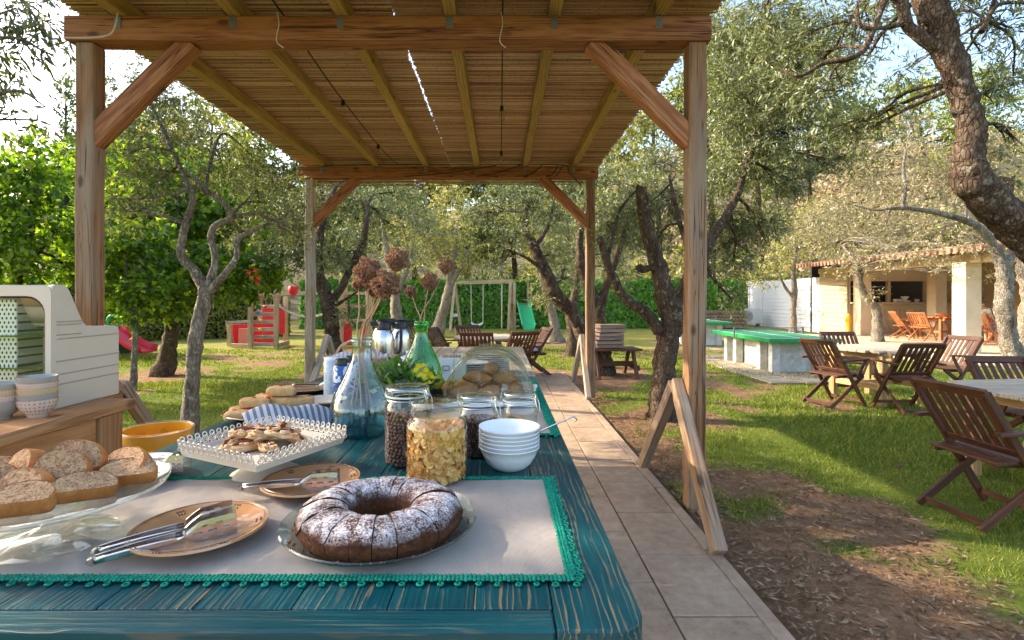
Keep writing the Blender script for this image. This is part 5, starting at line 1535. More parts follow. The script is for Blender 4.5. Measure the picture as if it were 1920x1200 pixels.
# the front opening is cut by building the shell from side cheeks and a back
th = 0.028
for xa in (x0, x1 - th):
    b2 = B()
    b2.add([(xa, y_, 0.9 + z_) for y_, z_ in prof] + [(xa + th, y_, 0.9 + z_) for y_, z_ in prof],
           [tuple(range(n_)), tuple(range(2 * n_ - 1, n_ - 1, -1))] + [(i, n_ + i, n_ + (i + 1) % n_, (i + 1) % n_) for i in range(n_)])
    if xa > x0:
        b2.obj('side_cheek', MT['ivory'], dc, bevel=0.006, world=True)
    else:
        b2.obj('side_glass', MT['clearglass'], dc, world=True)  # unseen left side, made of glass to let light in
pin = [(y_, z_) for y_, z_ in prof[2:]]
b3 = B()
for (ya, za), (yb, zb) in zip(pin[:-1], pin[1:]):
    b3.add([(x0 + th + 0.001, ya, 0.9 + za - 0.002), (x1 - th - 0.001, ya, 0.9 + za - 0.002), (x1 - th - 0.001, yb, 0.9 + zb - 0.002), (x0 + th + 0.001, yb, 0.9 + zb - 0.002)], [(0, 1, 2, 3)])
o = b3.obj('back_shell', MT['ivory'], dc, True, world=True)
o.modifiers.new('s', 'SOLIDIFY').thickness = 0.012
for z_ in (0.07, 0.02, 0.135, 0.345, 0.365, 0.415, 0.43):
    ye = 2.99 if z_ < 0.36 else 2.72
    B().bar((x1 + 0.0015, 2.57, 0.9 + z_ + 0.1 * (z_ < 0.3)), (x1 + 0.0015, ye, 0.9 + z_ + 0.1 * (z_ < 0.3)), 0.003, 0.006).obj('groove', plain('groove_shade_%d' % int(z_ * 1000), (0.4, 0.32, 0.24), 0.5), dc, world=True)
# front frame with rounded opening
def rrect(w, h, r, n=6):
    out = []
    for cx, cz, a0 in ((w / 2 - r, h / 2 - r, 0), (-w / 2 + r, h / 2 - r, 90), (-w / 2 + r, -h / 2 + r, 180), (w / 2 - r, -h / 2 + r, 270)):
        for k in range(n + 1):
            a = R(a0 + 90 * k / n)
            out.append((cx + r * math.cos(a), cz + r * math.sin(a)))
    return out


fx, fz = (x0 + x1) / 2, 0.9 + 0.305
outer, inner, gask = rrect(0.64, 0.605, 0.03), rrect(0.585, 0.505, 0.09), rrect(0.565, 0.485, 0.085)
m_ = len(outer)
def ring(a, c_, ya, yb, za=0):
    v_ = [(fx + p[0], ya, fz + p[1]) for p in a] + [(fx + p[0], yb, fz + p[1] + za) for p in c_]
    return v_, [(i, (i + 1) % m_, m_ + (i + 1) % m_, m_ + i) for i in range(m_)]
b = B()
b.add(*ring(outer, inner, 2.538, 2.538))
b.add(*ring(outer, outer, 2.538, 2.55))
b.add(*ring(inner, inner, 2.538, 2.56))
ff_ = b.obj('front_frame', MT['ivory'], dc, world=True)
b = B()
b.add(*ring(inner, gask, 2.541, 2.545))
b.add(*ring(gask, gask, 2.545, 2.57))
b.obj('gasket', MT['black'], ff_, world=True)
b = B()
b.add([(fx + p[0], 2.553, fz + p[1]) for p in inner], [tuple(range(m_))])
b.obj('window_glass', MT['clearglass'], ff_, world=True)
B().box((fx, 2.95, 0.9 + 0.2), (0.57, 0.01, 0.38)).obj('back_lining', plain('mint_lining', (0.45, 0.5, 0.46), 0.4), dc, world=True)
B().box((fx, 2.75, 0.9 + 0.025), (0.57, 0.38, 0.04)).obj('floor_pan', MT['chrome'], dc, world=True)
# perforated steel air duct
pm, pnt, pbs = mk('perforated_steel')
vv_ = coords(pnt, shift=False)
sx_ = nd(pnt, 'SeparateXYZ', {0: vv_})
fr = lambda s, k, off=0.0: math_(pnt, 'ABSOLUTE', math_(pnt, 'SUBTRACT', math_(pnt, 'FRACT', math_(pnt, 'ADD', math_(pnt, 'MULTIPLY', s, k), off)), 0.5))
row = math_(pnt, 'MULTIPLY', math_(pnt, 'FLOORED_MODULO', math_(pnt, 'FLOOR', math_(pnt, 'MULTIPLY', sx_.outputs['Z'], 46)), 2.0), 0.5)
ax_ = math_(pnt, 'ABSOLUTE', math_(pnt, 'SUBTRACT', math_(pnt, 'FRACT', math_(pnt, 'ADD', math_(pnt, 'MULTIPLY', sx_.outputs['X'], 46), row)), 0.5))
az_ = fr(sx_.outputs['Z'], 46)
hole = ramp(pnt, math_(pnt, 'ADD', math_(pnt, 'POWER', math_(pnt, 'MULTIPLY', ax_, 1.5), 2.0), math_(pnt, 'POWER', az_, 2.0)), [(0.1, 1.0), (0.13, 0.0)])
pnt.links.new(mixc(pnt, hole, (0.62, 0.66, 0.64), (0.03, 0.04, 0.04)), pbs.inputs['Base Color'])
pbs.inputs['Metallic'].default_value = 0.6
pbs.inputs['Roughness'].default_value = 0.35
B().box((-2.56, 2.72, 0.9 + 0.3), (0.24, 0.16, 0.5)).obj('perforated_duct', pm, dc, bevel=0.01, world=True)
for z_ in (0.2, 0.36):
    B().box((fx + 0.02, 2.66, 0.9 + z_), (0.5, 0.16, 0.008)).obj('glass_shelf', MT['greenglass'], dc, world=True)

# painted bowls in front of the case
def dots(name, base, spot, scale, band=None):
    m, nt, b = mk(name)
    tc = nd(nt, 'TexCoord').outputs['UV']
    v = coords(nt, (1, 1, 1), shift=False)
    s = nd(nt, 'SeparateXYZ', {0: v})
    ang = nd(nt, 'Math', {0: s.outputs['Y'], 1: s.outputs['X']}, operation='ARCTAN2').outputs[0]
    cx = nd(nt, 'CombineXYZ', {0: math_(nt, 'MULTIPLY', ang, 0.07 * scale), 1: math_(nt, 'MULTIPLY', s.outputs['Z'], scale)})
    vo = nd(nt, 'TexVoronoi', {'Vector': cx.outputs[0], 'Scale': 1.0, 'Randomness': 0.15}).outputs['Distance']
    f = ramp(nt, vo, [(0.22, 1.0), (0.28, 0.0)])
    nt.links.new(mixc(nt, f, base, spot), b.inputs['Base Color'])
    b.inputs['Roughness'].default_value = 0.2
    return m


BD = [dots('bowl_red_dots', (0.58, 0.5, 0.4), (0.6, 0.16, 0.1), 60), dots('bowl_ochre_band', (0.56, 0.42, 0.24), (0.45, 0.32, 0.16), 90), dots('bowl_grey', (0.36, 0.34, 0.29), (0.27, 0.25, 0.21), 120), dots('bowl_fine_red', (0.58, 0.5, 0.41), (0.55, 0.2, 0.12), 100)]
for sx_, sy_, order, words_ in ((-2.14, 2.42, (0, 2, 1, 3, 2), 'right'), (-2.27, 2.38, (2, 3, 1, 2), 'left')):
    for k_, mi in enumerate(order):
        pos = ['lowest', 'second', 'third', 'fourth', 'top'][k_ if k_ < len(order) - 1 else 4]
        t = thing('breakfast_bowl', '%s patterned breakfast bowl of the %s stack before the display case' % (pos, words_), 'bowl', (sx_, sy_, 0.9 + k_ * 0.026), rz=rnd.random() * 6, group='painted bowls stacked on the counter')
        B().lathe([(0, 0.004), (0.038, 0.0), (0.04, 0.012), (0.06, 0.03), (0.072, 0.056), (0.077, 0.082), (0.0745, 0.083), (0.068, 0.055), (0.055, 0.034), (0.03, 0.018), (0, 0.016)], 28).obj('bowl', BD[mi], t, True)

ob = thing('waste_bin', 'orange plastic bin with a clear liner behind the counter end', 'bin', (-2.24, 3.42, LZ))
B().lathe([(0.0, 0.01), (0.165, 0.0), (0.2, 0.61), (0.207, 0.612), (0.207, 0.62), (0.195, 0.62), (0.162, 0.02), (0, 0.02)], 32).obj('tub', plain('orange_plastic', (0.9, 0.42, 0.02), 0.35, sss=0.1), ob, True)
B().lathe([(0.2025, 0.53), (0.2045, 0.545), (0.207, 0.57), (0.212, 0.622), (0.206, 0.632), (0.198, 0.62), (0.192, 0.56), (0.18, 0.36)], 32, wave=lambda q, i: 1 + 0.008 * math.sin(q * 9 + i)).obj('liner', glassmat('clear_liner', (0.97, 0.95, 0.9), (0.9, 0.87, 0.8), 0.3, 0.12, (0.8, 0.75, 0.65)), ob, True)

# ------------------------------------------------------------------ buffet table
def teal_paint(name, wear):
    m, nt, b = mk(name)
    big = noise(nt, coords(nt, (0.5, 1, 1)), 3.2, 3, 0.5)
    cv = coords(nt, (0.10, 1, 1))
    warp = noise(nt, coords(nt, (1.4, 3, 3)), 2.5, 3)
    wv = nd(nt, 'TexWave', {'Vector': cv, 'Scale': 27.0, 'Distortion': 9.0, 'Detail': 2.5, 'Detail Scale': 1.4, 'Detail Roughness': 0.6}, wave_type='BANDS', bands_direction='Y').outputs['Fac']
    gate = ramp(nt, noise(nt, coords(nt, (1.1, 9, 9)), 3.4, 4, 0.6), [(0.43, 0.0), (0.58, 1.0)])
    fine = noise(nt, coords(nt, (1.6, 70, 70)), 3, 4, 0.7)
    line = math_(nt, 'MULTIPLY', ramp(nt, math_(nt, 'ADD', wv, math_(nt, 'MULTIPLY', math_(nt, 'SUBTRACT', fine, 0.5), 0.5)), [(0.8, 0.0), (0.95, 1.0)]), gate)
    f2 = math_(nt, 'MULTIPLY', ramp(nt, fine, [(0.62, 0.0), (0.72, 1.0)]), ramp(nt, big, [(0.5, 0.0), (0.75, 0.7)]))
    line = math_(nt, 'MAXIMUM', line, f2)
    kn = nd(nt, 'TexVoronoi', {'Vector': coords(nt, (0.55, 1, 1)), 'Scale': 3.1}).outputs['Distance']
    kf = ramp(nt, kn, [(0.025, 0.75), (0.075, 0.0)])
    line = math_(nt, 'MAXIMUM', line, kf)
    paint = ramp(nt, math_(nt, 'ADD', math_(nt, 'MULTIPLY', big, 0.6), math_(nt, 'MULTIPLY', fine, 0.4)), [(0.3, (0.001, 0.028, 0.034)), (0.5, (0.002, 0.052, 0.062)), (0.72, (0.01, 0.098, 0.108))])
    woodc = mixc(nt, fine, (0.2, 0.11, 0.045), (0.42, 0.27, 0.13))
    nt.links.new(mixc(nt, math_(nt, 'MULTIPLY', line, wear), paint, woodc), b.inputs['Base Color'])
    nt.links.new(ramp(nt, fine, [(0.3, 0.27), (0.7, 0.45)]), b.inputs['Roughness'])
    b.inputs['Specular IOR Level'].default_value = 0.3
    bump(nt, b, math_(nt, 'SUBTRACT', math_(nt, 'MULTIPLY', wv, 0.5), math_(nt, 'MULTIPLY', line, 0.6)), 0.35, 0.003)
    return m


MT['teal'] = teal_paint('worn_teal_paint', 0.55)
MT['tealsolid'] = teal_paint('teal_paint', 0.22)
TX0, TX1, TY0, TY1 = -1.058, 0.213, 0.738, 3.12
bt = thing('buffet_table', 'long worn teal plank table set for breakfast', 'table', (-0.42, 1.9, 0))
TH = 0.055
inner_x = [TX0, -0.9, -0.765, -0.61, -0.465, -0.315, -0.17, -0.04, 0.08]
for xa, xb in zip(inner_x[:-1], inner_x[1:]):
    plank('top_board', ((xa + xb) / 2, TY0 + 0.052, TZ - TH / 2), ((xa + xb) / 2, TY1, TZ - TH / 2), xb - xa - 0.0012, TH, MT['teal'], bt, world=True, bevel=0.0015)
# edge board and front board with the rounded corner
L_ = TY1 - TY0
rc = 0.05
poly = [(L_ / 2, 0.066), (-L_ / 2, 0.066)] + [(-L_ / 2 + rc - rc * math.cos(R(a)), -0.066 + rc - rc * math.sin(R(a))) for a in range(0, 91, 15)] + [(L_ / 2, -0.066)]
o = B().prism(poly, -TH / 2, TH / 2).obj('edge_board', MT['teal'], bt, bevel=0.004, seg=2)
o.location = (0.081 + 0.066 - bt.location.x, (TY0 + TY1) / 2 - bt.location.y, TZ - TH / 2)
o.rotation_euler = (0, 0, PI / 2)
plank('end_board', (TX0, TY0 + 0.0255, TZ - TH / 2), (0.0795, TY0 + 0.0255, TZ - TH / 2), 0.051, TH, MT['tealsolid'], bt, world=True, bevel=0.004)
for s, x_ in ((-1, TX0 + 0.12), (1, TX1 - 0.14)):
    plank('apron', (x_, TY0 + 0.15, TZ - 0.12), (x_, TY1 - 0.12, TZ - 0.12), 0.03, 0.12, MT['teal'], bt, world=True)
    for y_ in (TY0 + 0.17, TY1 - 0.16):
        plank('leg', (x_, y_, 0.0), (x_, y_, TZ - TH), 0.08, 0.08, MT['teal'], bt, up=(1, 0, 0), world=True)
for y_ in (TY0 + 0.14, TY1 - 0.12):
    plank('apron', (TX0 + 0.14, y_, TZ - 0.12), (TX1 - 0.16, y_, TZ - 0.12), 0.03, 0.12, MT['teal'], bt, world=True)

t2 = thing('serving_table', 'pale wooden table behind the teal one with flasks and plates', 'table', (-0.42, 4.1, 0))
for i in range(8):
    x_ = -1.0 + 0.0775 + i * 0.152
    plank('top_board', (x_, 3.16, TZ - 0.02), (x_, 5.0, TZ - 0.02), 0.149, 0.04, MT['paleboard'], t2, world=True)
for x_ in (-0.9, 0.12):
    for y_ in (3.25, 4.9):
        plank('leg', (x_, y_, 0), (x_, y_, TZ - 0.04), 0.08, 0.08, MT['tableleg'], t2, up=(1, 0, 0), world=True)

# table runners with crochet borders
def cloth_mat():
    m, nt, b = mk('natural_linen')
    v = coords(nt)
    w1 = nd(nt, 'TexWave', {'Vector': v, 'Scale': 150.0, 'Distortion': 1.5, 'Detail': 2}, bands_direction='X').outputs['Fac']
    w2 = nd(nt, 'TexWave', {'Vector': v, 'Scale': 150.0, 'Distortion': 1.5, 'Detail': 2}, bands_direction='Y').outputs['Fac']
    n1 = noise(nt, v, 9, 5)
    col = ramp(nt, math_(nt, 'ADD', math_(nt, 'MULTIPLY', n1, 0.7), math_(nt, 'MULTIPLY', math_(nt, 'MULTIPLY', w1, w2), 0.4)), [(0.3, (0.36, 0.295, 0.24)), (0.6, (0.49, 0.41, 0.335)), (0.9, (0.57, 0.49, 0.41))])
    nt.links.new(col, b.inputs['Base Color'])
    b.inputs['Roughness'].default_value = 0.95
    b.inputs['Sheen Weight'].default_value = 0.2
    wr = noise(nt, coords(nt, (1, 1, 1)), 5, 4, 0.5, 1.2)
    cr = nd(nt, 'TexWave', {'Vector': coords(nt, (1, 0.5, 1)), 'Scale': 2.2, 'Distortion': 6.0, 'Detail': 3}, wave_type='BANDS', bands_direction='DIAGONAL').outputs['Fac']
    cr = math_(nt, 'POWER', cr, 6.0)
    bump(nt, b, math_(nt, 'ADD', math_(nt, 'ADD', math_(nt, 'MULTIPLY', math_(nt, 'ADD', w1, w2), 0.04), wr), math_(nt, 'MULTIPLY', cr, 0.5)), 0.9, 0.03)
    return m


MT['linen'] = cloth_mat()
MT['crochet'] = mottle('green_crochet_yarn', [(0.3, (0.0, 0.09, 0.055)), (0.55, (0.002, 0.23, 0.145)), (0.8, (0.01, 0.34, 0.23))], 60, 0.9, 0.9, 0.006)


def runner(x0, x1, y0, y1, label, z=TZ):
    t = thing('table_runner', label, 'table runner', ((x0 + x1) / 2, (y0 + y1) / 2, z), group='linen runners on the teal table')
    nx_, ny_ = 110, 60
    xx, yy = np.meshgrid(np.linspace(x0, x1, nx_), np.linspace(y0, y1, ny_))
    rdg = lambda a, b_, p: (1 - np.abs(2 * vnoise(a, b_, 1.0) - 1)) ** p
    zz = z + 0.002 + 0.0025 * vnoise(xx * 6, yy * 6, 1.0) + 0.0045 * rdg((xx + yy * 0.7) * 5, (yy - xx * 0.5) * 2.2, 7) + 0.003 * rdg((xx - yy * 0.4) * 8 + 9, yy * 4, 9) * vnoise(xx, yy, 3.0)
    id_ = np.arange(nx_ * ny_).reshape(ny_, nx_)
    me = bpy.data.meshes.new('cloth')
    me.from_pydata((np.stack([xx, yy, zz], -1).reshape(-1, 3) - np.array(t.location)).tolist(), [], np.stack([id_[:-1, :-1], id_[:-1, 1:], id_[1:, 1:], id_[1:, :-1]], -1).reshape(-1, 4).tolist())
    link('cloth', me, MT['linen'], t, True)
    b = B()
    wd = 0.012
    for pa, pb_, nv in (((x0, y0), (x1 + 0.012, y0), (0, -1)), ((x1, y0), (x1, y1 + 0.012), (1, 0)), ((x0, y1), (x1, y1), (0, 1))):
        pa, pb_, nv = V((*pa, 0)), V((*pb_, 0)), V((*nv, 0))
        ln = (pb_ - pa).length
        u_ = (pb_ - pa) / ln
        k = int(ln / 0.007)
        for i in range(k):                 # chain stitches, two rows
            c_ = pa + u_ * (i + 0.5) * ln / k
            for rr in (0.001, 0.007, 0.013):
                b.ball(c_ + nv * (rr + 0.001 * (i % 2)) + V((0, 0, z + 0.006 + 0.0015 * rnd.random())), 1, 6, 4, (0.0042, 0.0042, 0.0026))
        k = int(ln / 0.031)
        for i in range(k + 1):             # picot loops
            c_ = pa + u_ * (i * ln / max(1, k) + (rnd.random() - 0.5) * 0.006) + nv * (0.0195 + 0.003 * rnd.random())
            s_ = 1.5 if abs(nv.x) > 0.5 else 1.0
            b.torus(c_ + V((0, 0, z + 0.0035)), 0.0042 * s_ * (0.8 + 0.4 * rnd.random()), 0.0021, 10, 5)
            if abs(nv.x) > 0.5:
                b.torus(c_ + u_ * 0.013 + nv * 0.004 + V((0, 0, z + 0.0045)), 0.0048, 0.0024, 9, 5)
                b.torus(c_ - u_ * 0.01 + nv * -0.004 + V((0, 0, z + 0.0045)), 0.0048, 0.0024, 9, 5)
    b.obj('crochet_border', MT['crochet'], t, True, world=True)['kind'] = 'stuff'


runner(-1.05, 0.112, 0.872, 1.335, 'beige linen runner with green crochet border under the ring cake')
runner(-0.28, 0.175, 1.78, 2.9, 'beige linen runner with green border under the croissant cover')

# ------------------------------------------------------------------ food and tableware
def tpos(px, py):
    d_ = F * (EYE - TZ) / (py - 558)
    return at(px, py, d_)


CL = TZ + 0.009                            # top of the runner cloth

# ring cake, cut in slices, on a glass plate
cp_ = V((-0.235, 1.035, CL))
gp_ = thing('glass_plate', 'ribbed clear glass plate under the ring cake', 'plate', cp_)
B().lathe([(0, 0.002), (0.12, 0.002), (0.15, 0.006), (0.172, 0.017), (0.187, 0.024), (0.189, 0.028), (0.186, 0.03), (0.17, 0.022), (0.148, 0.011), (0.12, 0.007), (0, 0.007)], 96,
          wave=lambda q, i: 1 + (0.012 * math.sin(q * 48) if 3 <= i <= 7 else 0)).obj('dish', glassmat('ribbed_glass', (0.9, 0.95, 0.95), (0.35, 0.55, 0.58), 0.05), gp_, True)


def cake_mat():
    m, nt, b = mk('sugared_chocolate_cake')
    v = coords(nt, shift=False)
    geo = nd(nt, 'NewGeometry')
    nz = nd(nt, 'SeparateXYZ', {0: geo.outputs['Normal']}).outputs['Z']
    n1 = noise(nt, v, 260, 4, 0.7)
    n2 = noise(nt, v, 34, 5, 0.65)
    n3 = noise(nt, v, 90, 4, 0.7)
    cake = ramp(nt, n3, [(0.3, (0.028, 0.009, 0.004)), (0.55, (0.075, 0.027, 0.013)), (0.78, (0.14, 0.06, 0.03))])
    z = nd(nt, 'SeparateXYZ', {0: v}).outputs['Z']
    sidec = ramp(nt, n3, [(0.3, (0.05, 0.018, 0.007)), (0.6, (0.11, 0.042, 0.017)), (0.8, (0.18, 0.075, 0.033))])
    cake = mixc(nt, ramp(nt, z, [(0.028, 1.0), (0.04, 0.0)]), cake, sidec)
    up_ = ramp(nt, nz, [(0.35, 0.0), (0.85, 1.0)])
    pow_ = ramp(nt, math_(nt, 'ADD', math_(nt, 'MULTIPLY', n1, 0.55), math_(nt, 'MULTIPLY', n2, 0.45)), [(0.44, 0.0), (0.6, 1.0)])
    f = math_(nt, 'MULTIPLY', math_(nt, 'MULTIPLY', up_, pow_), 0.9)
    nt.links.new(mixc(nt, f, cake, (0.74, 0.71, 0.72)), b.inputs['Base Color'])
    b.inputs['Roughness'].default_value = 0.9
    b.inputs['Specular IOR Level'].default_value = 0.2
    bump(nt, b, math_(nt, 'ADD', n3, n2), 0.7, 0.006)
    return m


ck = thing('ring_cake', 'sliced chocolate ring cake dusted with icing sugar', 'cake', cp_ + V((0, 0, 0.007)))
ck.scale = (1, 1, 0.84)
CM = cake_mat()
prof = [(0.056, 0.0), (0.1, 0.0), (0.148, 0.0), (0.155, 0.012), (0.159, 0.03), (0.158, 0.04), (0.151, 0.053), (0.138, 0.064), (0.121, 0.071), (0.102, 0.0735), (0.083, 0.07), (0.068, 0.06), (0.059, 0.045), (0.055, 0.025)]
cuts = [0]
while cuts[-1] < 345:
    cuts.append(cuts[-1] + 13.5 + rnd.random() * 5)
cuts[-1] = 360
for a0, a1 in zip(cuts[:-1], cuts[1:]):
    b = B()
    gap = 0.08 + 0.3 * rnd.random() ** 2
    sc_ = 1 + (rnd.random() - 0.5) * 0.014
    zj = (rnd.random() - 0.5) * 0.005
    ns = 4
    k = len(prof)
    vs_ = []
    for i in range(ns + 1):
        a = R(a0 + gap + (a1 - a0 - 2 * gap) * i / ns)
        for r_, z_ in prof:
            w_ = 1 + (0.015 * math.sin(a * 9 + z_ * 200) + 0.02 * (rnd.random() - 0.5)) * (z_ > 0.01)
            dip = (rnd.random() - 0.5) * 0.004 - 0.0015 if i in (0, ns) and z_ > 0.05 else 0
            vs_.append((r_ * sc_ * w_ * math.cos(a), r_ * sc_ * w_ * math.sin(a), max(0, z_ + zj + dip) if z_ > 0 else 0))
    fs = [(i * k + j, (i + 1) * k + j, (i + 1) * k + (j + 1) % k, i * k + (j + 1) % k) for i in range(ns) for j in range(k)]
    fs += [tuple(range(k)), tuple(range((ns + 1) * k - 1, ns * k - 1, -1))]
    b.add(vs_, fs).obj('slice', CM, ck, True)

b = B()
for _ in range(45):
    a, rr = rnd.random() * 2 * PI, 0.16 + rnd.random() ** 1.6 * 0.016
    zc = 0.008 + (rr - 0.15) * 0.45
    s_ = 0.0012 + 0.0022 * rnd.random()
    b.ball((cp_.x + rr * math.cos(a), cp_.y + rr * math.sin(a), cp_.z + zc + s_), s_, 6, 4, (1, 1.2, 0.8), 0.4, rnd)
tag(b.obj('cake_crumbs', plain('chocolate_crumb', (0.1, 0.04, 0.018), 0.9), None, True), 'tiny chocolate crumbs scattered round the ring cake', 'crumbs', kind='stuff')

# terracotta plates with sgraffito dots
def clay_plate(p, r, label, mat, group='brown clay plates', dots_=True):
    t = thing('serving_plate', label, 'plate', p, group=group)
    s = r / 0.118
    ds_ = B().lathe([(0, 0.004), (0.06 * s, 0.0), (0.066 * s, 0.003), (0.085 * s, 0.008), (0.112 * s, 0.018), (0.118 * s, 0.022), (0.117 * s, 0.026), (0.11 * s, 0.023), (0.083 * s, 0.0135), (0.062 * s, 0.0095), (0, 0.009)], 48)
    ds_ = ds_.obj('dish', mat, t, True)
    if dots_:
        B().torus((0, 0, 0.0262), 0.1105 * s, 0.0007, 60, 4).obj('rim_line', MT['brownline'], ds_, True)
        for k in range(6):
            a0 = R(20 + 60 * k)
            b = B()
            for i in range(6):
                a = a0 + (i % 3 - 1) * 0.055
                rr = (0.096 + 0.008 * (i // 3)) * s
                b.ball((rr * math.cos(a), rr * math.sin(a), 0.0186 + 0.003 * (i // 3)), 0.0026, 6, 4, (1, 1, 0.4))
            b.obj('dot_motif', MT['brownline'], ds_, True)
    return t


MT['brownline'] = plain('brown_glaze_line', (0.07, 0.03, 0.015), 0.3)
MT['clay'] = plain('caramel_glaze', (0.48, 0.235, 0.1), 0.12, var=0.12, vs_=12, spec=0.6, coat=0.4)
clay_plate((-0.575, 1.005, CL), 0.12, 'caramel clay plate holding two pairs of tongs left of the cake', MT['clay'])
clay_plate((-0.455, 1.262, CL), 0.115, 'caramel clay plate with one pair of tongs behind the cake', MT['clay'])
clay_plate((-0.955, 1.345, CL), 0.125, 'white plate with a brown rim half hidden behind the bread stand', MT['white'], 'plates with lined rims')
clay_plate((-0.955, 2.62, TZ), 0.125, 'brown plate with tongs at the far left of the teal table', MT['clay'])
clay_plate((-0.77, 2.3, TZ), 0.095, 'small pale plate beside the striped cloth', plain('speckled_cream', (0.6, 0.5, 0.38), 0.4, var=0.2, vs_=80), 'plates with lined rims', False)


def tongs(p, rz, label, L=0.27, tilt=0.0, open_=0.02):
    t = thing('serving_tongs', label, 'tongs', p, rz, group='steel serving tongs')
    t.rotation_euler = (0, -tilt, rz)
    for s in (-1, 1):
        b = B()
        # handle: channel strip from the bend to the shoulder
        y_ = lambda x: s * (0.004 + open_ * (x / L))
        zt = 0.012
        n_ = 8
        vs_, fs = [], []
        for i in range(n_ + 1):
            x = L * 0.6 * i / n_
            w = 0.0075 + 0.002 * math.sin(PI * i / n_) - 0.003 * (i / n_)
            vs_ += [(x, y_(x) - s * 0.003, zt - w), (x, y_(x) + s * 0.003, zt - w * 0.5), (x, y_(x) + s * 0.003, zt + w * 0.5), (x, y_(x) - s * 0.003, zt + w)]
        for i in range(n_):
            for j in range(3):
                fs.append((i * 4 + j, (i + 1) * 4 + j, (i + 1) * 4 + j + 1, i * 4 + j + 1))
        b.add(vs_, fs)
        o = b.obj('handle', MT['chrome'], t, True)
        o.modifiers.new('s', 'SOLIDIFY').thickness = 0.0015
        # slotted blade
        b = B()
        x0, x1, hh = L * 0.62, L, 0.021
        cols = [0, 0.12, 0.3, 0.42, 0.6, 0.72, 0.88, 1.0]
        rows_ = [-1, -0.6, -0.45, -0.1, 0.1, 0.45, 0.6, 1]
        g = {}
        for i, u_ in enumerate(cols):
            for j, w_ in enumerate(rows_):
                x = x0 + (x1 - x0) * u_
                taper = 0.35 + 0.65 * min(1, u_ / 0.25)
                if u_ > 0.95:
                    taper = 0.92
                g[i, j] = len(b.v)
                b.v.append((x, y_(x) + s * 0.002 * math.cos(w_ * 1.5), zt + hh * w_ * taper))
        for i in range(len(cols) - 1):
            for j in range(len(rows_) - 1):
                slot = (j in (1, 5) and i in (2, 4)) or (j == 3 and i in (1, 3, 5)) or (j in (1, 5) and i == 6 and False)
                if not slot:
                    b.f.append((g[i, j], g[i + 1, j], g[i + 1, j + 1], g[i, j + 1]))
        o = b.obj('blade', MT['chrome'], t)
        o.modifiers.new('s', 'SOLIDIFY').thickness = 0.0015
    B().tube([(-0.002, -0.006, 0.012), (-0.006, 0, 0.012), (-0.002, 0.006, 0.012)], 0.007, 6).obj('bend', MT['chrome'], t, True)
    return t


tongs((-0.685, 0.885, CL + 0.004), R(36), 'nearer pair of slotted steel tongs on the caramel plate', 0.215, R(4), 0.012)
tongs((-0.70, 0.915, CL + 0.006), R(37), 'farther pair of slotted steel tongs lying beside the nearer pair', 0.215, R(4), 0.012)
tongs((-0.592, 1.205, CL + 0.01), R(8), 'pair of slotted steel tongs on the caramel plate behind the cake', 0.215, R(3), 0.012)
tongs((-1.06 + 0.13, 1.32, CL + 0.03), R(10), 'tongs resting on the white plate behind the bread', 0.13, R(0))
tongs((-1.03, 2.59, TZ + 0.022), R(5), 'tongs on the far left brown plate', 0.22, R(0))

# glass stand with bread
BS = V((-0.85, 0.995, CL))
st = thing('glass_cake_stand', 'clear glass pedestal stand carrying sliced bread', 'cake stand', BS)
def crumb_mat(name, stops, scale, rough, bmp, bd):
    m, nt, b = mk(name)
    v = coords(nt)
    n1 = noise(nt, v, scale, 6, 0.65)
    po = nd(nt, 'TexVoronoi', {'Vector': v, 'Scale': 260.0}).outputs['Distance']
    p2 = nd(nt, 'TexVoronoi', {'Vector': v, 'Scale': 110.0}).outputs['Distance']
    pore = math_(nt, 'MINIMUM', ramp(nt, po, [(0.15, 0.0), (0.4, 1.0)]), ramp(nt, p2, [(0.12, 0.0), (0.28, 1.0)]))
    col = mixc(nt, math_(nt, 'MULTIPLY', math_(nt, 'SUBTRACT', 1.0, pore), 0.3), ramp(nt, n1, stops), (0.14, 0.06, 0.025))
    nt.links.new(col, b.inputs['Base Color'])
    b.inputs['Roughness'].default_value = rough
    b.inputs['Specular IOR Level'].default_value = 0.15
    bump(nt, b, math_(nt, 'ADD', n1, math_(nt, 'MULTIPLY', pore, 0.8)), bmp, bd)
    return m


STG = glassmat('stand_glass', (0.96, 0.98, 0.975), (0.62, 0.76, 0.77), 0.03, refl=0.7, pw=3.0)
B().lathe([(0, 0.012), (0.05, 0.010), (0.095, 0.004), (0.104, 0.003), (0.104, 0.007), (0.09, 0.012), (0.05, 0.02), (0.02, 0.031), (0.016, 0.042), (0.017, 0.06), (0.03, 0.071), (0.05, 0.075)], 48).obj('foot', STG, st, True)
B().lathe([(0, 0.076), (0.12, 0.077), (0.165, 0.083), (0.186, 0.092), (0.19, 0.098), (0.187, 0.1), (0.165, 0.091), (0.12, 0.084), (0, 0.083)], 64, wave=lambda q, i: 1 + (0.006 * math.sin(q * 30) if 3 <= i <= 6 else 0)).obj('plate', STG, st, True)
BREAD = crumb_mat('bread_crumb', [(0.3, (0.28, 0.14, 0.06)), (0.44, (0.43, 0.25, 0.125)), (0.6, (0.52, 0.32, 0.175)), (0.8, (0.6, 0.41, 0.25))], 75, 0.95, 0.8, 0.006)
CRUST = mottle('bread_crust', [(0.3, (0.28, 0.09, 0.02)), (0.55, (0.46, 0.18, 0.05)), (0.8, (0.56, 0.31, 0.13))], 30, 0.85, 0.5, 0.004)


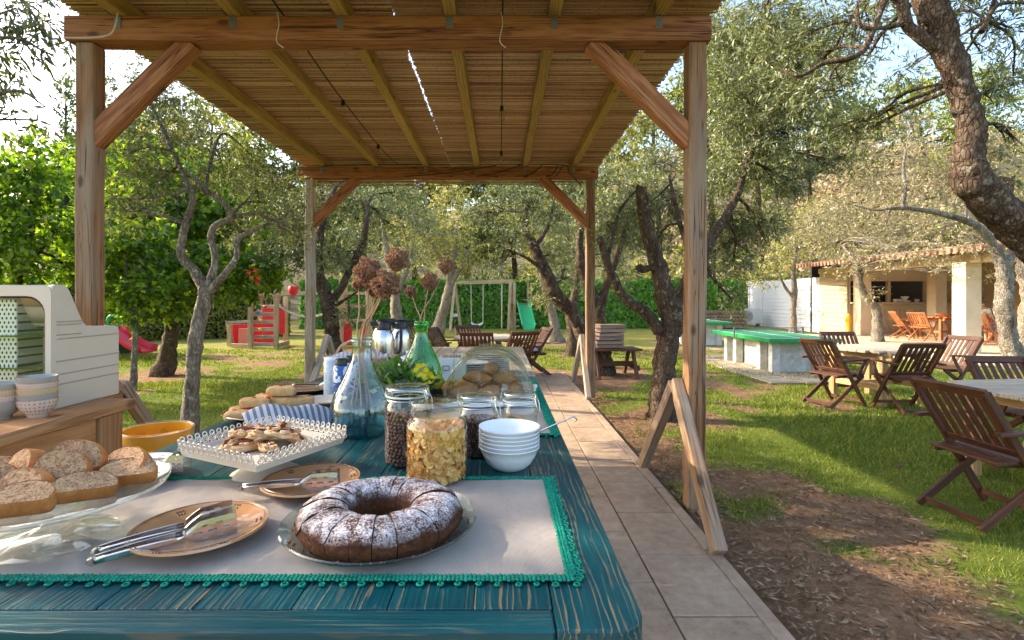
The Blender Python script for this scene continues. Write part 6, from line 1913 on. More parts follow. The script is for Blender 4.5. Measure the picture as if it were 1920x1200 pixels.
def bread(p, rx, ry, rz, label, w=0.105, h=0.062, th=0.034, seed=0):
    """a half-moon slice: flat base along local x, domed top along y, thickness along z"""
    rg = random.Random(seed)
    t = thing('bread_slice', label, 'bread', p, group='bread slices on the glass stand')
    t.rotation_euler = (rx, ry, rz)
    poly = [(w / 2 * x, h * y) for x, y in ((-0.8, 0.0), (-0.4, -0.01), (0, 0.0), (0.4, -0.01), (0.8, 0.0), (0.95, 0.06), (1.0, 0.2))]
    for k in range(1, 14):
        a = PI * k / 14
        poly.append((w / 2 * math.cos(a) * (1 + 0.03 * rg.random()), h * (0.22 + 0.78 * math.sin(a) ** 0.8 * (1 + 0.05 * rg.random()))))
    poly += [(-w / 2, 0.2 * h), (-w / 2 * 0.95, 0.06 * h)]
    m_ = len(poly)
    cy_ = h * 0.42
    sk = (rg.random() - 0.5) * 0.012
    b = B()
    vs_, fs = [], []
    for z, q in ((-th / 2 + 0.001, 0.965), (-th / 2, 0.6), (th / 2 - 0.001, 0.965), (th / 2, 0.6)):
        vs_ += [(x * q + sk * z / th, cy_ + (y - cy_) * q, z + (rg.random() - 0.5) * 0.0025 * (q < 0.9)) for x, y in poly]
    for o_ in (0, 2):
        fs += [(o_ * m_ + i, o_ * m_ + (i + 1) % m_, (o_ + 1) * m_ + (i + 1) % m_, (o_ + 1) * m_ + i) for i in range(m_)]
        fs.append(tuple(range((o_ + 1) * m_, (o_ + 2) * m_)))
    b.add(vs_, fs).obj('crumb', BREAD, t, True)
    b = B()
    vs_ = [(x * q + sk * z / th, cy_ + (y - cy_) * q, z) for z, q in ((-th / 2, 0.955), (-th / 2 + 0.003, 0.99), (-th * 0.15, 1.01 + 0.02 * rg.random()), (th * 0.2, 1.0 + 0.02 * rg.random()), (th / 2 - 0.003, 0.99), (th / 2, 0.955)) for x, y in poly]
    fs = [(j * m_ + i, j * m_ + (i + 1) % m_, (j + 1) * m_ + (i + 1) % m_, (j + 1) * m_ + i) for j in range(5) for i in range(m_)]
    b.add(vs_, fs).obj('crust', CRUST, t, True)


z0 = CL + 0.084
# x, y, height over the plate, tilt of the face, roll, turn
BR = [(-0.8, 0.865, 0.014, 22, 0, 22, 'front right slice lying crust outwards'), (-0.93, 0.85, 0.014, 24, 0, -16, 'front left slice lying crust outwards'), (-0.725, 0.94, 0.014, 30, 6, 46, 'outermost right slice, crust towards the cake'), (-1.02, 0.9, 0.014, 40, 0, -34, 'left edge slice'),
      (-0.7, 1.03, 0.014, 28, 0, 24, 'rear right slice lying flat'), (-0.86, 0.935, 0.016, 58, 0, -10, 'middle slice leaning back'), (-0.96, 0.955, 0.018, 62, 5, 18, 'middle left slice leaning back'),
      (-0.82, 0.985, 0.034, 60, 12, 16, 'upper slice with its cut face to the viewer'), (-0.925, 1.01, 0.036, 66, -14, -24, 'upper left domed slice'),
      (-0.835, 1.045, 0.038, 64, 10, 8, 'topmost domed slice'), (-0.74, 1.07, 0.018, 50, 0, -14, 'rear slice behind the topmost'), (-1.02, 1.03, 0.014, 50, 0, 14, 'rear left slice')]
for i, (x_, y_, dz, a, b_, c_, w_) in enumerate(BR):
    bread((-0.875 + (x_ + 0.86) * 0.84, 0.975 + (y_ - 0.96) * 0.86, z0 + 0.003 + dz * 0.8), R(a), R(b_), R(c_), w_ + ' on the glass bread stand', seed=i, w=0.088 + 0.02 * rnd.random(), h=0.047 + 0.012 * rnd.random(), th=0.024 + 0.008 * rnd.random())

def blocky(c, dim, seed, n=20, m=12, e=0.42, j=0.07):
    rg = random.Random(seed)
    b = B().ball((0, 0, 0), 1, n, m)
    out = []
    for p in b.v:
        q = [math.copysign(abs(a) ** e, a) for a in p]
        k = 1 + j * (rg.random() - 0.5)
        out.append((c[0] + q[0] * dim[0] / 2 * k, c[1] + q[1] * dim[1] / 2 * k, c[2] + q[2] * dim[2] / 2 * k))
    b.v = out
    return b


# lace-edged tray with crumbly pastries
TR = V((-0.622, 1.392, TZ))
tr = thing('lace_tray', 'cream square metal tray with pierced lace rim on a foot', 'tray', TR, R(-27))
LM = plain('cream_enamel', (0.62, 0.54, 0.43), 0.45, var=0.06)
B().lathe([(0, 0), (0.085, 0), (0.088, 0.006), (0.07, 0.014), (0.045, 0.03), (0.04, 0.055), (0.06, 0.066), (0, 0.066)], 40).obj('foot', LM, tr, True)
B().box((0, 0, 0.07), (0.278, 0.278, 0.008)).obj('base', LM, tr, bevel=0.002)
for k in range(4):
    rot = Matrix.Rotation(k * PI / 2, 3, 'Z')
    b = B()
    tiltv = V((0, -0.14, 0.072))
    out = V((0, -0.30, 0.95)).normalized()
    b.bar((-0.14, -0.141, 0.078), (0.14, -0.141, 0.078), 0.003, 0.012, up=out)
    rt = frame((0, 0, 0), (1, 0, 0), (0, -0.95, -0.3)).to_3x3()
    for i in range(14):
        x = -0.132 + i * 0.0203
        b.torus(tiltv + out * 0.023 + V((x, 0, 0)), 0.0085, 0.0019, 12, 5, rt)
        b.torus(tiltv + out * 0.023 + V((x, 0, 0)), 0.0036, 0.0014, 8, 4, rt)
        b.torus(tiltv + out * 0.035 + V((x, 0, 0)), 0.0062, 0.0016, 10, 5, rt)
        b.torus(tiltv + out * 0.013 + V((x + 0.01, 0, 0)), 0.005, 0.0015, 8, 5, rt)
    b.v = [tuple(rot @ V(p)) for p in b.v]
    b.obj('lace_rim', LM, tr, True)
PAST = mottle('sugared_shortcrust', [(0.3, (0.4, 0.16, 0.05)), (0.45, (0.56, 0.31, 0.13)), (0.58, (0.64, 0.46, 0.28)), (0.7, (0.76, 0.7, 0.62))], 60, 0.9, 0.8, 0.008)
JAM = plain('dark_jam', (0.13, 0.025, 0.012), 0.25)
PWD = ['at the tray left corner', 'at the front of the heap', 'at the right of the heap', 'on top of the heap', 'at the back of the heap', 'near the tray middle', 'slanting over the jam one', 'lowest at the front corner', 'at the rear right', 'half under the top piece', 'leaning on the left', 'small broken one at the right', 'flat one at the far side']
for i in range(13):
    a = i * 2.4
    rr = 0.085 * math.sqrt((i + 0.5) / 13)
    lay = 0 if i > 5 else 1
    p = TR + V((math.cos(a) * rr * 1.05, math.sin(a) * rr * 0.9, 0.078 + (0.024 if lay else 0.0)))
    t = thing('jam_pastry', 'crumbly jam pastry bar ' + PWD[i], 'pastry', p, rnd.random() * 3, 'pastries on the lace tray')
    t.rotation_euler = ((rnd.random() - 0.5) * 0.5, (rnd.random() - 0.5) * 0.5, rnd.random() * 3)
    rg = random.Random(i)
    b = blocky((0, 0, 0.009), (0.078 + 0.014 * rg.random(), 0.034 + 0.008 * rg.random(), 0.017), i, 22, 10, 0.55, 0.3)
    for k in range(7):
        c2 = blocky((rg.gauss(0, 0.024), rg.gauss(0, 0.01), 0.017 + 0.003 * rg.random()), (0.012 + 0.014 * rg.random(), 0.011 + 0.008 * rg.random(), 0.009), i * 9 + k, 8, 6, 0.7, 0.5)
        b.add(c2.v, c2.f)
    b.obj('crust', PAST, t, True)
    B().tube([(-0.028, 0.002, 0.019), (-0.01, 0.006, 0.021), (0.01, -0.004, 0.02), (0.03, 0.002, 0.018)], [0.003, 0.006, 0.006, 0.003], 7).obj('jam', JAM, t, True)

# focaccia plate, striped cloth
FP = V((-0.88, 2.03, TZ))
clay = thing('oval_plate', 'dark green plate with a brown rim under the focaccia', 'plate', FP)
B().lathe([(0, 0.004), (0.09, 0.0), (0.13, 0.014), (0.165, 0.03), (0.163, 0.034), (0.128, 0.02), (0.088, 0.01), (0, 0.01)], 44, sx=1.1).obj('dish', plain('green_glaze', (0.02, 0.06, 0.02), 0.2), clay, True)
B().torus((0, 0, 0.033), 0.164, 0.0025, 44, 5).obj('rim', MT['clay'], clay, True).scale = (1.1, 1, 1)
FOC = mottle('focaccia_crumb', [(0.3, (0.4, 0.18, 0.06)), (0.5, (0.58, 0.34, 0.14)), (0.8, (0.7, 0.5, 0.28))], 28, 0.85, 0.6, 0.006)
TOM = plain('cherry_tomato', (0.55, 0.03, 0.015), 0.2, sss=0.1)
FW = ['front left', 'front right', 'left end', 'middle lower', 'rear lower', 'upper left with tomato', 'upper middle', 'upper right', 'topmost', 'rear upper']
for i, (dx, dy, dz, rz_) in enumerate(((-0.09, -0.07, 0.012, 10), (-0.01, -0.09, 0.012, -20), (-0.12, 0.02, 0.012, 60), (0.0, 0.0, 0.012, 20), (0.05, 0.09, 0.012, -10), (-0.06, -0.02, 0.05, 15), (0.02, 0.02, 0.05, -15), (0.09, 0.03, 0.045, 30), (0.03, 0.01, 0.088, 5), (-0.04, 0.06, 0.05, -25))):
    t = thing('focaccia_slice', FW[i] + ' piece of golden focaccia in the heap on the green plate', 'focaccia', FP + V((dx, dy, dz)), R(rz_), 'focaccia pieces')
    b = blocky((0, 0, 0.018), (0.11, 0.066, 0.036), i)
    b.obj('slice', FOC, t, True)
    for k in range(2):
        B().ball((-0.025 + 0.05 * k + 0.01 * (i % 3), 0.005 - 0.012 * (i % 2), 0.034), 0.009, 9, 6, (1.2, 1, 0.6)).obj('tomato', TOM, t, True)


def stripes(name, a, b_, scale):
    m, nt, b = mk(name)
    s = nd(nt, 'SeparateXYZ', {0: nd(nt, 'TexCoord').outputs['UV']})
    f = ramp(nt, math_(nt, 'FRACT', math_(nt, 'MULTIPLY', s.outputs['X'], scale)), [(0.48, 0.0), (0.52, 1.0)])
    th_ = noise(nt, coords(nt), 220, 3)
    nt.links.new(mixc(nt, 1.0, mixc(nt, f, a, b_), ramp(nt, th_, [(0.3, 0.8), (0.7, 1.1)]), 'MULTIPLY'), b.inputs['Base Color'])
    b.inputs['Roughness'].default_value = 0.95
    bump(nt, b, th_, 0.4, 0.002)
    return m


def grid_cloth(name, t, fn, nu, nv, mat):
    vs_, uv = [], []
    for j in range(nv + 1):
        for i in range(nu + 1):
            vs_.append(fn(i / nu, j / nv))
            uv.append((i / nu, j / nv))
    fs = [(j * (nu + 1) + i, j * (nu + 1) + i + 1, (j + 1) * (nu + 1) + i + 1, (j + 1) * (nu + 1) + i) for j in range(nv) for i in range(nu)]
    me = bpy.data.meshes.new(name)
    me.from_pydata(vs_, [], fs)
    ul = me.uv_layers.new(name='uv')
    for lp in me.loops:
        ul.data[lp.index].uv = uv[lp.vertex_index]
    o = link(name, me, mat, t, True)
    md = o.modifiers.new('s', 'SOLIDIFY')
    md.thickness = 0.003
    return o


sc = thing('striped_cloth', 'grey and blue striped cloth bunched along the focaccia plate', 'cloth', (-0.7, 1.9, TZ), R(22))
SM = stripes('blue_grey_stripes', (0.4, 0.41, 0.44), (0.12, 0.135, 0.175), 20)


def cl_fn(u, v):
    x = (u - 0.5) * 0.44 * (0.85 + 0.15 * v)
    a = v * PI
    r_ = 0.05 + 0.016 * math.sin(u * 5) + 0.008 * math.sin(u * 17 + v * 9)
    return (x + 0.01 * math.sin(v * 8), -math.cos(a) * (0.085 + 0.015 * math.sin(u * 7)), 0.006 + max(0, math.sin(a)) * (r_ + 0.016 * math.sin(v * 14 + u * 3)))


grid_cloth('cloth', sc, cl_fn, 60, 26, SM)

# demijohns with dried flower heads
DJ = [(0, 0.004), (0.07, 0.003), (0.095, 0.008), (0.104, 0.025), (0.108, 0.06), (0.106, 0.095), (0.096, 0.13), (0.08, 0.165), (0.061, 0.2), (0.045, 0.23), (0.036, 0.258), (0.033, 0.28), (0.0325, 0.3), (0.033, 0.31), (0.0375, 0.313), (0.038, 0.322), (0.0355, 0.326), (0.0378, 0.33), (0.037, 0.336), (0.032, 0.337)]
D1_ = V((-0.478, 1.81, TZ))
dj = thing('demijohn', 'clear aqua glass demijohn half full of water with dried stems', 'bottle', D1_)
B().lathe(DJ, 56).obj('glass', MT['aquaglass'], dj, True)
B().lathe([(0, 0.008), (0.068, 0.008), (0.091, 0.012), (0.1, 0.028), (0.104, 0.06), (0.102, 0.095), (0.1, 0.103), (0, 0.1035)], 48).obj('water', MT['water'], dj, True)
D2_ = V((-0.39, 2.6, TZ))
dg_ = thing('demijohn', 'bright green glass demijohn with three dried flower stems', 'bottle', D2_)
B().lathe([(r_ * 0.98, z_ * 1.05) for r_, z_ in DJ], 56).obj('glass', MT['greenglass'], dg_, True)
STEM = plain('dry_stem', (0.36, 0.2, 0.1), 0.8, var=0.3)
HEAD = leafmat('dry_umbel', (0.2, 0.105, 0.055), (0.43, 0.25, 0.145), (0.64, 0.44, 0.29), 0.45, 0.02, (1.1, 0.9, 0.8))


def umbel(base, neck, head, r, label, group, n=1500):
    t = thing('dried_flower', label, 'dried flower', base, group=group)
    base, neck, head = V(base), V(neck), V(head)
    m1 = neck.lerp(head, 0.5) + V((rnd.random() - 0.5, rnd.random() - 0.5, 0)) * 0.02
    B().tube(curve_pts([tuple(base), tuple(neck), tuple(m1), tuple(head)], 5), 0.0028, 6).obj('stem', STEM, t, True, world=True)
    dr = unit(nr.normal(size=(n, 3)))
    rad = r * 1.12 * (0.55 + 0.45 * nr.random(n) ** 0.5) * (1 + 0.18 * np.sin(dr[:, 0] * 5 + dr[:, 2] * 4))
    c = np.array(head) + dr * rad[:, None]
    q = []
    for _ in range(3):
        a_ = unit(nr.normal(size=(n, 3)))
        b_ = unit(np.cross(a_, nr.normal(size=(n, 3))))
        s_ = 0.0036 + 0.003 * nr.random((n, 1))
        q.append(np.stack([c - a_ * s_, c + b_ * s_ * 0.5, c + a_ * s_, c - b_ * s_ * 0.5], 1))
    rays = 160
    ra = np.array(head)[None] - np.array([0, 0, r * 0.1])
    e = c[:rays]
    w_ = unit(np.cross(e - ra, nr.normal(size=(rays, 3)))) * 0.0007
    q.append(np.stack([np.broadcast_to(ra, e.shape) - w_, np.broadcast_to(ra, e.shape) + w_, e + w_, e - w_], 1))
    link('flower_head', np_mesh('flower_head', np.concatenate(q).reshape(-1, 3) - np.array(base), 4), HEAD, t)


nk = D1_ + V((0, 0, 0.325))
HD = [(692, 508, 1.8, 0.042, 'large round dried flower head left in the clear demijohn'), (746, 485, 1.86, 0.036, 'highest dried flower head above the clear demijohn'), (725, 532, 1.76, 0.043, 'lower right dried flower head of the clear demijohn'), (672, 532, 1.9, 0.018, 'smallest dried head at the left of the clear demijohn'), (706, 540, 1.9, 0.03, 'dried flower head hidden low between the others')]
for i, (px_, py_, d_, r_, lab) in enumerate(HD):
    a = i * 1.26
    umbel(D1_ + V((math.cos(a + 2.5) * 0.05, math.sin(a + 2.5) * 0.05, 0.03)), nk + V((math.cos(a) * 0.013, math.sin(a) * 0.013, 0)), at(px_, py_, d_), r_, lab, 'dried flowers in the clear demijohn')
nk = D2_ + V((0, 0, 0.34))
for i, (px_, py_, d_, r_, lab) in enumerate(((806, 527, 2.7, 0.04, 'upright dried flower head above the green demijohn'), (770, 546, 2.7, 0.027, 'small reddish dried head left of the green demijohn'), (838, 499, 2.75, 0.036, 'highest right dried head of the green demijohn'))):
    a = i * 2.1
    umbel(D2_ + V((math.cos(a + 2) * 0.04, math.sin(a + 2) * 0.04, 0.03)), nk + V((math.cos(a) * 0.012, math.sin(a) * 0.012, 0)), at(px_, py_, d_), r_, lab, 'dried flowers in the green demijohn', 900)

# storage jars
RUB = plain('clear_rubber', (0.6, 0.62, 0.6), 0.5)


def cliptop(p, r, h, label, contents=None):
    t = thing('glass_jar', label, 'jar', p, rz=R(-25))
    bh = h - 0.045
    B().lathe([(0, 0.006), (r * 0.8, 0.003), (r * 0.96, 0.01), (r, 0.03), (r, bh - 0.03), (r * 0.96, bh - 0.012), (r * 0.86, bh), (r * 0.86, bh + 0.008), (r * 0.92, bh + 0.01)], 48).obj('body', MT['clearglass'], t, True)
    B().lathe([(r * 0.9, bh + 0.011), (r * 0.94, bh + 0.012), (r * 0.94, bh + 0.0155), (r * 0.9, bh + 0.0165)], 40).obj('seal', RUB, t, True)
    B().lathe([(r * 0.93, bh + 0.017), (r * 0.95, bh + 0.022), (r * 0.95, bh + 0.032), (r * 0.9, bh + 0.04), (r * 0.7, bh + 0.044), (r * 0.62, bh + 0.04), (0, bh + 0.04)], 48).obj('lid', MT['clearglass'], t, True)
    w = B()
    w.torus((0, 0, bh + 0.004), r * 0.9, 0.0017, 40, 5)
    w.torus((0, 0, bh + 0.036), r * 0.93, 0.0015, 40, 5)
    for s in (-1, 1):
        w.tube([(s * r * 0.92, 0.01, bh + 0.004), (s * r * 1.04, 0.012, bh + 0.02), (s * r * 0.96, 0.008, bh + 0.036)], 0.0016, 5)
        w.tube([(s * r * 0.92, -0.01, bh + 0.004), (s * r * 1.06, -0.012, bh + 0.01), (s * r * 1.04, -0.008, bh + 0.034), (s * r * 0.94, 0, bh + 0.037)], 0.0016, 5)
    w.tube([(r * 0.95, 0.012, bh + 0.03), (r * 1.12, 0.014, bh + 0.005), (r * 1.2, 0.008, bh - 0.02), (r * 1.2, -0.008, bh - 0.02), (r * 1.12, -0.014, bh + 0.005), (r * 0.95, -0.012, bh + 0.03)], 0.0016, 5)
    w.obj('wire_clip', MT['chrome'], t, True)
    return t


def fill_balls(p, r, h, s, n, mat, name, label):
    rg = random.Random(5)
    b = B()
    k = 0
    z = s
    while z < h:
        ring_ = r
        while ring_ > r - 2.3 * s:
            m_ = max(1, int(2 * PI * ring_ / (s * 1.9)))
            ph = rg.random() * 6
            for i in range(m_):
                a = ph + 2 * PI * i / m_
                rr = ring_ + (rg.random() - 0.5) * s * 0.35
                b.ball((p[0] + rr * math.cos(a), p[1] + rr * math.sin(a), p[2] + z + (rg.random() - 0.5) * s * 0.6), s * (0.86 + 0.24 * rg.random()), 7, 5)
            ring_ -= s * 1.9
        z += s * 1.62
    for _ in range(int((r / s) ** 2)):
        a, q = rg.random() * 6.28, math.sqrt(rg.random()) * r
        b.ball((p[0] + q * math.cos(a), p[1] + q * math.sin(a), p[2] + h + (rg.random() - 0.5) * s), s, 7, 5)
    return tag(b.obj(name, mat, None, True), label, 'cereal', kind='stuff')


CHOC = plain('chocolate_puff', (0.1, 0.045, 0.028), 0.75, var=0.35, vs_=200, bmp=0.4)
J1 = V((-0.262, 1.485, TZ))
cliptop(J1, 0.065, 0.225, 'tall clip-top glass jar of chocolate cereal balls')
fill_balls(J1 + V((0, 0, 0.006)), 0.057, 0.135, 0.0062, 0, CHOC, 'cereal_balls', 'round chocolate cereal balls filling the tall clip-top jar')
J3 = V((-0.066, 1.57, TZ))
cliptop(J3, 0.06, 0.185, 'clip-top glass jar of dark chocolate granules behind the flakes')
fill_balls(J3 + V((0, 0, 0.006)), 0.053, 0.1, 0.0042, 0, plain('dark_choc_granule', (0.06, 0.022, 0.014), 0.6, var=0.4, vs_=200), 'choc_granules', 'dark chocolate granules filling the middle jar')
J4 = V((0.064, 1.72, TZ))
cliptop(J4, 0.058, 0.165, 'small clip-top glass jar of biscuits behind the white bowls')
COOK = plain('biscuit', (0.5, 0.27, 0.11), 0.85, var=0.2, vs_=80, bmp=0.4)
for i in range(6):
    t = thing('biscuit', 'golden biscuit inside the small clip-top jar', 'biscuit', J4 + V((math.cos(i * 1.9) * 0.024, math.sin(i * 1.9) * 0.024, 0.02 + 0.011 * i)), i, 'biscuits in the small jar')
    t.rotation_euler = (0.5 * math.sin(i), 0.4 * math.cos(i * 2), i)
    B().lathe([(0, -0.004), (0.02, -0.004), (0.0235, 0), (0.02, 0.004), (0, 0.0045)], 14, wave=lambda q, k: 1 + 0.05 * math.sin(q * 7)).obj('biscuit_body', COOK, t, True)
# faceted jar of corn flakes
J2 = V((-0.163, 1.35, TZ + 0.004))
fj = thing('glass_jar', 'eight-sided glass jar full of golden cereal flakes', 'jar', J2, R(10))


def oct_(q, i):
    if i > 8:
        return 1.0
    m_ = (q + PI / 8) % (PI / 4) - PI / 8
    return 0.5 * 1 / math.cos(m_) + 0.5 * 1.02 if i in (1, 2, 3, 4, 5) else 1.0


B().lathe([(0, 0.008), (0.068, 0.004), (0.076, 0.014), (0.0775, 0.03), (0.0775, 0.135), (0.074, 0.15), (0.064, 0.158), (0.063, 0.17), (0.066, 0.172)], 64, wave=oct_).obj('body', MT['clearglass'], fj, True)
B().lathe([(0.06, 0.166), (0.0655, 0.166), (0.0655, 0.182), (0.06, 0.182)], 40).obj('collar', glassmat('milky_collar', (0.85, 0.87, 0.85), (0.6, 0.63, 0.6), 0.2, 0.35, (0.7, 0.72, 0.7)), fj, True)
B().lathe([(0.062, 0.183), (0.07, 0.186), (0.0715, 0.195), (0.068, 0.203), (0.056, 0.206), (0.05, 0.201), (0.03, 0.201), (0, 0.203)], 48).obj('lid', MT['clearglass'], fj, True)
nfl = 1500
b = B()
rg = random.Random(3)
for i in range(nfl):
    a = rg.random() * 2 * PI
    z_ = 0.01 + rg.random() * 0.125
    rr = 0.0715 - rg.random() ** 2 * 0.02
    if i > nfl - 120:
        rr = rg.random() ** 0.5 * 0.066
        z_ = 0.13 + rg.random() * 0.012
    nrm = V((math.cos(a), math.sin(a), 0)) + V((rg.gauss(0, 1), rg.gauss(0, 1), rg.gauss(0, 1))) * 0.33
    nrm.normalize()
    m3 = frame((0, 0, 0), nrm, (rg.random(), rg.random(), 1)).to_3x3()
    s_ = 0.0075 + 0.004 * rg.random()
    cen = V((rr * math.cos(a), rr * math.sin(a), z_))
    vs_ = [cen + m3 @ V((-0.0016, 0, 0))]
    for k in range(7):
        q = 2 * PI * k / 7
        s2 = s_ * (0.8 + 0.4 * rg.random())
        vs_.append(cen + m3 @ V((0.0012 * math.sin(q * 2 + i), s2 * math.cos(q), s2 * math.sin(q))))
    b.add([p + J2 for p in vs_], [(0, 1 + k, 1 + (k + 1) % 7) for k in range(7)])
FLK = leafmat('corn_flake', (0.55, 0.23, 0.035), (0.8, 0.43, 0.1), (0.88, 0.6, 0.24), 0.12, 0.03, (1, 0.9, 0.6))
o = b.obj('cereal_flakes', FLK)
tag(o, 'golden corn flakes filling the eight-sided jar', 'cereal', kind='stuff')
B().lathe([(0, 0.012), (0.058, 0.012), (0.058, 0.126), (0, 0.126)], 16, tuple(J2)).obj('inner_flakes', FLK, o)

# stacked white bowls and dipper
SB = V((0.026, 1.445, TZ))
BN = ['lowest', 'second', 'third', 'fourth', 'fifth', 'topmost']
for k in range(6):
    t = thing('white_bowl', BN[k] + ' of the six white bowls stacked by the flakes jar', 'bowl', SB + V((0, 0, k * 0.0105)), group='stacked white bowls')
    B().lathe([(0, 0.003), (0.04, 0.0), (0.046, 0.003), (0.062, 0.018), (0.075, 0.042), (0.0815, 0.0595), (0.0842, 0.0605), (0.0842, 0.064), (0.0795, 0.0625), (0.072, 0.043), (0.059, 0.02), (0.042, 0.007), (0, 0.006)], 48).obj('bowl', MT['whiteplastic'], t, True)
ld = thing('ladle', 'long thin steel ladle resting in the white bowls', 'ladle', SB + V((0, 0, 0.0525)))
B().tube(curve_pts([(0.005, -0.01, 0.012), (0.05, -0.012, 0.035), (0.12, -0.015, 0.068), (0.17, -0.017, 0.09), (0.18, -0.017, 0.091), (0.184, -0.015, 0.083), (0.178, -0.013, 0.077)], 5), 0.0024, 7).obj('handle', MT['chrome'], ld, True)
B().lathe([(0, 0), (0.012, 0.002), (0.017, 0.009), (0.0185, 0.014), (0.017, 0.0135), (0.0115, 0.0035), (0, 0.0015)], 16, (-0.01, -0.01, 0.008)).obj('cup', MT['chrome'], ld, True)

# croissants under the clear roll cover
DC = V((-0.045, 2.36, CL))
tb = thing('serving_tray', 'white tray under the croissant cover', 'tray', DC)
B().box((0, 0, 0.012), (0.4, 0.34, 0.022)).obj('base', MT['whiteplastic'], tb, bevel=0.008)
cv = thing('roll_cover', 'clear acrylic dome cover over the croissants', 'food cover', DC + V((0, 0, 0.024)))


def half_shell(a0, a1, rx, rz, y0, y1, n=24):
    b = B()
    vs_ = []
    for i in range(n + 1):
        a = R(a0 + (a1 - a0) * i / n)
        for y_, s_ in ((y0, 1.0), (y1, 1.0)):
            vs_.append((rx * math.cos(a) * s_, y_, rz * math.sin(a) * s_))
    return b.add(vs_, [(2 * i, 2 * i + 1, 2 * i + 3, 2 * i + 2) for i in range(n)])


half_shell(0, 180, 0.19, 0.215, -0.165, 0.165).obj('back_shell', MT['acrylic'], cv, True).modifiers.new('s', 'SOLIDIFY').thickness = 0.003
for nm_, yy in (('front_end', -0.165), ('rear_end', 0.165)):
    b = B()
    b.add([(0.19 * math.cos(R(a)), yy, 0.215 * math.sin(R(a))) for a in range(0, 181, 9)], [tuple(range(21))])
    b.obj(nm_, MT['acrylic'], cv)
B().tube([(0.19 * math.cos(R(a)), -0.166, 0.215 * math.sin(R(a))) for a in range(0, 181, 9)], 0.0028, 6).obj('front_rim', glassmat('acrylic_edge', (0.85, 0.86, 0.78), (0.6, 0.62, 0.5), 0.1, 0.3, (0.7, 0.7, 0.6)), cv, True)
B().tube([(0.19 * math.cos(R(a)), 0.166, 0.215 * math.sin(R(a))) for a in range(0, 181, 9)], 0.0028, 6).obj('rear_rim', bpy.data.materials['acrylic_edge'], cv, True)
B().lathe([(0, 0), (0.008, 0), (0.007, 0.008), (0.014, 0.018), (0.012, 0.028), (0, 0.031)], 14, (0.2, -0.02, 0.02)).obj('knob', MT['white'], cv, True)
half_shell(15, 165, 0.183, 0.2, -0.16, 0.0).obj('inner_flap', MT['acrylic'], cv, True).modifiers.new('s', 'SOLIDIFY').thickness = 0.003
CRO = mottle('sugared_croissant', [(0.3, (0.25, 0.09, 0.03)), (0.45, (0.42, 0.19, 0.07)), (0.58, (0.55, 0.36, 0.22)), (0.72, (0.78, 0.74, 0.72))], 26, 0.7, 0.5, 0.006)
CW = ['front left', 'front middle', 'front right', 'rear left', 'rear middle', 'rear right', 'upper left', 'upper right', 'topmost']
for i, (dx, dy, dz) in enumerate(((-0.11, -0.08, 0), (0.0, -0.1, 0), (0.11, -0.08, 0), (-0.1, 0.06, 0), (0.01, 0.06, 0), (0.11, 0.06, 0), (-0.055, -0.02, 0.05), (0.06, -0.02, 0.05), (0.0, 0.0, 0.09))):
    t = thing('croissant', CW[i] + ' sugared croissant under the clear cover', 'croissant', DC + V((dx, dy, 0.024 + dz)), rnd.random() * 3, 'croissants under the cover')
    pts = [(math.sin(a) * 0.062, 0.025 - math.cos(a) * 0.036, 0.028) for a in [(-1.35 + 2.7 * k / 12) for k in range(13)]]
    rad = [0.007 + 0.021 * math.sin(PI * k / 12) * (1 + 0.22 * (k % 2)) for k in range(13)]
    B().tube(pts, rad, 10).obj('body', CRO, t, True)

# potted plant with a yellow flower, fruit dish
PP = V((-0.425, 2.26, TZ))
pt = thing('potted_plant', 'small leafy plant in a pot with yellow blooms before the green bottle', 'plant', PP)
B().lathe([(0, 0), (0.05, 0), (0.066, 0.075), (0.07, 0.08), (0.06, 0.08), (0.046, 0.01), (0, 0.01)], 24).obj('pot', plain('dark_green_pot', (0.03, 0.08, 0.04), 0.4), pt, True)
crown('leaves', pt, 420, [(PP.x - 0.03, PP.y, PP.z + 0.105, 0.085, 0.08, 0.05), (PP.x + 0.045, PP.y - 0.02, PP.z + 0.09, 0.085, 0.08, 0.045), (PP.x - 0.06, PP.y - 0.02, PP.z + 0.1, 0.07, 0.06, 0.05), (PP.x + 0.03, PP.y, PP.z + 0.08, 0.08, 0.08, 0.06)], 0.052, 0.026, LF['grape'], spray=4, droop=-0.3)
YF = plain('yellow_petal', (0.72, 0.6, 0.015), 0.6, sss=0.1)
for dx, dz, s_ in ((0.095, 0.165, 1.0), (0.125, 0.135, 0.85)):
    b = B()
    for k in range(6):
        q = k * PI / 3
        pts = []
        for rr, aw in ((0.003, 0.2), (0.018, 0.55), (0.03, 0.45), (0.034, 0.0)):
            pts += [(rr * math.cos(q - aw) * s_, -0.02 - 0.012 * (rr / 0.034) ** 2, rr * math.sin(q - aw) * s_), (rr * math.cos(q + aw) * s_, -0.02 - 0.012 * (rr / 0.034) ** 2, rr * math.sin(q + aw) * s_)]
        b.add([(p[0] + dx, p[1] - 0.04, p[2] + dz) for p in pts], [(0, 1, 3, 2), (2, 3, 5, 4), (4, 5, 7, 6)])
    b.tube([(dx, -0.05, dz), (dx - 0.02, -0.01, dz - 0.1)], 0.002, 5)
    b.obj('flower', YF, pt, True)
FB = V((-0.245, 2.42, TZ))
fb = thing('fruit_dish', 'dark square dish of fruit beside the croissant cover', 'dish', FB)
b = B()
b.lathe([(0, 0.004), (0.07, 0), (0.11, 0.045), (0.118, 0.06), (0.112, 0.06), (0.066, 0.01), (0, 0.01)], 4)
b.obj('dish', plain('dark_slate_glaze', (0.05, 0.045, 0.05), 0.4), fb).rotation_euler = (0, 0, R(45))


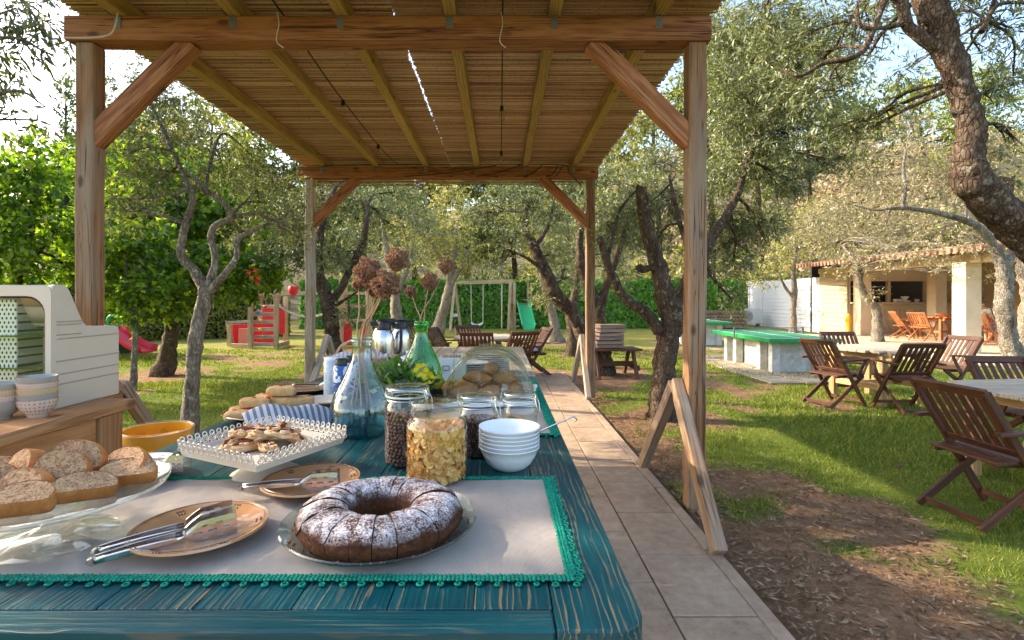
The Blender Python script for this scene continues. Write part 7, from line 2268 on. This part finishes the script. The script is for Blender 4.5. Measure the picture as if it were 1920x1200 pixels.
def mango_mat():
    m, nt, b = mk('mango_skin')
    s = nd(nt, 'SeparateXYZ', {0: coords(nt, shift=False)})
    f = math_(nt, 'ADD', math_(nt, 'MULTIPLY', s.outputs['X'], 9.0), noise(nt, coords(nt), 20, 3))
    nt.links.new(ramp(nt, f, [(0.2, (0.6, 0.16, 0.08)), (0.5, (0.62, 0.45, 0.04)), (0.8, (0.35, 0.42, 0.04))]), b.inputs['Base Color'])
    b.inputs['Roughness'].default_value = 0.3
    return m


FR = thing('mango', 'red and yellow mango leaning in the fruit dish', 'fruit', FB + V((-0.045, -0.03, 0.035)), R(20), 'fruit in the dark dish')
b = B().ball((0, 0, 0.04), 0.042, 18, 12, (1.45, 0.95, 0.95))
b.obj('body', mango_mat(), FR, True)
FR.rotation_euler = (0, R(-25), R(30))
for i, (dx, dy, dz) in enumerate(((0.03, 0.02, 0.07), (0.045, 0.035, 0.075), (0.06, 0.05, 0.078))):
    t = thing('banana', ['nearest', 'middle', 'farthest'][i] + ' of the yellow bananas in the fruit dish', 'fruit', FB + V((dx - 0.01, dy, dz - 0.03)), R(50 + 8 * i), 'fruit in the dark dish')
    pts = [(math.sin(a) * 0.09, 0, 0.09 - math.cos(a) * 0.08) for a in [(-0.9 + 1.8 * k / 10) for k in range(11)]]
    B().tube(pts, [0.005, 0.009, 0.014, 0.0165, 0.0175, 0.018, 0.0175, 0.016, 0.012, 0.007, 0.004], 8).obj('body', plain('banana_skin_%d' % i, (0.66, 0.5, 0.04), 0.45, var=0.15), t, True)
for i, (dx, dy) in enumerate(((0.01, -0.06), (0.06, -0.03))):
    t = thing('apricot', ['front', 'right'][i] + ' orange apricot in the fruit dish', 'fruit', FB + V((dx, dy, 0.025)), 0, 'fruit in the dark dish')
    B().ball((0, 0, 0.03), 0.032, 14, 10).obj('body', plain('apricot_skin_%d' % i, (0.68, 0.3, 0.05), 0.5), t, True)

# bottles with labels, basket, flasks, sugar pot, box, plate stacks
def label_mat(name, base, ink, scale):
    m, nt, b = mk(name)
    v = coords(nt, (1, 1, 1))
    f = ramp(nt, noise(nt, v, scale, 2, 0.4, 1.5), [(0.5, 0.0), (0.53, 1.0)])
    nt.links.new(mixc(nt, f, base, ink), b.inputs['Base Color'])
    b.inputs['Roughness'].default_value = 0.35
    return m


LBL = [label_mat('pale_label', (0.62, 0.65, 0.68), (0.5, 0.55, 0.6), 60), label_mat('blue_label', (0.7, 0.72, 0.72), (0.02, 0.09, 0.32), 24), label_mat('blue_label_dark', (0.7, 0.72, 0.72), (0.015, 0.05, 0.2), 30)]
for x_, y_, k, lab in ((-0.805, 2.5, 0, 'pale grey labelled canister at the left of the bottle group'), (-0.737, 2.43, 1, 'blue and white labelled bottle with a black cap in front'), (-0.725, 2.55, 2, 'blue labelled bottle with a black cap behind the front one')):
    t = thing('canister', lab, 'bottle', (x_, y_, TZ), rz=k, group='labelled bottles on the teal table')
    hgt = 0.17 if k == 0 else 0.155
    B().lathe([(0, 0), (0.034, 0), (0.0355, 0.004), (0.0355, hgt - 0.01), (0.03, hgt), (0, hgt)], 28).obj('body', LBL[k], t, True)
    if k:
        B().lathe([(0.0, hgt), (0.027, hgt), (0.0275, hgt + 0.028), (0.024, hgt + 0.031), (0, hgt + 0.031)], 24).obj('cap', MT['black'], t, True)
    else:
        B().lathe([(0.0, hgt), (0.033, hgt), (0.034, hgt + 0.012), (0.03, hgt + 0.016), (0, hgt + 0.016)], 24).obj('lid', MT['whiteplastic'], t, True)
        b = B()
        for j in range(9):
            b.bar((-0.0185, -0.0322, 0.04 + j * 0.009), (0.0105, -0.0357, 0.04 + j * 0.009), 0.0006, 0.0016)
        b.obj('print_lines', plain('grey_print', (0.2, 0.25, 0.3), 0.6), t)

BK = V((-0.78, 2.93, TZ))
bk = thing('wicker_basket', 'pale wicker basket with an arched handle behind the bottles', 'basket', BK)
WK = mottle('pale_wicker', [(0.3, (0.33, 0.19, 0.11)), (0.6, (0.52, 0.35, 0.23)), (0.8, (0.62, 0.46, 0.33))], 30, 0.8, 0.4, 0.003)
for k in range(11):
    b = B()
    rr = 0.125 + 0.003 * k
    pts = [(rr * 1.3 * math.cos(2 * PI * i / 60), rr * (1 + 0.03 * (1 if (i + k) % 2 else -1)) * 0.72 * math.sin(2 * PI * i / 60), 0.012 + k * 0.0125) for i in range(61)]
    b.tube(pts, 0.0075, 6)
    b.obj('weave_strand', WK, bk, True)
b = B()
for i in range(30):
    a = 2 * PI * i / 30
    b.tube([(0.125 * 1.3 * math.cos(a), 0.125 * 0.72 * math.sin(a), 0.0), (0.158 * 1.3 * math.cos(a), 0.158 * 0.72 * math.sin(a), 0.15)], 0.004, 5)
b.obj('stake', WK, bk, True)['kind'] = 'stuff'
B().lathe([(0, 0.004), (0.12, 0.004), (0.12, 0.01), (0, 0.01)], 24, sx=1.3, sy=0.72).obj('floor', WK, bk)
hp = [(0.11 * math.cos(PI * i / 14) - 0.02, -0.02 + 0.01 * math.sin(i), 0.13 + 0.1 * math.sin(PI * i / 14)) for i in range(15)]
b = B()
for ph in (0, PI):
    b.tube([(p[0], p[1] + 0.006 * math.cos(i * 1.4 + ph), p[2] + 0.006 * math.sin(i * 1.4 + ph)) for i, p in enumerate(hp)], 0.007, 6)
b.obj('handle', WK, bk, True)
nk_ = thing('checked_napkin', 'pale checked napkin folded in the wicker basket', 'napkin', BK + V((0, 0, 0.1)), R(15))
grid_cloth('cloth', nk_, lambda u, v: ((u - 0.5) * 0.3, (v - 0.5) * 0.17, 0.03 + 0.03 * math.sin(u * 7) * math.sin(v * 5) + 0.02 * math.sin(v * 9)), 26, 18, stripes('check_napkin', (0.62, 0.58, 0.55), (0.36, 0.35, 0.38), 14))

for x_, y_, lab in ((-0.735, 3.32, 'steel coffee flask with a black top at the left'), (-0.655, 3.46, 'steel coffee flask with a black top behind the first'), (-0.80, 3.55, 'steel coffee flask half hidden by the dried stems')):
    t = thing('coffee_flask', lab, 'flask', (x_, y_, TZ), rz=R(20), group='steel coffee flasks')
    B().lathe([(0, 0), (0.062, 0), (0.066, 0.012), (0.066, 0.2), (0.06, 0.235), (0.046, 0.262), (0.042, 0.268), (0, 0.268)], 36).obj('body', MT['chrome'], t, True)
    tp_ = B().lathe([(0.0445, 0.262), (0.046, 0.28), (0.042, 0.31), (0.03, 0.322), (0, 0.324)], 28)
    tp_ = tp_.obj('top', MT['black'], t, True)
    B().bar((0.0, 0, 0.315), (0.085, 0, 0.322), 0.03, 0.014).obj('lever', MT['black'], tp_, bevel=0.004)
    B().bar((-0.03, 0, 0.305), (-0.085, 0, 0.3), 0.022, 0.018).obj('spout', MT['black'], tp_, bevel=0.004)
    B().tube(curve_pts([(0.05, 0, 0.285), (0.1, 0, 0.29), (0.108, 0, 0.22), (0.1, 0, 0.13), (0.066, 0, 0.11)], 5), 0.01, 8).obj('handle', MT['black'], t, True)
sp = thing('sugar_pot', 'white lidded sugar pot between the flasks and the green bottle', 'pot', (-0.565, 3.22, TZ))
B().lathe([(0, 0), (0.045, 0), (0.065, 0.03), (0.068, 0.065), (0.055, 0.092), (0.05, 0.096), (0, 0.097)], 32).obj('body', MT['white'], sp, True)
B().lathe([(0.053, 0.098), (0.05, 0.104), (0.03, 0.113), (0.01, 0.118), (0.009, 0.124), (0.016, 0.133), (0.012, 0.142), (0, 0.144)], 28).obj('lid', MT['white'], sp, True)
for s in (-1, 1):
    B().torus((s * 0.07, 0, 0.06), 0.018, 0.006, 14, 6, Matrix.Rotation(PI / 2, 3, 'X')).obj('handle', MT['white'], sp, True)
wb = thing('sachet_box', 'white wooden box with a metal pull holding sugar sachets', 'box', (-0.268, 3.0, TZ), R(-3))
WB = plain('grey_white_paint', (0.58, 0.6, 0.58), 0.6, var=0.06)
for s in (-1, 1):
    B().box((0, s * 0.05, 0.065), (0.15, 0.01, 0.13)).obj('side', WB, wb, bevel=0.002)
    B().box((s * 0.07, 0, 0.065), (0.01, 0.0895, 0.13)).obj('end', WB, wb, bevel=0.002)
B().box((0, 0, 0.006), (0.13, 0.089, 0.01)).obj('bottom', WB, wb)
B().box((0.012, -0.0565, 0.065), (0.003, 0.003, 0.12)).obj('divider', plain('box_line', (0.3, 0.3, 0.3), 0.6), wb)
b = B().tube(curve_pts([(-0.05, -0.056, 0.075), (-0.05, -0.066, 0.085), (-0.015, -0.068, 0.086), (-0.012, -0.066, 0.07), (-0.018, -0.066, 0.062), (-0.046, -0.066, 0.062), (-0.05, -0.056, 0.07)], 4), 0.0024, 6)
b.obj('pull', MT['galv'], wb, True)
for i in range(14):
    t = thing('sugar_sachet', 'small brown and white sugar sachet standing in the white box', 'sachet', V((-0.268 - 0.055 + 0.008 * i, 3.0, TZ + 0.085)), R(85 + 12 * (rnd.random() - 0.5)), 'sugar sachets in the box')
    B().box((0, 0, 0.03), (0.06, 0.003, 0.062)).obj('paper', [PAST, plain('sachet_white_%d' % i, (0.7, 0.66, 0.6), 0.6)][i % 2], t)
SQ = plain('stoneware_white', (0.66, 0.68, 0.7), 0.25, var=0.03)
for sx_, sy_, n_, words_ in ((-0.06, 3.3, 10, 'taller right'), (-0.19, 3.12, 7, 'lower left')):
    for k in range(n_):
        t = thing('white_plate', 'white plate in the %s stack behind the croissant cover' % words_, 'plate', (sx_ + (rnd.random() - 0.5) * 0.006, sy_, TZ + k * 0.0125), 0, 'white plates in the %s stack' % words_)
        B().lathe([(0, 0.0), (0.085, 0.0), (0.105, 0.006), (0.122, 0.009), (0.123, 0.0118), (0.1, 0.0105), (0.08, 0.006), (0, 0.005)], 32).obj('dish', SQ, t, True)
tc = thing('upturned_cup', 'pale blue upturned cup behind the sachet box', 'cup', (-0.27, 3.6, TZ))
B().lathe([(0.048, 0), (0.05, 0.002), (0.046, 0.04), (0.03, 0.066), (0, 0.07)], 24).obj('cup', plain('pale_blue_glaze', (0.45, 0.52, 0.6), 0.25), tc, True)
B().lathe([(0.016, 0.068), (0.018, 0.074), (0.02, 0.078), (0.015, 0.078)], 20).obj('foot_ring', bpy.data.materials['pale_blue_glaze'], tc, True)
